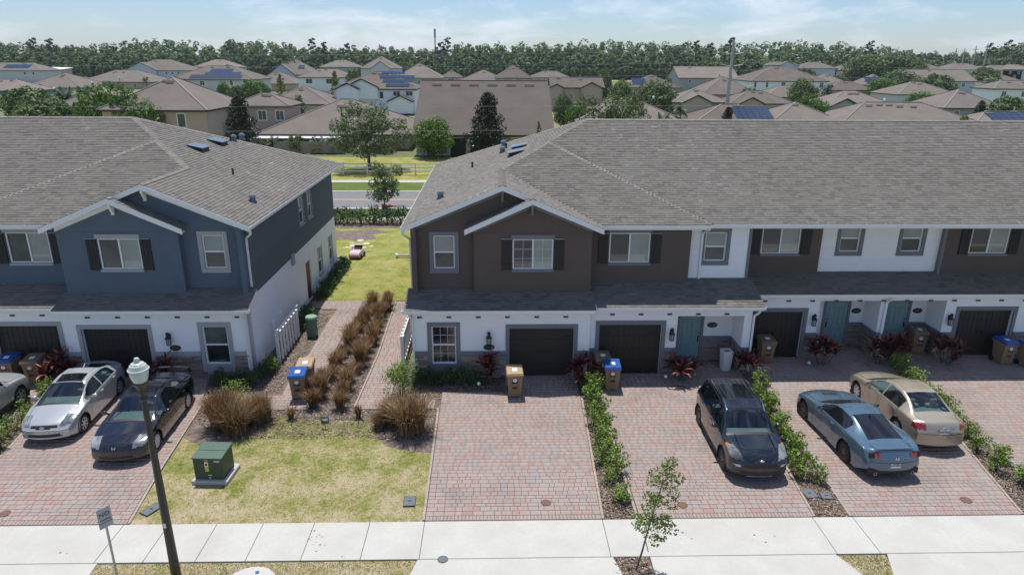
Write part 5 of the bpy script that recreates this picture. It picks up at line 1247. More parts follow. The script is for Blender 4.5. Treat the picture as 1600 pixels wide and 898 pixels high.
mb = MB(); mb.box(-.065, -.005, -.367, -.36, .57, .64); mb.build('label_mark', m_ink, t)
mb = MB(); mb.box(.0, .06, -.39, -.355, .14, .20); mb.build('padlock', m_metal, t)
# ---- telecom pedestal
m_ped = plain('pedestal_green', (.085, .165, .10), .5, var=.1)
t = empty('utility_pedestal', (-8.3, 28.98, 0), 0, 'green cylindrical utility pedestal beside the garden path', 'utility box')
mb = MB(); mb.lathe([(.25, 0), (.25, .86)], 10); mb.build('case', m_ped, t)
mb = MB(); mb.lathe([(.27, .84), (.27, .90), (.24, .95), (.01, .96)], 10); mb.build('cap', plain('pedestal_cap', (.22, .36, .25), .5), t)
# ---- lawn sign
t = empty('lawn_sign', (-5.8, 20.75, 0), rad(4), 'tiny dark green lawn sign with a white band at the edge of the grass', 'sign')
mb = MB(); mb.box(-.13, .13, -.008, .0, .16, .42); p = mb.build('panel', plain('sign_green', (.035, .10, .07), .6), t)
mb = MB(); mb.box(-.10, .10, -.012, -.0085, .265, .365); mb.build('sign_band', m_sticker, p)
mb = MB(); mb.add([(-.11, -.014, .24), (-.03, -.014, .24), (-.075, -.014, .32)], [(0, 1, 2)]); mb.add([(.02, -.014, .24), (.11, -.014, .24), (.06, -.014, .28)], [(0, 1, 2)]); mb.build('sign_picture', m_tgreen, p)
mb = MB(); mb.box(-.012, .012, .0, .008, -.02, .40); mb.build('stake', m_metal, t)
# ---- covers in the ground
m_rust = plain('rusty_cover', (.15, .085, .055), .8, var=.3, scale=18); m_lidg = plain('grey_meter_lid', (.12, .135, .145), .8, var=.15, scale=12)
def disc(x, y, r, mat, label, name='drain_cover'):
    t = empty(name, (x, y, 0), 0, label, 'cover'); mb = MB(); mb.lathe([(r, -.01), (r, .008), (.001, .010)], 20); mb.build('lid', mat, t)
    mb = MB(); mb.lathe([(r*1.12, -.01), (r*1.12, .005), (r, .005)], 20, caps=False); mb.build('rim', m_bronze, t)
disc(1.45, 16.47, .13, m_rust, 'round rusty cover in the empty middle driveway'); disc(5.33, 16.3, .13, m_rust, 'round rusty cover in the driveway in front of the dark crossover')
disc(13.61, 16.39, .14, m_rust, 'round rusty cover in the driveway behind the tan saloon'); disc(-13.58, 16.23, .14, m_rust, 'round rusty cover in the left driveway below the silver saloon')
disc(-1.33, 14.2, .12, m_lidg, 'small blue grey round cover on the sidewalk joint', 'valve_cover')
def lid(x, y, w, d, rz, label):
    t = empty('meter_box', (x, y, 0), rz, label, 'cover'); mb = MB(); mb.cbox(-w/2, w/2, -d/2, d/2, -.03, .018, .006); mb.build('lid', m_lidg, t)
    mb = MB(); mb.box(-.05, .05, -.02, .02, .018, .024); mb.build('lid_latch', m_bronze, t)
    mb = MB()
    for a in (-1, 1): mb.box(a*w/2-.012, a*w/2+.012, -d/2-.012, d/2+.012, -.03, .012); mb.box(-w/2-.01, w/2+.01, a*d/2-.011, a*d/2+.011, -.03, .013)
    mb.build('frame', m_bronze, t)
lid(-2.45, 16.6, .32, .42, .05, 'grey meter lid in the lawn beside the middle driveway'); lid(-9.62, 16.36, .3, .5, -.5, 'dark meter lid in the lawn corner by the lamp post')
lid(9.2, 16.78, .34, .42, .15, 'grey meter lid in the mulch, the left of a pair'); lid(9.64, 16.66, .3, .3, -.1, 'grey meter lid in the mulch, the right of a pair')
t = empty('storm_inlet', (-5.9, 13.35, 0), 0, 'curved concrete inlet top at the bottom edge of the view', 'inlet'); mb = MB(); mb.lathe([(.62, -.05), (.62, .05), (.58, .07), (.001, .08)], 28); mb.build('slab', m_conc, t)
mb = MB(); mb.lathe([(.05, .07), (.05, .085), (.001, .09)], 12, (.08, .38, 0)); mb.build('marker', m_lidb, t)
# ---- white planter, hose, small garden pieces
t = empty('planter', (9.42, 25.2, 0), rad(8), 'tall white tapered planter in the porch by the teal door', 'planter')
mb = MB(); v = []
for w, z in ((.15, 0), (.20, .86), (.165, .86), (.16, .78)): v += [(-w, -w, z), (w, -w, z), (w, w, z), (-w, w, z)]
mb.add(v, [(3, 2, 1, 0)]+[(i*4+k, i*4+(k+1) % 4, i*4+4+(k+1) % 4, i*4+4+k) for i in range(3) for k in range(4)]); mb.build('pot', m_trimw, t)
mb = MB(); mb.box(-.158, .158, -.158, .158, .74, .775); mb.build('soil', m_chip, t)
mb = MB(); mb.tube([(7.0+.33*math.cos(a)*(1+.06*k), 23.55+.16*math.sin(a)*(1+.06*k), .012+.012*k) for k in range(2) for a in np.linspace(0, 2*math.pi, 22)]+[(7.5, 23.55, .02), (8.1, 23.5, .012)], .011, 6); tag(mb.build('garden_hose', m_bronze), 'coiled dark hose lying on the pavers near the red leaved plant', 'hose')
def stake_light(x, y, label):
    t = empty('garden_light', (x, y, 0), 0, label, 'garden light'); mb = MB(); mb.lathe([(.01, -.05), (.01, .16)], 6); mb.build('stake', m_metal, t); mb = MB(); mb.lathe([(.03, .15), (.065, .17), (.07, .22), (.03, .27), (.001, .275)], 12); mb.build('lamp', m_trimw, t, True)
stake_light(-.62, 23.62, 'little white garden light under the hedge by the ledge stone wall'); stake_light(12.95, 25.35, 'little white garden light under the shaded red leaved shrub')
stake_light(6.72, 24.15, 'little white stake beside the red leaved plant near the hose')
# ---- privacy screens beside the two end walls
m_vinyl = plain('white_vinyl', (.70, .71, .70), .5, var=.05)
def screen(x, y0, y1, side, label):
    t = empty('privacy_screen', (x, (y0+y1)/2, 0), 0, label, 'fence'); L = (-x, -(y0+y1)/2, 0)
    for y in (y0, y1): mb = MB(); mb.box(x-.06, x+.06, y-.06, y+.06, -.03, 1.42); mb.box(x-.075, x+.075, y-.075, y+.075, 1.42, 1.46); mb.build('post', m_vinyl, t, loc=L)
    for z in (.15, 1.28): mb = MB(); mb.box(x-.025, x+.025, y0+.065, y1-.065, z, z+.12); mb.build('rail', m_vinyl, t, loc=L)
    n = int((y1-y0)/.4)
    for i in range(n):
        y = y0+.25+(y1-y0-.5)*i/(n-1); s = side
        mb = MB(); mb.box(x+s*.06, x+s*.11, y-.08, y+.08, .05, 1.30); mb.box(x+s*.05, x+s*.12, y-.09, y+.09, 1.30, 1.335); mb.build('picket', m_vinyl, t, loc=L)
screen(-8.95, 26.1, 29.0, 1, 'white picket privacy screen along the slate blue end wall'); screen(-3.72, 25.4, 28.6, -1, 'white picket privacy screen along the brown house end wall')
# ---- wall lanterns and house number plates
m_lglass = gloss('lantern_glass', (.35, .37, .36), .1, 1.5)
def lantern(x, y, z, label):
    t = empty('wall_lantern', (x, y, z), 0, label, 'lantern', 'carriage lanterns on the house fronts')
    mb = MB(); mb.cbox(-.05, .05, -.03, -.001, -.02, .18, .01); mb.tube([(0, -.02, .12), (0, -.09, .20), (0, -.15, .22), (0, -.16, .16)], .013, 6); mb.build('bracket', m_black, t)
    mb = MB(); mb.lathe([(.12, .03), (.115, .05), (.06, .12), (.05, .16), (.06, .18), (.07, .22), (.05, .27), (.01, .29)], 12, (0, -.16, 0)); mb.build('cap', m_black, t, True)
    mb = MB(); mb.lathe([(.075, -.21), (.085, .03)], 10, (0, -.16, 0)); mb.build('glass', m_lglass, t, True)
    mb = MB()
    for k in range(6): a = k*math.pi/3; mb.beam((.085*math.cos(a), -.16+.085*math.sin(a), -.22), (.1*math.cos(a), -.16+.1*math.sin(a), .03), .014, .014)
    mb.lathe([(.09, -.235), (.10, -.22), (.09, -.205)], 12, (0, -.16, 0), caps=False); mb.build('cage', m_black, t)
m_gold = plain('brass_numerals', (.36, .29, .15), .4, metal=.3)
def plaque(x, y, z, num, label):
    t = empty('house_number', (x, y, z), 0, label, 'house number'); mb = MB(); mb.lathe([(.215, -.001), (.215, -.02), (.205, -.025), (.001, -.025)], 26, (0, 0, 0), 'y', 1, .56); mb.build('plate', m_black, t)
    mb = MB(); mb.lathe([(.195, -.025), (.195, -.031), (.185, -.031), (.185, -.025)], 26, (0, 0, 0), 'y', 1, .54, caps=False); mb.build('rim', m_bronze, t)
    o = link_mesh('numerals', text_mesh(num, .125, m_gold, .001), t, (0, -.028, 0)); o.rotation_euler = (rad(90), 0, 0)
lantern(-.23, 24.6, 1.72, 'black carriage lantern above a number plate on the brown row, left of its first garage'); lantern(6.98, 24.85, 1.74, 'black carriage lantern between a garage and the first teal door')
lantern(13.33, 26.35, 1.74, 'black carriage lantern left of the middle teal door'); lantern(19.12, 26.35, 1.74, 'black carriage lantern left of the last garage on the right')
lantern(-12.57, 24.7, 1.70, 'black carriage lantern on the white wall of the slate blue row')
plaque(-.23, 24.6, 1.30, '2730', 'oval house number plate under the lantern of the brown row'); plaque(9.0, 26.05, 1.62, '2728', 'oval house number plate in the porch with the white planter')
plaque(15.80, 27.55, 1.66, '2726', 'oval house number plate right of the middle teal door'); plaque(18.52, 27.55, 1.66, '2724', 'oval house number plate right of the last teal door')
plaque(-12.42, 24.7, 1.28, '2734', 'oval house number plate under the lantern of the slate blue row')
# ---- ride-on toy car on the back lawn
m_pink = gloss('pink_plastic', (.66, .50, .54), .3, 1.5); m_pinkd = gloss('dark_pink_plastic', (.30, .12, .17), .3, 1.5)
t = empty('toy_car', (-8.75, 42.0, 0), rad(-6), 'pink and white ride on toy car on the back lawn', 'toy car')
mb = MB(); v = []
for y, w, z0, z1 in ((-.60, .30, .12, .30), (-.50, .36, .10, .40), (-.1, .37, .10, .46), (.45, .36, .10, .44), (.58, .31, .14, .38)): v += [(-w, y, z0), (w, y, z0), (w*.9, y, z1), (-w*.9, y, z1)]
mb.add(v, [(0, 1, 2, 3), (19, 18, 17, 16)]+[(i*4+k, i*4+4+k, i*4+4+(k+1) % 4, i*4+(k+1) % 4) for i in range(4) for k in range(4)]); mb.build('body', m_pink, t)
mb = MB(); mb.beam((-.28, -.12, .44), (-.26, .02, .62), .03, .03); mb.beam((.28, -.12, .44), (.26, .02, .62), .03, .03); mb.beam((-.27, .02, .62), (.27, .02, .62), .03, .03); mb.build('windscreen_frame', m_black, t)
mb = MB(); mb.cbox(-.26, .26, .18, .42, .42, .52, .03); mb.cbox(-.26, .26, .38, .46, .5, .68, .02); mb.build('seat', m_black, t)
mb = MB(); mb.cbox(-.33, .33, -.64, -.56, .12, .24, .02); mb.build('bumper', m_pinkd, t)
for s in (-1, 1):
    for y in (-.36, .36): mb = MB(); mb.lathe([(.06, s*.30), (.14, s*.30), (.14, s*.40), (.05, s*.40)], 14, (0, y, .14), 'x'); mb.build('wheel', m_tyre, t)
# ---- fallen traffic drum, pipe, bare patches beyond
c = at(609, 326); t = empty('traffic_cone', (c[0], c[1], .0), rad(12), 'orange traffic cone lying on its side by the far road verge', 'traffic cone')
m_or = plain('orange_plastic', (.60, .19, .05), .6); mb = MB(); mb.lathe([(.22, -.6), (.05, .55), (.001, .56)], 14, (0, 0, .22), 'x'); mb.build('cone', m_or, t, True)
mb = MB(); mb.cbox(-.66, -.60, -.3, .3, .0, .5, .01); mb.build('base', m_or, t); mb = MB(); mb.lathe([(.165, -.25), (.13, -.02)], 14, (0, 0, .225), 'x'); mb.build('band', m_trimw, t)
c = at(620, 402); t = empty('drain_pipe', (c[0], c[1], 0), 0, 'pale pipe poking out past the brown house end wall', 'pipe'); mb = MB(); mb.tube([(0, 0, .12), (1.6, 0, .12)], .07, 10); mb.build('pipe', m_conc2, t); mb = MB(); mb.lathe([(.13, -.06), (.13, .08)], 12, (0, 0, .13), 'x'); mb.build('collar', m_trimw, t)
m_sand = plain('pale_sand', (.52, .47, .40), .95, var=.2, scale=3)
R = random.Random(5)
for px, py, a, b in ((556, 383, .5, .45), (573, 380, .35, .3), (545, 386, .45, .18), (563, 375, .25, .4), (568, 386, .3, .25), (550, 379, .22, .15), (580, 384, .2, .2)):
    c = at(px, py); sheet('sand_patch', [(c[0]+a*math.cos(q)*R.uniform(.6, 1), c[1]+b*math.sin(q)*R.uniform(.6, 1)) for q in np.linspace(0, 2*math.pi, 12)[:-1]], -.02+R.uniform(0, .004), m_sand)
c0, c1 = at(530, 375), at(600, 366)
sheet('bare_soil', [(-14, 46.6), (-12, 45.6), (-10.6, 46.6), (-9.4, 45.9), (-8.3, 46.8), (-8.8, 48.0), (-7.5, 48.6), (-9.0, 49.5), (-11, 48.9), (-14, 49.6)], -.024, m_mulchg)
sheet('mulch_bed', [(-14, 49.8), (-3, 49.8), (-3, 52.4), (-14, 52.4)], -.022, m_mulchg)
for x0, x1 in ((-10.2, -8.6), (-8.4, -6.9), (-6.7, -5.2)): sheet('sand_patch', [(x0, 52.7), (x1, 52.6), (x1, 53.7), (x0+.2, 53.9)], -.018, m_sand)
# ---- post and rail fence, board fence beyond the road
t = empty('rail_fence', (-14, 74.6, 0), 0, 'white three rail fence along the verge beyond the road', 'fence')
for k in range(14): mb = MB(); x = -18+k*2.6; mb.box(x-.07, x+.07, -.07, .07, -.05, 1.25); mb.box(x-.09, x+.09, -.09, .09, 1.25, 1.30); mb.build('post', m_vinyl, t)
for z in (.30, .68, 1.06):
    for k in range(13): mb = MB(); x = -18+k*2.6; mb.box(x+.075, x+2.52, -.025, .025, z, z+.13); mb.build('rail', m_vinyl, t)
m_tanf = plain('tan_vinyl_fence', (.33, .285, .22), .6, var=.06)
t = empty('board_fence', (-20, 92, 0), 0, 'tan solid board fence around the yard behind the rail fence', 'fence')
def bfence(a, b, h=1.55):
    a, b = Vector(a), Vector(b); d = (b-a); n = max(1, round(d.length/2.4))
    for i in range(n+1): p = a+d*i/n; mb = MB(); mb.box(p.x-.07, p.x+.07, p.y-.07, p.y+.07, 0, h+.1); mb.build('post', m_tanf, t, loc=(20, -92, 0))
    mb = MB(); N_ = round(d.length/.3)
    for i in range(N_): p, q = a+d*(i+.03)/N_, a+d*(i+.97)/N_; mb.beam((p.x, p.y, h/2), (q.x, q.y, h/2), .03, h)
    link_mesh('boards', mb.mesh('boards', m_tanf), t, (20, -92, 0), 'stuff')
bfence((-29, 91.8), (-13.6, 91.8)); bfence((-13.6, 91.8), (-12.4, 112))
# ================================================================ planting close by
L_green = leafmat('bright_shrub_leaf', [(0, (.055, .115, .016)), (.4, (.11, .20, .026)), (.75, (.20, .29, .045)), (1, (.34, .38, .085))], .22, .5, .35, 1.5)
L_hedge = leafmat('dark_hedge_leaf', [(0, (.020, .055, .012)), (.6, (.042, .10, .020)), (1, (.10, .18, .035))], .15, .5, .4, 2)
L_oak = leafmat('oak_leaf', [(0, (.055, .080, .034)), (.5, (.095, .132, .052)), (1, (.165, .20, .09))], .2, .55, .4, .5)
L_lime = leafmat('lime_tree_leaf', [(0, (.045, .10, .015)), (.5, (.085, .17, .022)), (1, (.17, .26, .05))], .25, .5, .4, .5)
L_mag = leafmat('magnolia_leaf', [(0, (.012, .026, .011)), (.5, (.022, .042, .016)), (.7, (.045, .045, .015)), (.85, (.10, .062, .022)), (1, (.14, .085, .035))], .05, .35, .3, .6)
L_bush = leafmat('midground_leaf', [(0, (.050, .088, .028)), (.5, (.092, .145, .044)), (1, (.18, .24, .075))], .15, .6, .5, .25)
L_palm = leafmat('palm_leaf', [(0, (.035, .075, .022)), (.5, (.065, .12, .035)), (1, (.13, .18, .06))], .2, .5, .2, .5)
L_grass = leafmat('copper_grass_blade', [(0, (.085, .044, .027)), (.32, (.155, .080, .043)), (.56, (.245, .145, .072)), (.76, (.38, .27, .155)), (.86, (.54, .43, .29)), (.92, (.17, .17, .055)), (1, (.12, .14, .04))], .2, .8, .25, 1.)
L_ti = leafmat('ti_plant_leaf', [(0, (.035, .011, .014)), (.4, (.085, .020, .024)), (.7, (.17, .042, .04)), (.88, (.31, .13, .09)), (1, (.48, .30, .22))], .15, .4, .2, 2)
m_bark = plain('bark', (.13, .105, .085), .95, var=.3, scale=14, bmp=.5, bscale=40)
m_stem = plain('green_stem', (.10, .085, .05), .9)

def leafcloud(C_, size, out=None, aspect=.55, droop=.0, rs=nr):
    """rhombic leaves round given centres; out = preferred normals"""
    n = len(C_); d = rs.normal(0, 1, (n, 3)); d /= np.linalg.norm(d, axis=1)[:, None]
    if out is not None: d = d*.75+out; d /= np.linalg.norm(d, axis=1)[:, None]+1e-6
    r = rs.normal(0, 1, (n, 3)); u = np.cross(d, r); u /= np.linalg.norm(u, axis=1)[:, None]+1e-6; w = np.cross(d, u)
    s = (size*rs.uniform(.6, 1.25, n))[:, None]
    V = np.stack([C_-u*s, C_+w*s*aspect, C_+u*s, C_-w*s*aspect], 1); V[:, 2, 2] -= droop*s[:, 0]
    return V.reshape(-1, 3), np.arange(n*4).reshape(-1, 4)
def clumps(centres, radii, per, rs=nr, squash=.8):
    out, nn = [], []
    for c, r, k in zip(centres, radii, per):
        d = rs.normal(0, 1, (k, 3)); d /= np.linalg.norm(d, axis=1)[:, None]
        q = d*(rs.uniform(.45, 1.05, k)**.6)[:, None]*r; q[:, 2] *= squash
        out.append(np.array(c)+q); nn.append(d)
    return np.concatenate(out), np.concatenate(nn)
def mesh_of(v, f, name, mat): return np_mesh(name, v, f, mat)

# ---- grasses
def tuft_mesh(h, r, n, seed, spread=.75, w=.012, segs=5):
    rs = np.random.RandomState(seed); V = np.zeros((n, segs+1, 2, 3)); a = rs.uniform(0, 2*np.pi, n); le = rs.uniform(.15, 1, n)**.8*spread; hh = h*rs.uniform(.65, 1.1, n)
    b = rs.uniform(0, 2*np.pi, n); br = r*np.sqrt(rs.uniform(0, 1, n))*.45; ww = w*rs.uniform(.6, 1.4, n)
    for s in range(segs+1):
        t = s/segs; out = le*(t**1.7)*hh; z = hh*(t-.52*le*t**2.8)
        x = br*np.cos(b)+out*np.cos(a); y = br*np.sin(b)+out*np.sin(a); q = ww*(1-t*.75)*(1 if s < segs else .25)
        if segs-2 <= s < segs: q = q*1.7
        for k, sg in ((0, -1), (1, 1)):
            V[:, s, k, 0] = x-np.sin(a)*q*sg; V[:, s, k, 1] = y+np.cos(a)*q*sg; V[:, s, k, 2] = z
    base = (np.arange(n)*(segs+1)*2)[:, None]; F = []
    for s in range(segs): F.append(np.stack([base[:, 0]+s*2, base[:, 0]+s*2+1, base[:, 0]+s*2+3, base[:, 0]+s*2+2], 1))
    return np_mesh('tuft', V.reshape(-1, 3), np.concatenate(F), L_grass)
TUFTS = [tuft_mesh(1.15, .42, 520, 1, .55, .009), tuft_mesh(1.0, .40, 480, 2, .62, .009), tuft_mesh(1.25, .42, 520, 3, .5, .009)]
BIGT = [tuft_mesh(1.6, 1.0, 1700, 4, .60, .0085, 6), tuft_mesh(1.5, .95, 1500, 5, .66, .0085, 6)]
SMALLT = [tuft_mesh(.55, .16, 120, 6, .5), tuft_mesh(.6, .18, 130, 7, .6)]
def grass_clump(x, y, me, sc, label, group='copper ornamental grasses'):
    o = link_mesh('ornamental_grass', me); o.location = (x, y, -.04); o.rotation_euler = (0, 0, rng.uniform(0, 6.28)); o.scale = (sc, sc, sc*rng.uniform(.92, 1.1)); tag(o, label, 'grass', group)
ORD = ['first', 'second', 'third', 'fourth', 'fifth', 'sixth', 'seventh', 'eighth', 'ninth', 'tenth', 'eleventh', 'twelfth', 'thirteenth', 'fourteenth', 'fifteenth', 'sixteenth']
for i, (px, py) in enumerate(((420, 653), (455, 653), (560, 651))): c = at(px, py); grass_clump(c[0], c[1], SMALLT[i % 2], 1., 'small tuft of copper grass edging the lawn, %s from the left of the three' % ORD[i])
r1 = [(-6.5+.3*k/15+rng.uniform(-.10, .10), 22.3+.73*k) for k in range(16)]
r2 = [(-5.66+.26*k/15+rng.uniform(-.10, .10), 22.2+.73*k) for k in range(16)]
for nm, r in (('left', r1), ('right', r2)):
    for i, (x, y) in enumerate(r):
        sc = (1.0, 1.12, .8, .95, 1.05, .72, .98)[(i*3+(nm == 'left')) % 7]*(.74 if i == 0 else .82)
        grass_clump(x+rng.uniform(-.08, .08), y, TUFTS[(i+(nm == 'left')) % 3], sc, '%s copper grass from the lawn in the %s row between the two paths' % (ORD[i], nm))
for x, y, m, s, l in ((-9.35, 20.95, 0, .98, 'large copper grass clump by the black saloon, the left of three'), (-8.75, 20.55, 1, 1.0, 'large copper grass clump left of the lawn, the middle and nearest of three'), (-8.2, 21.25, 0, .85, 'large copper grass clump left of the lawn, the right of three'),
                      (-2.85, 20.5, 0, 1.12, 'largest copper grass clump, beside the empty driveway'), (-3.6, 21.1, 1, .72, 'copper grass clump directly left of the largest one by the driveway'), (-3.95, 20.8, 1, .5, 'low copper grass clump at the lawn corner, left of the largest one')): grass_clump(x, y, BIGT[m], s*.86, l, 'large copper grass clumps')

# ---- ti plants: every leaf its own piece
def ti_leaf(seed):
    rs = random.Random(seed); L_, w = rs.uniform(.36, .5), rs.uniform(.035, .05); V = []; n = 5
    for s in range(n+1):
        t = s/n; q = w*math.sin(math.pi*(.12+.86*t))**.8; x = L_*t; z = .18*L_*math.sin(t*2.4)-.22*L_*t*t
        V += [(x, -q, z+q*.25), (x, 0, z), (x, q, z+q*.25)]
    F = []
    for s in range(n):
        for k in (0, 1): F.append((s*3+k, s*3+k+1, s*3+3+k+1, s*3+3+k))
    return np_mesh('leaf', V, F, L_ti)
TIL = [ti_leaf(i) for i in range(5)]
def ti_plant(x, y, label, r=.45, h=.7, heads=5, n=11, z=0.):
    r *= 1.15; h *= 1.12; n += 3
    t = empty('red_leaved_plant', (x, y, z), rng.uniform(0, 6), label, 'shrub', 'red leaved plants along the house fronts'); mb = MB()
    for k in range(heads):
        a = k*2.4+rng.uniform(-.3, .3); rr = r*math.sqrt((k+.3)/heads)*.75; hx, hy, hz = rr*math.cos(a), rr*math.sin(a), h*rng.uniform(.45, 1.)*(1.1-.4*rr/r)
        mb.tube([(hx*.3, hy*.3, -.05), (hx*.8, hy*.8, hz*.6), (hx, hy, hz)], .014, 5)
        for j in range(n):
            an = j*2.39996+k; el = rng.uniform(.05, 1.2) if j > 3 else rng.uniform(.9, 1.4); o = link_mesh('leaf', TIL[rng.randrange(5)], t, (hx, hy, hz+rng.uniform(-.10, .04)))
            o.rotation_euler = (rng.uniform(-.3, .3), -el, an); s = rng.uniform(1.05, 1.5); o.scale = (s, s, s)
    mb.build('stems', m_stem, t)
ti_plant(3.52, 24.0, 'big dark red leaved plant between the two garages of the brown house', .62, .85, 8, 12)
ti_plant(7.35, 24.35, 'red leaved plant with pale sunlit leaves below the first teal door', .62, .6, 8, 12)
ti_plant(10.0, 24.35, 'red leaved plant at the foot of the porch column with the downspout', .5, .75, 6, 12)
ti_plant(13.6, 25.6, 'shaded red leaved shrub below the middle teal door', .62, .85, 8, 12)
ti_plant(16.1, 25.7, 'dark red leaved shrub below the last teal door, right of the tan saloon nose', .6, .8, 7, 12); ti_plant(17.1, 26.2, 'dark red leaved shrub between the last teal door and the bin in the porch', .5, .8, 6, 11)
ti_plant(18.9, 25.7, 'large dark red leaved shrub before the last garage on the right', .7, .85, 8, 12)
ti_plant(-.25, 24.1, 'upright dark red leaved plant against the ledge stone beside the tan lidded bin', .22, .85, 4, 9)
ti_plant(-16.75, 24.2, 'red leaved shrub beside the brown lidded bin near the silver saloon', .6, .85, 8, 12); ti_plant(-12.9, 24.25, 'dark red leaved plant behind the black saloon', .45, .8, 5, 11)

# ---- clipped and loose shrubs
def shrub_mesh(seed, h, r, n, leaf, mat, sparse=1.):
    rs = np.random.RandomState(seed); k = int(12*sparse); cs, rr = [], []
    for i in range(k):
        a = i*2.4; q = r*math.sqrt((i+.5)/k)*.75; z = h*rs.uniform(.25, .9)*(1-.25*q/r); cs.append((q*math.cos(a), q*math.sin(a), z)); rr.append(r*rs.uniform(.26, .42))
    p, nn = clumps(cs, rr, [n//k]*k, rs, 1.1); v, f = leafcloud(p, leaf, nn*.6+np.array([0, 0, .5]), .6, .1, rs); return np_mesh('foliage', v, f, mat)
def stems_mesh(seed, h, r):
    rs = random.Random(seed); mb = MB()
    for k in range(6): a = k*1.05+rs.uniform(-.3, .3); q = r*rs.uniform(.3, .7); mb.tube([(0, 0, -.03), (q*.5*math.cos(a), q*.5*math.sin(a), h*.4), (q*math.cos(a), q*math.sin(a), h*.8)], [.012, .009, .005], 5)
    return mb.mesh('stems', m_stem)
SHR = [shrub_mesh(20+i, .85, .34, 420, .038, L_green) for i in range(4)]; SST = [stems_mesh(i, .8, .3) for i in range(2)]
HED = [shrub_mesh(30+i, .62, .42, 620, .036, L_hedge) for i in range(3)]
def shrub(x, y, fol, sc, label, group, cat='shrub', name='shrub'):
    t = empty(name, (x, y, -.04), rng.uniform(0, 6.28), label, cat, group); sc *= 1.18; t.scale = (sc, sc, sc*rng.uniform(.85, 1.2))
    link_mesh('foliage', fol, t); link_mesh('stems', SST[rng.randrange(2)], t)
def strip(pts, words, fols=SHR):
    for i, (x, y, s) in enumerate(pts): shrub(x, y, fols[(i*3+1) % len(fols)], s, '%s green shrub from the sidewalk %s' % (ORD[i], words), 'green shrubs in strips between the driveways')
strip([(3.62, 16.55, .85), (3.42, 17.45, .62), (3.72, 17.9, 1.02), (3.35, 18.45, .85), (3.72, 18.85, .95), (3.5, 19.5, .9), (3.72, 20.2, 1.02), (3.45, 20.8, .95), (3.72, 21.5, 1.05), (3.5, 22.2, 1.05), (3.7, 22.9, 1.1), (3.55, 23.5, .9)], 'beside the empty driveway')
strip([(9.35, 17.75, 1.15), (9.72, 17.4, .8), (9.4, 18.6, 1.1), (9.75, 19.1, .9), (9.5, 19.8, 1.05), (9.85, 20.5, .9), (9.7, 21.2, 1.), (9.95, 21.9, .95), (9.9, 22.6, 1.), (10.1, 23.3, .95)], 'between crossover and blue coupe')
strip([(15.9, 17.2, .95), (15.55, 17.9, .9), (16.05, 18.4, .85), (15.7, 19.0, .9), (15.95, 19.8, .9), (15.95, 20.6, .95), (16.15, 21.3, .9), (16.3, 22.1, 1.0), (16.2, 22.9, .95), (16.45, 23.7, 1.), (16.3, 24.5, 1.05), (16.5, 25.2, .95)], 'right of the tan saloon')
strip([(-15.9, 18.7, 1.), (-15.95, 19.6, .95), (-16.25, 20.4, .8), (-16.05, 21.0, .9), (-16.4, 21.7, .85), (-16.35, 22.6, .8), (-16.7, 23.3, .8)], 'left of the silver saloon')
for i, x in enumerate((-3.0, -2.45, -1.9, -1.35, -.8)): shrub(x, 24.1, HED[i % 3], .88, 'dark clipped hedge shrub under the ground floor window, %s from the left' % ORD[i], 'hedge under the brown house window', 'hedge', 'hedge_shrub')
for i, (x, y) in enumerate(((-10.6, 24.05), (-10.0, 23.95), (-9.4, 24.1), (-9.2, 24.8))): shrub(x, y, HED[i % 3], .95, 'dark hedge shrub at the slate blue corner, %s from the left' % ORD[i], 'hedge at the slate blue corner', 'hedge', 'hedge_shrub')
for i, (x, y) in enumerate(((-9.0, 25.3), (-9.05, 29.8), (-9.0, 30.6), (-9.1, 31.4))): shrub(x, y, SHR[i % 4] if i == 0 else HED[i % 3], 1.0, '%s green shrub along the slate blue end wall, counted from its corner' % ORD[i], 'shrubs along the slate blue end wall')
for i in range(11): shrub(-9.15+(.12 if i % 2 else 0), 34.0+i*.62, HED[i % 3], .95, '%s hedge shrub from the path in the row beyond the red side door' % ORD[i], 'hedge beyond the red side door', 'hedge', 'hedge_shrub')
for i in range(10): shrub(-13.3+i*1.02, 51.3, HED[i % 3], 1.75, 'hedge shrub along the far end of the back lawn, %s from the left' % ORD[i], 'hedge at the end of the back lawn', 'hedge', 'hedge_shrub')
# taller loose shrubs
def big_shrub(x, y, h, r, n, leaf, mat, label, seed):
    t = empty('tall_shrub', (x, y, -.04), 0, label, 'shrub'); link_mesh('foliage', shrub_mesh(seed, h, r, n, leaf, mat, 1.8), t); link_mesh('stems', stems_mesh(seed, h, r), t)
big_shrub(-3.5, 23.0, 1.95, .72, 2600, .035, L_green, 'tall bright green shrub at the brown house corner by the path', 51)
big_shrub(-9.35, 22.2, 1.25, .6, 900, .04, L_green, 'loose yellow green shrub in front of the slate blue corner window', 52)
# ================================================================ the neighbourhood beyond the road
def roofmat(name='far_roof_shingle', k=1.):
    m, N_, L_, p = newmat(name); v = wpos(N_, L_); o = N_.new('ShaderNodeObjectInfo').outputs['Random']
    c = ramp(N_, L_, o, [(0, (.135, .115, .097)), (.4, (.182, .157, .134)), (.7, (.165, .146, .129)), (1, (.215, .186, .156))])
    n = math_(N_, L_, 'ADD', math_(N_, L_, 'MULTIPLY', noise(N_, L_, v, .35, 3), .5), math_(N_, L_, 'MULTIPLY', noise(N_, L_, v, 5, 5, .8), .5))
    c = mixc(N_, L_, 1., c, ramp(N_, L_, n, [(.3, (.80*k,)*3), (.7, (1.2*k,)*3)]), 'MULTIPLY')
    L_.new(c, p.inputs['Base Color']); p.inputs['Roughness'].default_value = .95; p.inputs['Specular IOR Level'].default_value = .2; return m
m_froof = roofmat(); m_froofd = roofmat('far_roof_dark', .68)
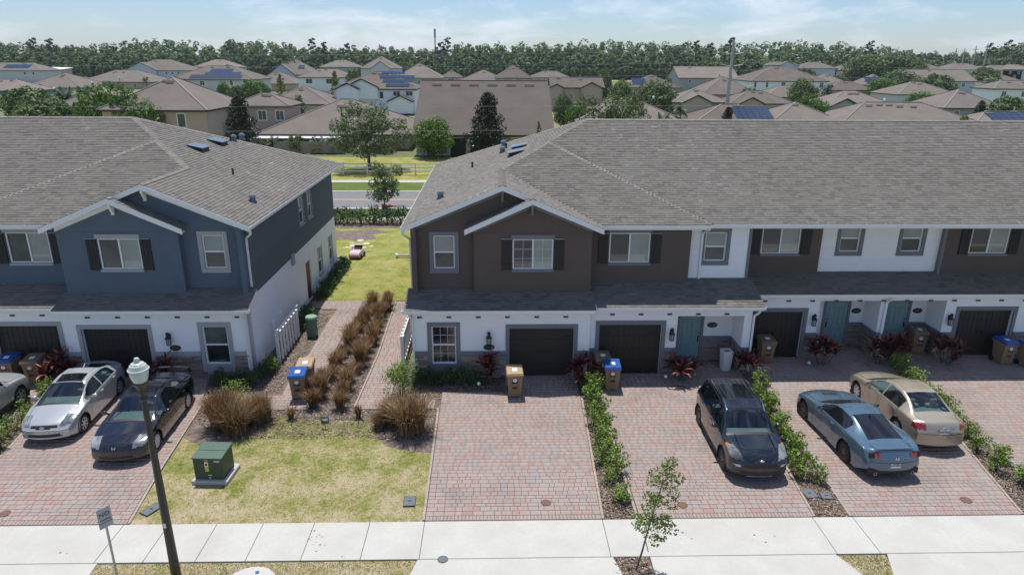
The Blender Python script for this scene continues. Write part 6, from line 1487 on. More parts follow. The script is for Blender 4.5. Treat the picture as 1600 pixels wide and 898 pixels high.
m_beige = plain('beige_stucco', (.50, .395, .32), .9, var=.05, scale=.6); m_tan = plain('tan_stucco', (.50, .42, .31), .9, var=.05, scale=.6)
m_pale = plain('pale_stucco', (.58, .60, .60), .9, var=.04, scale=.6); m_bluegrey = plain('blue_grey_siding', (.46, .53, .60), .8, var=.05, scale=.6); m_slateb = plain('dusk_blue_stucco', (.19, .24, .28), .9, var=.05); m_greengrey = plain('green_grey_stucco', (.36, .385, .36), .9, var=.05, scale=.6)
m_fascd = plain('dark_fascia', (.045, .040, .038), .7); m_solar = gloss('solar_cell', (.022, .038, .075), .12, 1.6); m_screen = plain('dark_opening', (.02, .022, .024), .7); m_fwin = glassmat('far_window_glass', (.06, .075, .08), .08, 1.7, amt=.4)
m_gard = plain('brown_garage_door', (.20, .155, .125), .7, var=.05); m_garb = plain('blue_garage_door', (.055, .085, .12), .6)
WALLC = dict(b=m_beige, t=m_tan, p=m_pale, w=m_white, g=m_bluegrey, s=m_slateb, e=m_greengrey)
def house(X, Yf, Wd, D, ze, p, typ, wc, label, solar=None, gables=(), wins=(), garage=(), vents=2, rail=None, name='house', steps=()):
    t = empty(name, (X, Yf, 0), 0, label, 'house', 'houses of the estate beyond the road')
    w, ov = Wd/2-.45, .45; mat = WALLC[wc]; mb = MB(); zt = ze+.1
    mb.box(-w, w, ov, D-ov, 0, zt)
    hs = D/2 if typ == 'gable' else min(D, Wd)/2; zr = ze+p*hs
    if typ == 'gable':
        for x in (-w, w): mb.poly([(x, ov, zt), (x, D-ov, zt), (x, D/2, zr-p*.3)])
    mb.build('wall', mat, t)
    mb = MB(); th = .16
    if typ == 'gable':
        a = [(-Wd/2, 0, ze), (Wd/2, 0, ze), (Wd/2, D/2, zr), (-Wd/2, D/2, zr)]; b = [(-Wd/2, D, ze), (Wd/2, D, ze), (Wd/2, D/2, zr), (-Wd/2, D/2, zr)]
        for q in (a, b): mb.prism(q, (0, 0, -th))
    else:
        if Wd >= D: r0, r1 = (-Wd/2+hs, hs), (Wd/2-hs, hs)
        else: r0, r1 = (0, hs), (0, D-hs)
        E_ = [(-Wd/2, 0, ze), (Wd/2, 0, ze), (Wd/2, D, ze), (-Wd/2, D, ze)]; R0, R1 = (*r0, zr), (*r1, zr)
        if Wd >= D: fs = [[E_[0], E_[1], R1, R0], [E_[1], E_[2], R1], [E_[2], E_[3], R0, R1], [E_[3], E_[0], R0]]
        else: fs = [[E_[0], E_[1], R0], [E_[1], E_[2], R1, R0], [E_[2], E_[3], R1], [E_[3], E_[0], R0, R1]]
        for f in fs: mb.poly(f)
        mb.poly([(x, y, z-th) for x, y, z in E_][::-1])
    for cx, gw, pr, gz in gables:
        gp = p*1.15; z0 = gz if gz else ze; rz = z0+gp*gw/2
        for s in (-1, 1): mb.prism([(cx+s*gw/2, -pr-.3, z0), (cx, -pr-.3, rz), (cx, gw/2*1.1, rz), (cx+s*gw/2, .3, z0)], (0, 0, -.12))
    rf = mb.build('roof', m_froof, t)
    mb = MB(); up_ = lambda q: (q[0], q[1], q[2]+.03)
    if typ == 'gable': mb.beam((-Wd/2, D/2, zr+.03), (Wd/2, D/2, zr+.03), .3, .05)
    else:
        for a_, b_ in ((E_[0], R0), (E_[1], R0 if Wd < D else R1), (E_[2], R1), (E_[3], R1 if Wd < D else R0)): mb.beam(up_(a_), up_(b_), .26, .05)
        if abs(Wd-D) > .5: mb.beam(up_(R0), up_(R1), .26, .05)
    mb.build('ridge_caps', m_cap, rf)
    # fascia boards
    mb = MB()
    if typ == 'gable':
        for s in (-1, 1):
            for y0 in (0, D): mb.beam((s*(Wd/2+.02), y0, ze-.12), (s*(Wd/2+.02), D/2, zr-.12), .06, .26)
        mb.box(-Wd/2, Wd/2, -.05, -.005, ze-.24, ze-.02)
    else:
        for x0, x1, y0, y1 in ((-Wd/2-.03, Wd/2+.03, -.05, -.005), (-Wd/2-.03, Wd/2+.03, D+.005, D+.05), (-Wd/2-.05, -Wd/2-.005, 0, D), (Wd/2+.005, Wd/2+.05, 0, D)): mb.box(x0, x1, y0, y1, ze-.24, ze-.02)
    for cx, gw, pr, gz in gables:
        gp = p*1.15; z0 = gz if gz else ze; rz = z0+gp*gw/2
        for s in (-1, 1): mb.beam((cx+s*gw/2, -pr-.34, z0-.08), (cx, -pr-.34, rz-.08), .06, .26)
    mb.build('fascia', m_fascd, t)
    for cx, gw, pr, gz in gables:
        gp = p*1.15; z0 = gz if gz else ze; rz = z0+gp*gw/2; q = gw/2-.3
        mb = MB(); mb.prism([(cx-q, -pr, max(0, z0-2.6)), (cx+q, -pr, max(0, z0-2.6)), (cx+q, -pr, z0), (cx, -pr, rz-.3), (cx-q, -pr, z0)], (0, pr+.5, 0)); mb.build('gable_wall', mat, t)
    if not wins and not gables: wins = [(f_*Wd, 0, (3.5 if ze > 4 else .7), 1.1, 1.3) for f_ in ((-.3, .02, .31) if ze > 4 else (-.28, .25))]
    for k, (x, y, z, ww, hh) in enumerate(wins):
        mb = MB(); d = ov-y; mb.box(x-ww/2-.1, x+ww/2+.1, d-.05, d+.02, z-.1, z+hh+.1); f = mb.build('window', m_trimw, t)
        mb = MB(); n = 2 if ww > 1 else 1
        for i in range(n): mb = MB(); mb.box(x-ww/2+ww*i/n+.04, x-ww/2+ww*(i+1)/n-.04, d-.07, d-.051, z+.04, z+hh-.04); mb.build('pane', m_fwin, f)
    for x, y, ww, hh, mm in garage:
        mb = MB(); mb.box(x-ww/2, x+ww/2, ov-y-.06, ov-y, 0, hh); mb.build('garage_door', mm, t)
    if solar:
        for (x0, x1, v0, v1, nx, ny) in solar:
            for i in range(nx):
                for j in range(ny):
                    xa, xb = x0+(x1-x0)*i/nx+.03, x0+(x1-x0)*(i+1)/nx-.03; ya, yb = (v0+(v1-v0)*j/ny)*hs+.03, (v0+(v1-v0)*(j+1)/ny)*hs-.03
                    mb = MB(); mb.prism([(xa, ya, ze+p*ya+.08), (xb, ya, ze+p*ya+.08), (xb, yb, ze+p*yb+.08), (xa, yb, ze+p*yb+.08)], (0, 0, .05)); mb.build('solar_panel', m_solar, rf)
    R = random.Random(int(X*10))
    nv = vents if isinstance(vents, int) else 0
    for k in range(nv):
        rl = max(.5, (Wd-2*hs)/2); x = R.uniform(-rl, rl) if typ != 'gable' else R.uniform(-Wd*.4, Wd*.4); y = hs*R.uniform(.72, .88); z = ze+p*y
        mb = MB(); mb.box(x-.5, x+.5, y-.2, y+.2, z-.05, z+.28); mb.build('roof_vent', m_beige, rf)
    return t
H = house
H(-231.2, 344.8, 32.8, 16.2, 5.5, .42, 'hip', 'p', 'pale two storey house at the far left with a dark solar array on its roof', solar=[(-3, 9, .25, .75, 8, 3)], wins=[(8, 0, 3.5, 1, 1.3), (12, 0, 3.5, 1, 1.3)])
H(-138.7, 224.6, 19.0, 19.8, 2.7, .438, 'hip', 'e', 'grey roofed bungalow with a tiny dark gable among the palms on the left', gables=[(-2, 4, .6, 0)], vents=3)
H(-140., 202., 18., 13.7, 2.7, .42, 'hip', 's', 'dusk blue house at the left edge behind the bushy trees', gables=[(-4, 6, 1, 0)], wins=[(4, 0, .8, 1.4, 1.3)])
H(-146.9, 279.4, 28.4, 20., 2.7, .42, 'hip', 'b', 'wide low hip roof below the dark trees, right of the white shed roof', vents=3)
H(-172.4, 366.3, 32., 24.7, 5.5, .42, 'hip', 'g', 'far two storey house with a big blue grey gable and a small dormer', gables=[(-6, 16, 1, 0)], wins=[(6, 0, 3.6, 1, 1.2), (9, 0, 3.6, 1, 1.2), (12, 0, 3.6, 1, 1.2)])
H(-155.1, 400, 23.8, 19.1, 6.77, .42, 'hip', 'p', 'far two storey house behind the pale house with the stepped solar array', gables=[(8, 6, .6, 0)], wins=[(9, 1, 4.4, 1, 1.3)])
H(-87.7, 222.7, 26.5, 18.4, 5.5, .421, 'hip', 'p', 'pale two storey house with a stepped solar array on its long roof', solar=[(-7, 9, .05, .3, 12, 2), (-3, 8, .3, .5, 9, 2), (-2, 5, .5, .75, 6, 2)], wins=[(-3, 0, 3.6, 1.4, 1.4), (6, 0, 3.6, .9, 1.6), (10.5, 0, 3.6, 1.6, 1.6)])
H(-44.1, 91.6, 14.2, 15., 5.5, .549, 'hip', 'b', 'large beige house with one white framed window just above the blue row roof', wins=[(3.4, 0, 3.3, 1.0, 1.7), (-2.2, 0, 3.3, 1.0, 1.7)], vents=3)
H(-33.3, 100.5, 8.6, 7.5, 5.5, .42, 'hip', 'b', 'beige side wing behind the dark conical tree on the left')
H(-78.4, 137., 13., 12, 2.7, .60, 'hip', 'w', 'low white walled wing left of the beige house', garage=[(3, 0, 3.2, 2.2, m_gard)])
H(-41.8, 149.4, 15.4, 16.1, 2.7, .451, 'hip', 't', 'tan bungalow with a dark cypress in front of it', gables=[(-6.2, 6, 2.6, 0)], garage=[(-6.2, 2.7, 3.4, 2.2, m_garb)])
H(-22.0, 95.5, 21.2, 19.6, 2.1, .42, 'hip', 'b', 'hip roofed bungalow with white patio awnings behind the board fence', vents=3)
H(-81.1, 287., 17.8, 18.6, 5.5, .653, 'hip', 'g', 'white gabled two storey house with blue solar strips behind the tall yellow green tree', gables=[(-3.5, 11, 1, 0)], solar=[(2, 4.5, .35, .6, 1, 3)], wins=[(-3, 1, 4.2, 2.2, 1.1)])
H(-86.5, 400, 21.9, 17.6, 7.16, .421, 'hip', 'e', 'far grey two storey house left of the one with the peaked front gable', wins=[(5, 0, 5, 1.2, 1.3), (8, 0, 5, 1.2, 1.3)])
H(-59.7, 251.8, 19.4, 12.8, 5.5, .42, 'hip', 'w', 'white two storey house with two grey windows behind the yellow green conifer', wins=[(-5.5, 0, 3.4, 2.2, 1.6), (1.5, 0, 3.4, 2.0, 1.6)])
H(-26.9, 158.9, 18.9, 16.8, 5.5, .42, 'hip', 'w', 'white farmhouse style home with dark rimmed gables and four rows of solar panels', gables=[(-5.6, 5.4, 1.4, 0), (-2.6, 7.5, .4, 5.9), (6.0, 5.8, 2.2, 2.9)], solar=[(2.5, 7.8, .10, .28, 6, 1), (1.5, 8.2, .34, .52, 7, 1), (.6, 8.6, .58, .76, 8, 1), (.8, 6.2, .82, .98, 6, 1)],
  wins=[(-5.7, 1.4, 3.3, 2.4, 1.7), (-.8, 0, 3.4, .8, 1.5), (1.6, 0, 3.4, .8, 1.5), (5.0, 0, 4.0, 1.5, 1.0), (7.8, 0, 4.0, 1.5, 1.0), (5.6, 2.25, 3.0, .6, .6), (6.5, 2.25, 3.0, .6, .6)], garage=[(6.0, 2.2, 4.8, 2.4, m_screen)])
H(-83.4, 267.7, 18.3, 19.2, 2.7, .457, 'hip', 't', 'low hip roof in front of the blue solar strip house', vents=2)
H(-64.2, 400, 21.3, 22.3, 6.61, .605, 'hip', 'p', 'far house with a peaked white front gable under the tree line', gables=[(1, 11, 1, 0)], wins=[(1, 1, 6.5, 1, 1)])
H(-26.8, 250.2, 16.8, 17.6, 5.5, .578, 'hip', 'e', 'steep pyramid roofed house right behind the solar panels', vents=1)
H(-22.7, 373.8, 11.7, 12.3, 2.7, .584, 'hip', 't', 'small pyramid roof beside the green field', wins=[(0, 0, 1.2, 3, 1)])
H(-4.8, 312.2, 22.4, 21.5, 2.7, .42, 'hip', 'e', 'low hip roof with three vents beyond the big brown roof', vents=3)
H(6.9, 257.2, 13.9, 14.6, 5.5, .626, 'hip', 'b', 'peaked hip roof just above the right half of the big brown roof', vents=1)
H(30.4, 385.3, 22.2, 15.2, 2.7, .421, 'hip', 'b', 'flat topped hip roof at the left end of the green field', vents=3)
big = H(-1.4, 89.5, 18.4, 29.9, 2.7, .42, 'gable', 'p', 'big brown gabled roof with a row of six vents along its ridge', vents=0, wins=[(-7, 0, .8, .8, 1.2)], garage=[(-3.3, 0, 2.0, 2.2, m_screen), (-.5, 0, 2.4, 2.2, m_screen)])
[c for c in big.children if c.name.startswith('roof')][0].data.materials[0] = m_froofd
for k in range(6):
    y = 13.4; x = -6.9+k*2.68; mb = MB(); mb.box(x-.68, x+.68, y-.22, y+.25, 2.7+.42*y-.05, 2.7+.42*y+.30); mb.build('ridge_vent', m_beige, [c for c in big.children if c.name.startswith('roof')][0])
H(20.3, 172.1, 13.3, 10.7, 5.5, .42, 'gable', 'b', 'tan two storey house with a shuttered window behind the trees', gables=[(-5.2, 3.6, .5, 0), (3.2, 5.4, 1.2, 0)], wins=[(2.6, 1.2, 3.4, 1.7, 1.7), (-5.6, .5, 3.4, .8, 1.4)])
H(21.9, 110.4, 17.9, 14.5, 2.7, .42, 'hip', 'b', 'low hip roof right behind the brown row ridge, beside the olive green trees')
H(48.2, 162.9, 13.8, 13.8, 2.7, .42, 'hip', 't', 'tan bungalow with a wide front gable over a brown garage', gables=[(-1.4, 7.2, 1.6, 0)], garage=[(-1.4, 1.7, 5.2, 2.2, m_gard)], vents=3)
H(57.3, 249.9, 18.2, 19.1, 2.7, .455, 'hip', 'b', 'bungalow with a hip roof behind the round dense tree', solar=[(-8, -3, .2, .7, 4, 3)], vents=3)
H(82.8, 273., 23.6, 19.7, 5.5, .42, 'gable', 'e', 'long gabled two storey house behind the utility pole', vents=2)
H(67.8, 200.8, 17.5, 18.4, 2.7, .558, 'hip', 'b', 'house with a steep roof right behind the utility pole', gables=[(4, 5, .8, 0)])
H(61.3, 159.1, 15.5, 12.2, 2.7, .421, 'hip', 't', 'tan bungalow with a low front gable right of the utility pole', gables=[(-3, 6, 1, 0)])
H(38.5, 108.9, 14.2, 11.8, 2.7, .42, 'hip', 'b', 'bungalow with a large blue solar array just beyond the brown row ridge', solar=[(0, 6.0, .05, .85, 6, 5)])
H(99.1, 236., 27.1, 21.9, 5.5, .42, 'hip', 'w', 'white two storey house with dark windows in the right half of the distance', wins=[(-11.5, 0, 3.4, .7, 1.7), (-7.5, 0, 3.4, .7, 1.7), (-2, 0, 3.6, 1.3, 1.5), (11, 0, 3.4, 1.2, 1.6)])
H(163.3, 400, 18.2, 8.9, 9.6, .419, 'hip', 'g', 'far blue grey house with a shallow front gable at the tree line', gables=[(2, 9, .6, 0)], wins=[(-6, 0, 7.5, .9, 1.3), (-3.5, 0, 7.5, .9, 1.3)])
H(183.6, 400, 21.9, 16.3, 7.99, .42, 'hip', 'g', 'far pyramid roofed house in front of the bright green trees')
H(199.3, 400, 12.8, 13., 7.04, .424, 'hip', 'b', 'far small roof left of the blue solar roof')
H(206.2, 400, 15.4, 12.1, 6.56, .421, 'hip', 'g', 'far blue grey house whose front roof is one solar array', solar=[(-3, 6.5, .1, .9, 5, 3)], wins=[(-2, 0, 4.2, 1, 1.4), (1, 0, 4.2, 1, 1.4), (3, 0, 4.2, 1, 1.4)])
H(135.3, 279.1, 18.5, 19.5, 2.7, .454, 'hip', 'b', 'low hip roof beside the white two storey house on the right')
H(121.1, 236.5, 16.4, 13., 2.7, .42, 'hip', 't', 'low wide roof behind the drooping palm on the right')
H(159.3, 289.6, 13.4, 14.1, 2.7, .622, 'hip', 'b', 'steep roof with a slanted blue solar array next to the big oaks', solar=[(-5, 2, .1, .7, 5, 3)])
H(81.9, 188.3, 18.3, 13.1, 2.7, .421, 'hip', 'b', 'hip roof with a row of small vents in front of the white two storey house', gables=[(1.5, 5, .5, 0)], vents=3)
H(49.9, 109.4, 12.3, 12.9, 2.7, .454, 'hip', 'b', 'pyramid roof with a dark vent near its peak just beyond the brown row ridge', vents=1)
H(79.5, 149.4, 16.7, 14.4, 2.7, .42, 'hip', 'e', 'green grey bungalow with a vented gable over its garage', gables=[(-4.7, 7.4, 1.4, 0)], garage=[(-4.7, 1.5, 5, 2.1, m_greengrey)], vents=3)
H(63.6, 103.5, 24., 14.9, 2.7, .419, 'hip', 'b', 'broad low roof with six vents just beyond the brown row ridge on the right', vents=6)
H(129.1, 206.8, 19.3, 16.3, 2.7, .419, 'hip', 'p', 'pale bungalow with a hip roof below the blue gabled house', vents=3)
H(157.8, 246.2, 24.7, 17.9, 5.5, .42, 'gable', 'g', 'blue gabled two storey house with a long plain roof on the right', vents=1)
H(248.4, 400, 19.2, 19.6, 7.32, .429, 'hip', 'b', 'far peaked roof at the right end of the big oaks')
H(269.2, 400, 24., 16.4, 7.78, .419, 'hip', 'g', 'far house with a blue gable below the thin distant poles', gables=[(8, 8, .6, 0)])
H(290.6, 400, 22.2, 13., 7.55, .42, 'hip', 't', 'far low roof at the right below the four distant poles')
H(299.4, 400, 19.3, 13.1, 7.95, .42, 'hip', 'g', 'far grey blue house at the right edge under the tree line', wins=[(-5, 0, 5.6, 1, 1.4), (0, 0, 5.6, 1, 1.4)])
H(251.4, 346.5, 25.8, 16.6, 2.7, .42, 'hip', 'b', 'wide hip roof at the right edge behind the olive shrubs', vents=2)
H(136.3, 178.9, 16.2, 9.2, 5.5, .42, 'hip', 'w', 'white two storey house cut by the right edge')
H(102.6, 146.8, 14.5, 15.2, 2.7, .483, 'hip', 'e', 'peaked bungalow with grey green walls behind the rusty leaved tree', vents=2)
H(84.9, 110.9, 14.2, 7.4, 2.7, .421, 'hip', 'e', 'low roof with dark solar panels at the right edge', solar=[(-4, 5, .1, .9, 7, 3)])
H(171., 247.5, 20.8, 12.7, 2.7, .42, 'hip', 'b', 'low roof between the blue gabled house and the white house at the right edge')
# white awnings, shed
t = empty('patio_awning', (-25.5, 94.6, 0), 0, 'long flat white patio awning at the back of the bungalow', 'awning'); mb = MB(); mb.box(-7, 4.5, -1.4, .9, 1.72, 1.84); mb.build('roof_sheet', m_trimw, t)
for x in (-4.8, 0, 4.3): mb = MB(); mb.box(x-.05, x+.05, -1.3, -1.2, 0, 1.715); mb.build('post', m_trimw, t)
t = empty('flat_roofed_shed', (-236, 380, 0), 0, 'low building with a flat white roof below the dark trees at the left', 'shed'); mb = MB(); mb.box(-6.5, 9, 0, 10, 0, 5.4); mb.build('wall', m_beige, t); mb = MB(); mb.prism([(-7, -1, 5.45), (9.5, -1, 5.2), (9.5, 11, 5.9), (-7, 11, 6.3)], (0, 0, .25)); mb.build('roof', m_trimw, t)

# ---------------------------------------------------------------- trees
def tree_parts(seed, h, r, n, leaf, mat, trunk=.28, squash=.85, k=26, low=.32, shape='round', aspect=.55):
    """trunk with limbs, crown of leaf clusters"""
    rs = np.random.RandomState(seed); cs, rr = [], []
    for i in range(k):
        f = (i+.5)/k; a = i*2.39996
        if shape == 'cone': z = h*(.10+.88*f)+rs.uniform(-.03, .03)*h; q = r*(1-f)**.6*rs.uniform(.30, 1.15)*.9; R_ = r*(.17+.28*(1-f))*rs.uniform(.7, 1.25)
        elif shape == 'column': z = h*(.12+.85*f); q = r*math.sin(math.pi*(.12+.8*f))*rs.uniform(.4, .9); R_ = r*.45
        elif shape == 'airy': z = h*(low+(1-low)*rs.uniform(.05, .95)); e = 1-((z/h-low)/(1-low)-.45)**2*2.4; q = r*math.sqrt(max(e, .1))*rs.uniform(.25, 1.); R_ = r*rs.uniform(.24, .38)
        else:
            u = 1-2*f; e = math.sqrt(max(0, 1-u*u)); z = h*(low+(1-low)*(.5+.5*u*.88)); q = r*e*rs.uniform(.6, 1.0); R_ = r*rs.uniform(.26, .42)
        cs.append((q*math.cos(a), q*math.sin(a), z)); rr.append(R_)
    p, nn = clumps(cs, rr, [max(6, int(n/k))]*k, rs, squash); v, f = leafcloud(p, leaf, nn*.5+np.array([0, 0, .45]), aspect, .15, rs); crown = np_mesh('crown', v, f, mat)
    mb = MB(); top = h*(.85 if shape in ('cone', 'column') else .62)
    mb.tube([(0, 0, -.1), (rs.uniform(-.03, .03)*h, rs.uniform(-.03, .03)*h, top*.5), (0, 0, top)], [trunk*.55, trunk*.38, trunk*.15], 8)
    for i in range(0, k, 2):
        c = cs[i]; z0 = max(h*.12, min(top*.95, c[2]*.62)); mb.tube([(0, 0, z0), (c[0]*.5, c[1]*.5, (z0+c[2])/2+.05*h), (c[0]*.9, c[1]*.9, c[2])], [trunk*.22, trunk*.14, trunk*.06], 5)
    return crown, mb.mesh('trunk', m_bark, True)
PT = {'oak': tree_parts(1, 7., 3.6, 6500, .15, L_oak, .34, .8, 34, .26, 'airy'), 'oak2': tree_parts(2, 4.2, 1.8, 3000, .10, L_oak, .16, .8, 26, .22, 'airy'), 'lime': tree_parts(3, 5., 2.5, 4200, .17, L_lime, .25, .9, 26, .12, 'round'),
      'mag': tree_parts(4, 8., 2.9, 6000, .19, L_mag, .3, .9, 46, .05, 'cone', .45), 'round': tree_parts(5, 6., 3.2, 4200, .22, L_bush, .35, .85, 28, .15), 'bush': tree_parts(6, 4.5, 2.6, 3200, .21, L_bush, .25, .8, 20, .08), 'lush': tree_parts(7, 5.5, 3.0, 4000, .21, L_lime, .3, .85, 24, .10),
      'cyp': tree_parts(8, 5., 1.0, 1100, .14, L_hedge, .18, .9, 22, .05, 'column'), 'yel': tree_parts(9, 6.5, 1.8, 1500, .18, leafmat('yellow_green_leaf', [(0, (.10, .13, .02)), (.6, (.19, .21, .035)), (1, (.28, .27, .05))], .2), .2, .9, 26, .05, 'cone'),
      'olive': tree_parts(10, 6., 3.4, 5600, .15, L_oak, .3, .8, 30, .15, 'airy')}
def palm_parts(seed, h, n=22, L_=1.9, droop=1.0):
    rs = random.Random(seed); V, F = [], []
    for k in range(n):
        a = k*2.39996; el = rs.uniform(-.25, 1.25); pr = None
        pts = []
        for s in range(7): t_ = s/6; q = L_*t_; pts.append((q*math.cos(el)*(1-.12*t_), h+q*math.sin(el)-droop*.55*L_*t_*t_))
        for s in range(6):
            for sd_ in (-1, 1):
                for j in (0, .5):
                    u0 = pts[s][0]+(pts[s+1][0]-pts[s][0])*j; z0 = pts[s][1]+(pts[s+1][1]-pts[s][1])*j; ln = L_*.30*math.sin(math.pi*(.15+.8*(s+j)/6)); b = len(V)
                    for (u, w, z) in ((u0, 0, z0), (u0+ln*.35, sd_*ln, z0-ln*.35), (u0+.10*L_, 0, z0)): V.append((u*math.cos(a)-w*math.sin(a), u*math.sin(a)+w*math.cos(a), z))
                    F.append((b, b+1, b+2))
    crown = np_mesh('fronds', np.array(V), np.array(F), L_palm); mb = MB(); mb.tube([(0, 0, -.1), (.05, 0, h*.5), (0, 0, h)], [.2, .15, .13], 8); return crown, mb.mesh('trunk', m_bark, True)
PT['palm'] = palm_parts(1, 3.4); PT['palm2'] = palm_parts(2, 1.2, 26, 2.2, .7)
HT = {'oak': 7., 'oak2': 4.2, 'lime': 5., 'mag': 8., 'round': 6., 'bush': 4.5, 'lush': 5.5, 'cyp': 5., 'yel': 6.5, 'olive': 6., 'palm': 4.6, 'palm2': 3.0}; WD = {'oak': 7.4, 'oak2': 3.6, 'lime': 5., 'mag': 5.6, 'round': 6.6, 'bush': 5.6, 'lush': 6.2, 'cyp': 2.2, 'yel': 3.4, 'olive': 7., 'palm': 3.6, 'palm2': 4.2}
def tree(kind, px, py, Y, wpx, label, name=None, cat='tree', hz=None):
    """a tree at distance Y whose top shows at pixel (px, py); wpx its width there"""
    p = at(px, py, Y=Y); hgt = hz or max(1.5, p[2]); wd = wpx/FOC*math.hypot(Y, p[0])*1.0
    nm = name or {'palm': 'palm_tree', 'palm2': 'palm_tree', 'mag': 'magnolia_tree', 'cyp': 'cypress_tree', 'oak': 'oak_tree', 'oak2': 'oak_tree', 'bush': 'bushy_tree'}.get(kind, 'garden_tree')
    t = empty(nm, (p[0], Y, 0), rng.uniform(0, 6.28), label, cat, 'garden trees of the estate'); s = wd/WD[kind]; t.scale = (s, s, hgt/HT[kind])
    c, tr = PT[kind]; link_mesh('fronds' if 'palm' in kind else 'crown', c, t); link_mesh('trunk', tr, t)
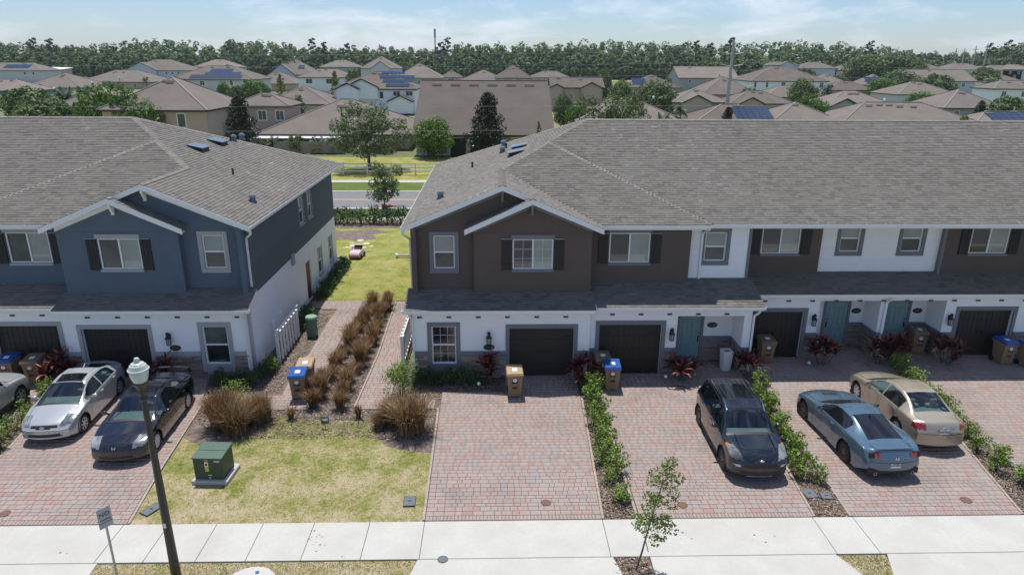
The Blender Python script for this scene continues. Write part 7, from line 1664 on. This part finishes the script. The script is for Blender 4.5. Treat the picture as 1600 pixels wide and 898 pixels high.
TR = [('oak', 571, 164, 78, 112, 'airy oak standing behind the white rail fence'), ('oak2', 598, 250, 55.7, 58, 'small airy oak between the hedge and the road'), ('lime', 675, 187, 88, 60, 'bright green round tree in front of the big brown roof'),
 ('mag', 762, 146, 88, 68, 'dark rusty conical magnolia in front of the big brown roof'), ('mag', 371, 150, 85, 58, 'dark rusty conical magnolia beside the beige house'),
 ('bush', 40, 138, 140, 66, 'bushy tree at the far left, left of the frond palm'), ('bush', 66, 156, 118, 70, 'olive bushy tree just above the blue row ridge at the left'), ('bush', 104, 160, 116, 44, 'bushy tree in front of the low white walled wing'), ('palm2', 60, 136, 122, 50, 'spiky low palm above the left bushy trees'),
 ('palm2', 96, 124, 165, 40, 'date palm rising behind the left bushes'), ('palm2', 128, 124, 180, 38, 'date palm right of the white lamp globe at left'), ('round', 125, 117, 260, 14, 'small round dark tree below the white shed roof'), ('palm2', 186, 124, 232, 24, 'low palm in front of the wide low hip roof'), ('round', 168, 128, 236, 20, 'small bush in front of the wide low hip roof'),
 ('lush', 152, 140, 96, 56, 'leafy tree in front of the beige house, leftmost of three'), ('lush', 194, 143, 94, 54, 'leafy tree in front of the beige house, middle of three'), ('lush', 222, 162, 92, 56, 'low leafy tree in front of the beige house, rightmost of three'), ('palm', 226, 115, 215, 14, 'yellowish palm left of the beige house roof'),
 ('lush', 348, 130, 180, 20, 'small green tree under the stepped solar house'), ('bush', 368, 135, 178, 24, 'low green bush under the stepped solar house'), ('lush', 390, 127, 182, 30, 'bright green tree right of the stepped solar house'), ('yel', 437, 116, 215, 20, 'yellow green pointed tree left of the white two storey house'), ('yel', 522, 112, 180, 24, 'tall yellow green pointed tree before the white two storey house'),
 ('bush', 552, 110, 245, 24, 'olive bush between the far gabled houses'), ('cyp', 466, 148, 132, 20, 'dark cypress before the tan bungalow'), ('palm2', 441, 166, 118, 34, 'low palm by the blue garage door'), ('bush', 455, 170, 116, 30, 'leafy bush by the dark cypress'),
 ('palm2', 428, 205, 92.7, 34, 'broad leaved shrub behind the board fence, first from the left'), ('bush', 462, 212, 92.7, 30, 'broad leaved shrub behind the board fence, second from the left'), ('palm2', 496, 205, 92.7, 36, 'broad leaved shrub behind the board fence, third from the left'), ('palm2', 520, 201, 92.7, 38, 'tall broad leaved shrub behind the board fence, right one'), ('bush', 622, 205, 98, 36, 'shrub behind the oak at the board fence corner'),
 ('round', 882, 150, 125, 34, 'green tree at the right end of the big brown roof'), ('lush', 905, 164, 115, 40, 'leafy tree behind the hip of the brown row'), ('olive', 952, 150, 78, 122, 'wide olive green tree top right above the brown row ridge'), ('olive', 982, 138, 95, 60, 'olive green tree behind the wide one, before the tan two storey house'), ('round', 944, 113, 200, 26, 'dark green tree beside the green field'), ('round', 972, 128, 175, 34, 'dark tree left of the round dense tree'),
 ('round', 1026, 130, 140, 60, 'round dense dark tree with a lamp globe before it'), ('palm', 1045, 118, 250, 20, 'distant palm at the right end of the green field'), ('palm2', 1038, 163, 108, 46, 'large fronded palm before the tan bungalow'), ('palm', 1065, 158, 112, 26, 'palm by the brown garage door'), ('round', 1172, 140, 168, 36, 'bright bush right of the utility pole'), ('mag', 1139, 168, 104, 30, 'small dark magnolia at the foot of the utility pole'),
 ('round', 1256, 126, 180, 40, 'dark tree before the white two storey house in the right distance'), ('cyp', 1294, 132, 175, 22, 'dark tree right of the white two storey house'), ('palm2', 1316, 136, 172, 28, 'drooping palm on the right beyond the vented gable'), ('lush', 1262, 150, 118, 34, 'glossy bright tree by the vented gable, left half'), ('lush', 1280, 158, 116, 34, 'glossy bright tree by the vented gable, right half'),
 ('round', 1352, 89, 330, 54, 'large oak crown in the right distance, leftmost of four'), ('round', 1385, 88, 320, 60, 'large oak crown in the right distance, second of four'), ('round', 1412, 90, 318, 56, 'large oak crown in the right distance, third of four'), ('round', 1432, 97, 310, 38, 'large oak crown in the right distance, last of four'), ('round', 1408, 112, 245, 50, 'dense round tree below the large oaks'), ('lush', 1381, 124, 230, 40, 'bright frondy tree left below the large oaks'),
 ('bush', 1467, 117, 222, 44, 'pale green bush before the long plain roof'), ('bush', 1310, 118, 300, 26, 'green bush before the blue solar roof'), ('bush', 1260, 108, 330, 30, 'green bush behind the peak of the white two storey house'), ('bush', 1542, 106, 345, 34, 'olive bush below the right hand far houses'), ('bush', 1530, 120, 300, 60, 'low pale bushes at the right edge roofs'), ('lush', 1442, 145, 172, 34, 'yellowish bush before the pale bungalow'), ('palm2', 1392, 154, 134, 50, 'palm fronds around a lamp globe on the right'),
 ('mag', 1535, 158, 122, 24, 'small rusty magnolia on the right'), ('bush', 1582, 152, 130, 50, 'green bushy tree at the right edge'), ('palm', 1436, 181, 52, 22, 'palm crown peeping over the brown row ridge, left one'), ('palm', 1462, 181, 52, 20, 'palm crown peeping over the brown row ridge, right one'), ('yel', 1506, 183, 54, 46, 'yellow leafy top peeping over the brown row ridge'), ('yel', 842, 190, 84, 16, 'yellowish shrub top at the right foot of the big brown roof'),
 ('bush', 20, 150, 135, 30, 'dark bush at the left edge above the blue row ridge'), ('lush', 405, 128, 210, 26, 'green tree left of the yellow green pointed one'), ('bush', 1196, 108, 420, 40, 'bushes before the far shallow gable')]
for a in TR: tree(*a)
# ---- the wood along the horizon: one mass
L_wood = leafmat('wood_foliage', [(0, (.045, .078, .024)), (.45, (.082, .135, .036)), (.8, (.13, .20, .05)), (1, (.20, .265, .07))], .25, .7, .6, .03)
PROF = [(-200, 66), (0, 66), (60, 68), (110, 73), (165, 70), (200, 67), (255, 60), (300, 66), (330, 74), (370, 65), (430, 66), (470, 74), (550, 74), (620, 75), (680, 77), (730, 68), (800, 67), (850, 68), (900, 66), (960, 64), (1000, 66), (1050, 65), (1100, 70), (1150, 68), (1200, 68), (1240, 67), (1290, 66), (1340, 72), (1390, 73), (1420, 81), (1480, 85), (1530, 82), (1560, 69), (1600, 70), (1800, 66)]
pts_c, rad_c = [], []
RW = np.random.RandomState(3)
for row_, (Y, fr) in enumerate(((445, .30), (455, .50), (470, .62), (490, .72), (510, .86), (530, .95), (550, 1.0), (575, 1.04))):
    px = -120.
    while px < 1740:
        top = at(px, np.interp(px, [q[0] for q in PROF], [q[1] for q in PROF]), Y=Y)[2]; hgt = max(6, top*fr*RW.uniform(.82, 1.05)); X = at(px, 100, Y=Y)[0]; yy = Y+RW.uniform(-8, 8); r = hgt*RW.uniform(.17, .27)
        nc = 10 if row_ < 4 else 8
        for i in range(nc):
            a = RW.uniform(0, 6.28); f = (i+.5)/nc; z = hgt*((.06 if row_ < 4 else .22)+(.91 if row_ < 4 else .75)*f); q = r*math.sqrt(max(.08, 1-(f-.45)**2*3))*RW.uniform(.2, 1); pts_c.append((X+q*math.cos(a), yy+q*math.sin(a), z)); rad_c.append(r*RW.uniform(.36, .62))
        px += r*1.5/Y*FOC*RW.uniform(.75, 1.25)
p, nn = clumps(pts_c, rad_c, [27]*len(pts_c), RW, .85); v, f = leafcloud(p, .98, nn*.35+np.array([0, -.25, .75]), .8, .1, RW)
o = link_mesh('woodland', np_mesh('woodland', v, f, L_wood), kind='stuff')
# pines that stand out against the sky
L_pine = leafmat('pine_needles', [(0, (.020, .034, .020)), (1, (.048, .070, .035))], .1, .8, .5, .1)
def pine(px, py, Y, lab):
    p_ = at(px, py, Y=Y); h = p_[2]; rs = np.random.RandomState(int(px)); t = empty('pine_tree', (p_[0], Y, 0), 0, lab, 'tree', 'tall pines above the wood'); cs, rr = [], []
    for i in range(9): a = i*2.4; fz = .66+.34*(i+.5)/9; q = h*.13*(1.15-fz)*3*rs.uniform(.4, 1); cs.append((q*math.cos(a), q*math.sin(a), h*fz)); rr.append(h*.05*rs.uniform(.7, 1.2))
    q, nn_ = clumps(cs, rr, [26]*9, rs, .55); v_, f_ = leafcloud(q, .7, nn_*.5, .6, .1, rs); link_mesh('crown', np_mesh('crown', v_, f_, L_pine), t)
    mb = MB(); mb.tube([(0, 0, 0), (.3, 0, h*.5), (0, 0, h*.95)], [.4, .3, .12], 6)
    for c in cs: mb.tube([(0, 0, c[2]*.93), c], [.12, .05], 4)
    mb.build('trunk', m_bark, t)
for px, py, lab in ((486, 60, 'tall forked pine above the tree line left of the sky mast'), (505, 66, 'flat topped pine right of the forked pine'), (541, 68, 'low flat topped pine on the tree line'), (699, 59, 'tall bare stemmed pine right of the sky mast'), (688, 66, 'smaller pine directly right of the sky mast'), (1088, 64, 'pine left of the utility pole top'), (1110, 68, 'pine between two others left of the utility pole'), (1143, 60, 'tall pine right behind the top of the utility pole'), (1362, 64, 'lone pine crown above the dark wood on the right'), (1548, 68, 'pine among the thin distant poles'), (1578, 63, 'tall pine near the right edge'), (76, 61, 'pine above the left wood'), (50, 60, 'pine at the far left above the wood'), (356, 63, 'pine above the wood right of the far gable')): pine(px, py, 470, lab)
sheet('field', [(15, 420), (150, 420), (190, 445), (190, 452), (10, 452)], -.06, plain('field_grass', (.27, .28, .10), .95, var=.15, scale=.05))
sheet('field_track', [(10, 453), (190, 453), (190, 458), (10, 458)], -.05, m_sand)
# ---------------------------------------------------------------- poles, wires, mast
t = empty('utility_pole', (40.0, 120, 0), 0, 'tall grey concrete utility pole with three cross arms', 'utility pole'); mb = MB(); mb.lathe([(.40, 0), (.20, 15.3)], 12); mb.build('pole', m_conc2, t, True)
for z in (13.0, 11.1, 9.2):
    mb = MB(); mb.tube([(-1.9, -.3, z+.25), (-.5, -.3, z), (.5, -.3, z), (1.9, -.3, z+.25)], .07, 6); mb.build('cross_arm', m_metal, t)
    for x in (-1.9, 1.9): mb = MB(); mb.lathe([(.10, z+.2), (.12, z+.3), (.07, z+.4), (.11, z+.5), (.06, z+.6)], 8, (x, -.3, 0)); mb.build('insulator', m_lgrey, t)
m_wire = plain('overhead_wire', (.52, .54, .55), .5, metal=.2)
def wire(p0, p1, sag, lab, r=.022):
    p0, p1 = Vector(p0), Vector(p1); mb = MB(); n = 24; mb.tube([p0+(p1-p0)*(i/n)-Vector((0, 0, 4*sag*(i/n)*(1-i/n))) for i in range(n+1)], r, 4); tag(mb.build('power_line', m_wire), lab, 'power line', 'overhead wires')
for z, s in ((13.6, 'top'), (11.7, 'middle'), (9.8, 'lowest')):
    wire((-130, 118, z), (38.1, 119.7, z), 1.2, 'overhead wire running left from the %s cross arm of the utility pole' % s); wire((41.9, 119.7, z), (230, 150, z), 1.5, 'overhead wire running right from the %s cross arm of the utility pole' % s)
for py0, py1, s in ((166, 162, 'upper'), (206, 197, 'lower')):
    a, b = at(-200, py0, Y=76), at(1800, py1, Y=76); wire(a, b, .15, '%s thin wire crossing in front of the big brown roof' % s, .014)
t = empty('radio_mast', (at(680, 75, Y=560)[0], 560, 0), 0, 'thin grey mast rising above the distant tree line', 'mast'); mb = MB(); mb.lathe([(.6, 0), (.45, 33)], 8); mb.build('mast', m_metal, t); mb = MB(); mb.lathe([(.75, 27), (.75, 33.5)], 8); mb.build('antenna', m_lgrey, t)
for i, (px, py) in enumerate(((1495, 76), (1508, 76), (1526, 72), (1544, 69))):
    p_ = at(px, py, Y=430); t = empty('transmission_pole', (p_[0], 430, 0), 0, '%s from the left of the thin distant poles at right' % ORD[i], 'utility pole', 'thin distant poles'); mb = MB(); mb.lathe([(.45, 0), (.25, p_[2])], 8); mb.build('pole', m_conc2, t)
    mb = MB(); mb.box(-1.6, 1.6, -.1, .1, p_[2]-2.2, p_[2]-1.9); mb.build('cross_arm', m_metal, t)
lamp0 = bpy.data.objects['street_lamp']
for px, py, lab in ((143, 129, 'small white lamp globe before the wide low hip roof'), (186, 121, 'small white lamp globe on the wide low hip roof'), (84, 138, 'small white lamp globe by the tiny dark gable'), (1021, 152, 'white lamp globe in front of the round dense tree'), (1382, 156, 'white lamp globe among palm fronds on the right')):
    p_ = at(px, py, 5.5); c = copy_tree(lamp0, None, (p_[0], p_[1], 0)); c['label'] = lab; c['group'] = 'street lamps of the estate'
    for ch in c.children:
        if ch.name.startswith('globe'): ch.data = ch.data.copy(); ch.data.materials[0] = m_trimw
# ---------------------------------------------------------------- young street tree
P0 = lambda px, py: Vector(at(px, py, Y=13.75))
L_young = leafmat('young_tree_leaf', [(0, (.075, .13, .022)), (.5, (.14, .21, .04)), (1, (.27, .32, .085))], .3, .5, .2, 2)
t = empty('street_tree', (3.51, 13.75, 0), 0, 'slim young street tree leaning in the mulch square by the sidewalk', 'tree'); O_ = Vector((3.51, 13.75, 0)); mb = MB()
ax = [P0(994, 890), P0(1003, 862), P0(1009, 840), P0(1018, 810), P0(1025, 783), P0(1035, 757), P0(1046, 738), P0(1051, 722)]
mb.tube([q-O_ for q in ax], [.028, .024, .021, .018, .015, .012, .009, .005], 7)
tips = [(1001, 800), (1000, 822), (1040, 812), (1045, 818), (1022, 835), (1030, 830), (1052, 768), (1048, 782), (1008, 785), (1012, 772), (1022, 770), (1028, 748), (1040, 745), (1055, 735), (1052, 756), (1020, 753), (1034, 792), (995, 815), (1012, 832), (1046, 728), (1006, 808), (1032, 822), (1024, 828), (1035, 812)]
rs = np.random.RandomState(9); cl = []
for i, q in enumerate(tips):
    e = P0(*q)+Vector((0, rs.uniform(-.28, .28), 0)); k = min(range(3, len(ax)-1), key=lambda j: abs(ax[j].z-(e.z-.12))); mb.tube([ax[k]-O_, (ax[k]+e)/2-O_+Vector((0, 0, .02)), e-O_], [.008, .006, .003], 4); cl.append(e-O_)
mb.build('trunk', m_bark, t)
p, nn = clumps([tuple(c) for c in cl], [.17]*len(cl), [70]*len(cl), rs, .9); p2, n2 = clumps([tuple(a-O_) for a in ax[3:]], [.16]*5, [80]*5, rs, .9); v, f = leafcloud(np.concatenate([p, p2]), .036, np.concatenate([nn, n2])*.4, .6, .1, rs); link_mesh('crown', np_mesh('crown', v, f, L_young), t)
mb = MB(); mb.tube([P0(1008, 842)-O_, P0(1015, 868)-O_+Vector((0, .15, 0))], .012, 5); mb.tube([(-.25, .02, .02), (.1, .10, .05), (.28, .2, .02)], .015, 5); mb.build('tree_stake', m_bark, t)
# ================================================================ summer haze
m = bpy.data.materials.new('haze_air'); m.use_nodes = True; n_ = m.node_tree.nodes; n_.clear()
o_ = n_.new('ShaderNodeOutputMaterial'); v_ = n_.new('ShaderNodeVolumePrincipled'); v_.inputs['Color'].default_value = (.80, .90, 1., 1); v_.inputs['Density'].default_value = .00011; v_.inputs['Anisotropy'].default_value = .2
m.node_tree.links.new(v_.outputs[0], o_.inputs['Volume'])
mb = MB(); mb.box(-1600, 1600, -450, 2700, -1.2, 48); mb.build('haze', m, kind='stuff')
SC.cycles.volume_bounces = 0
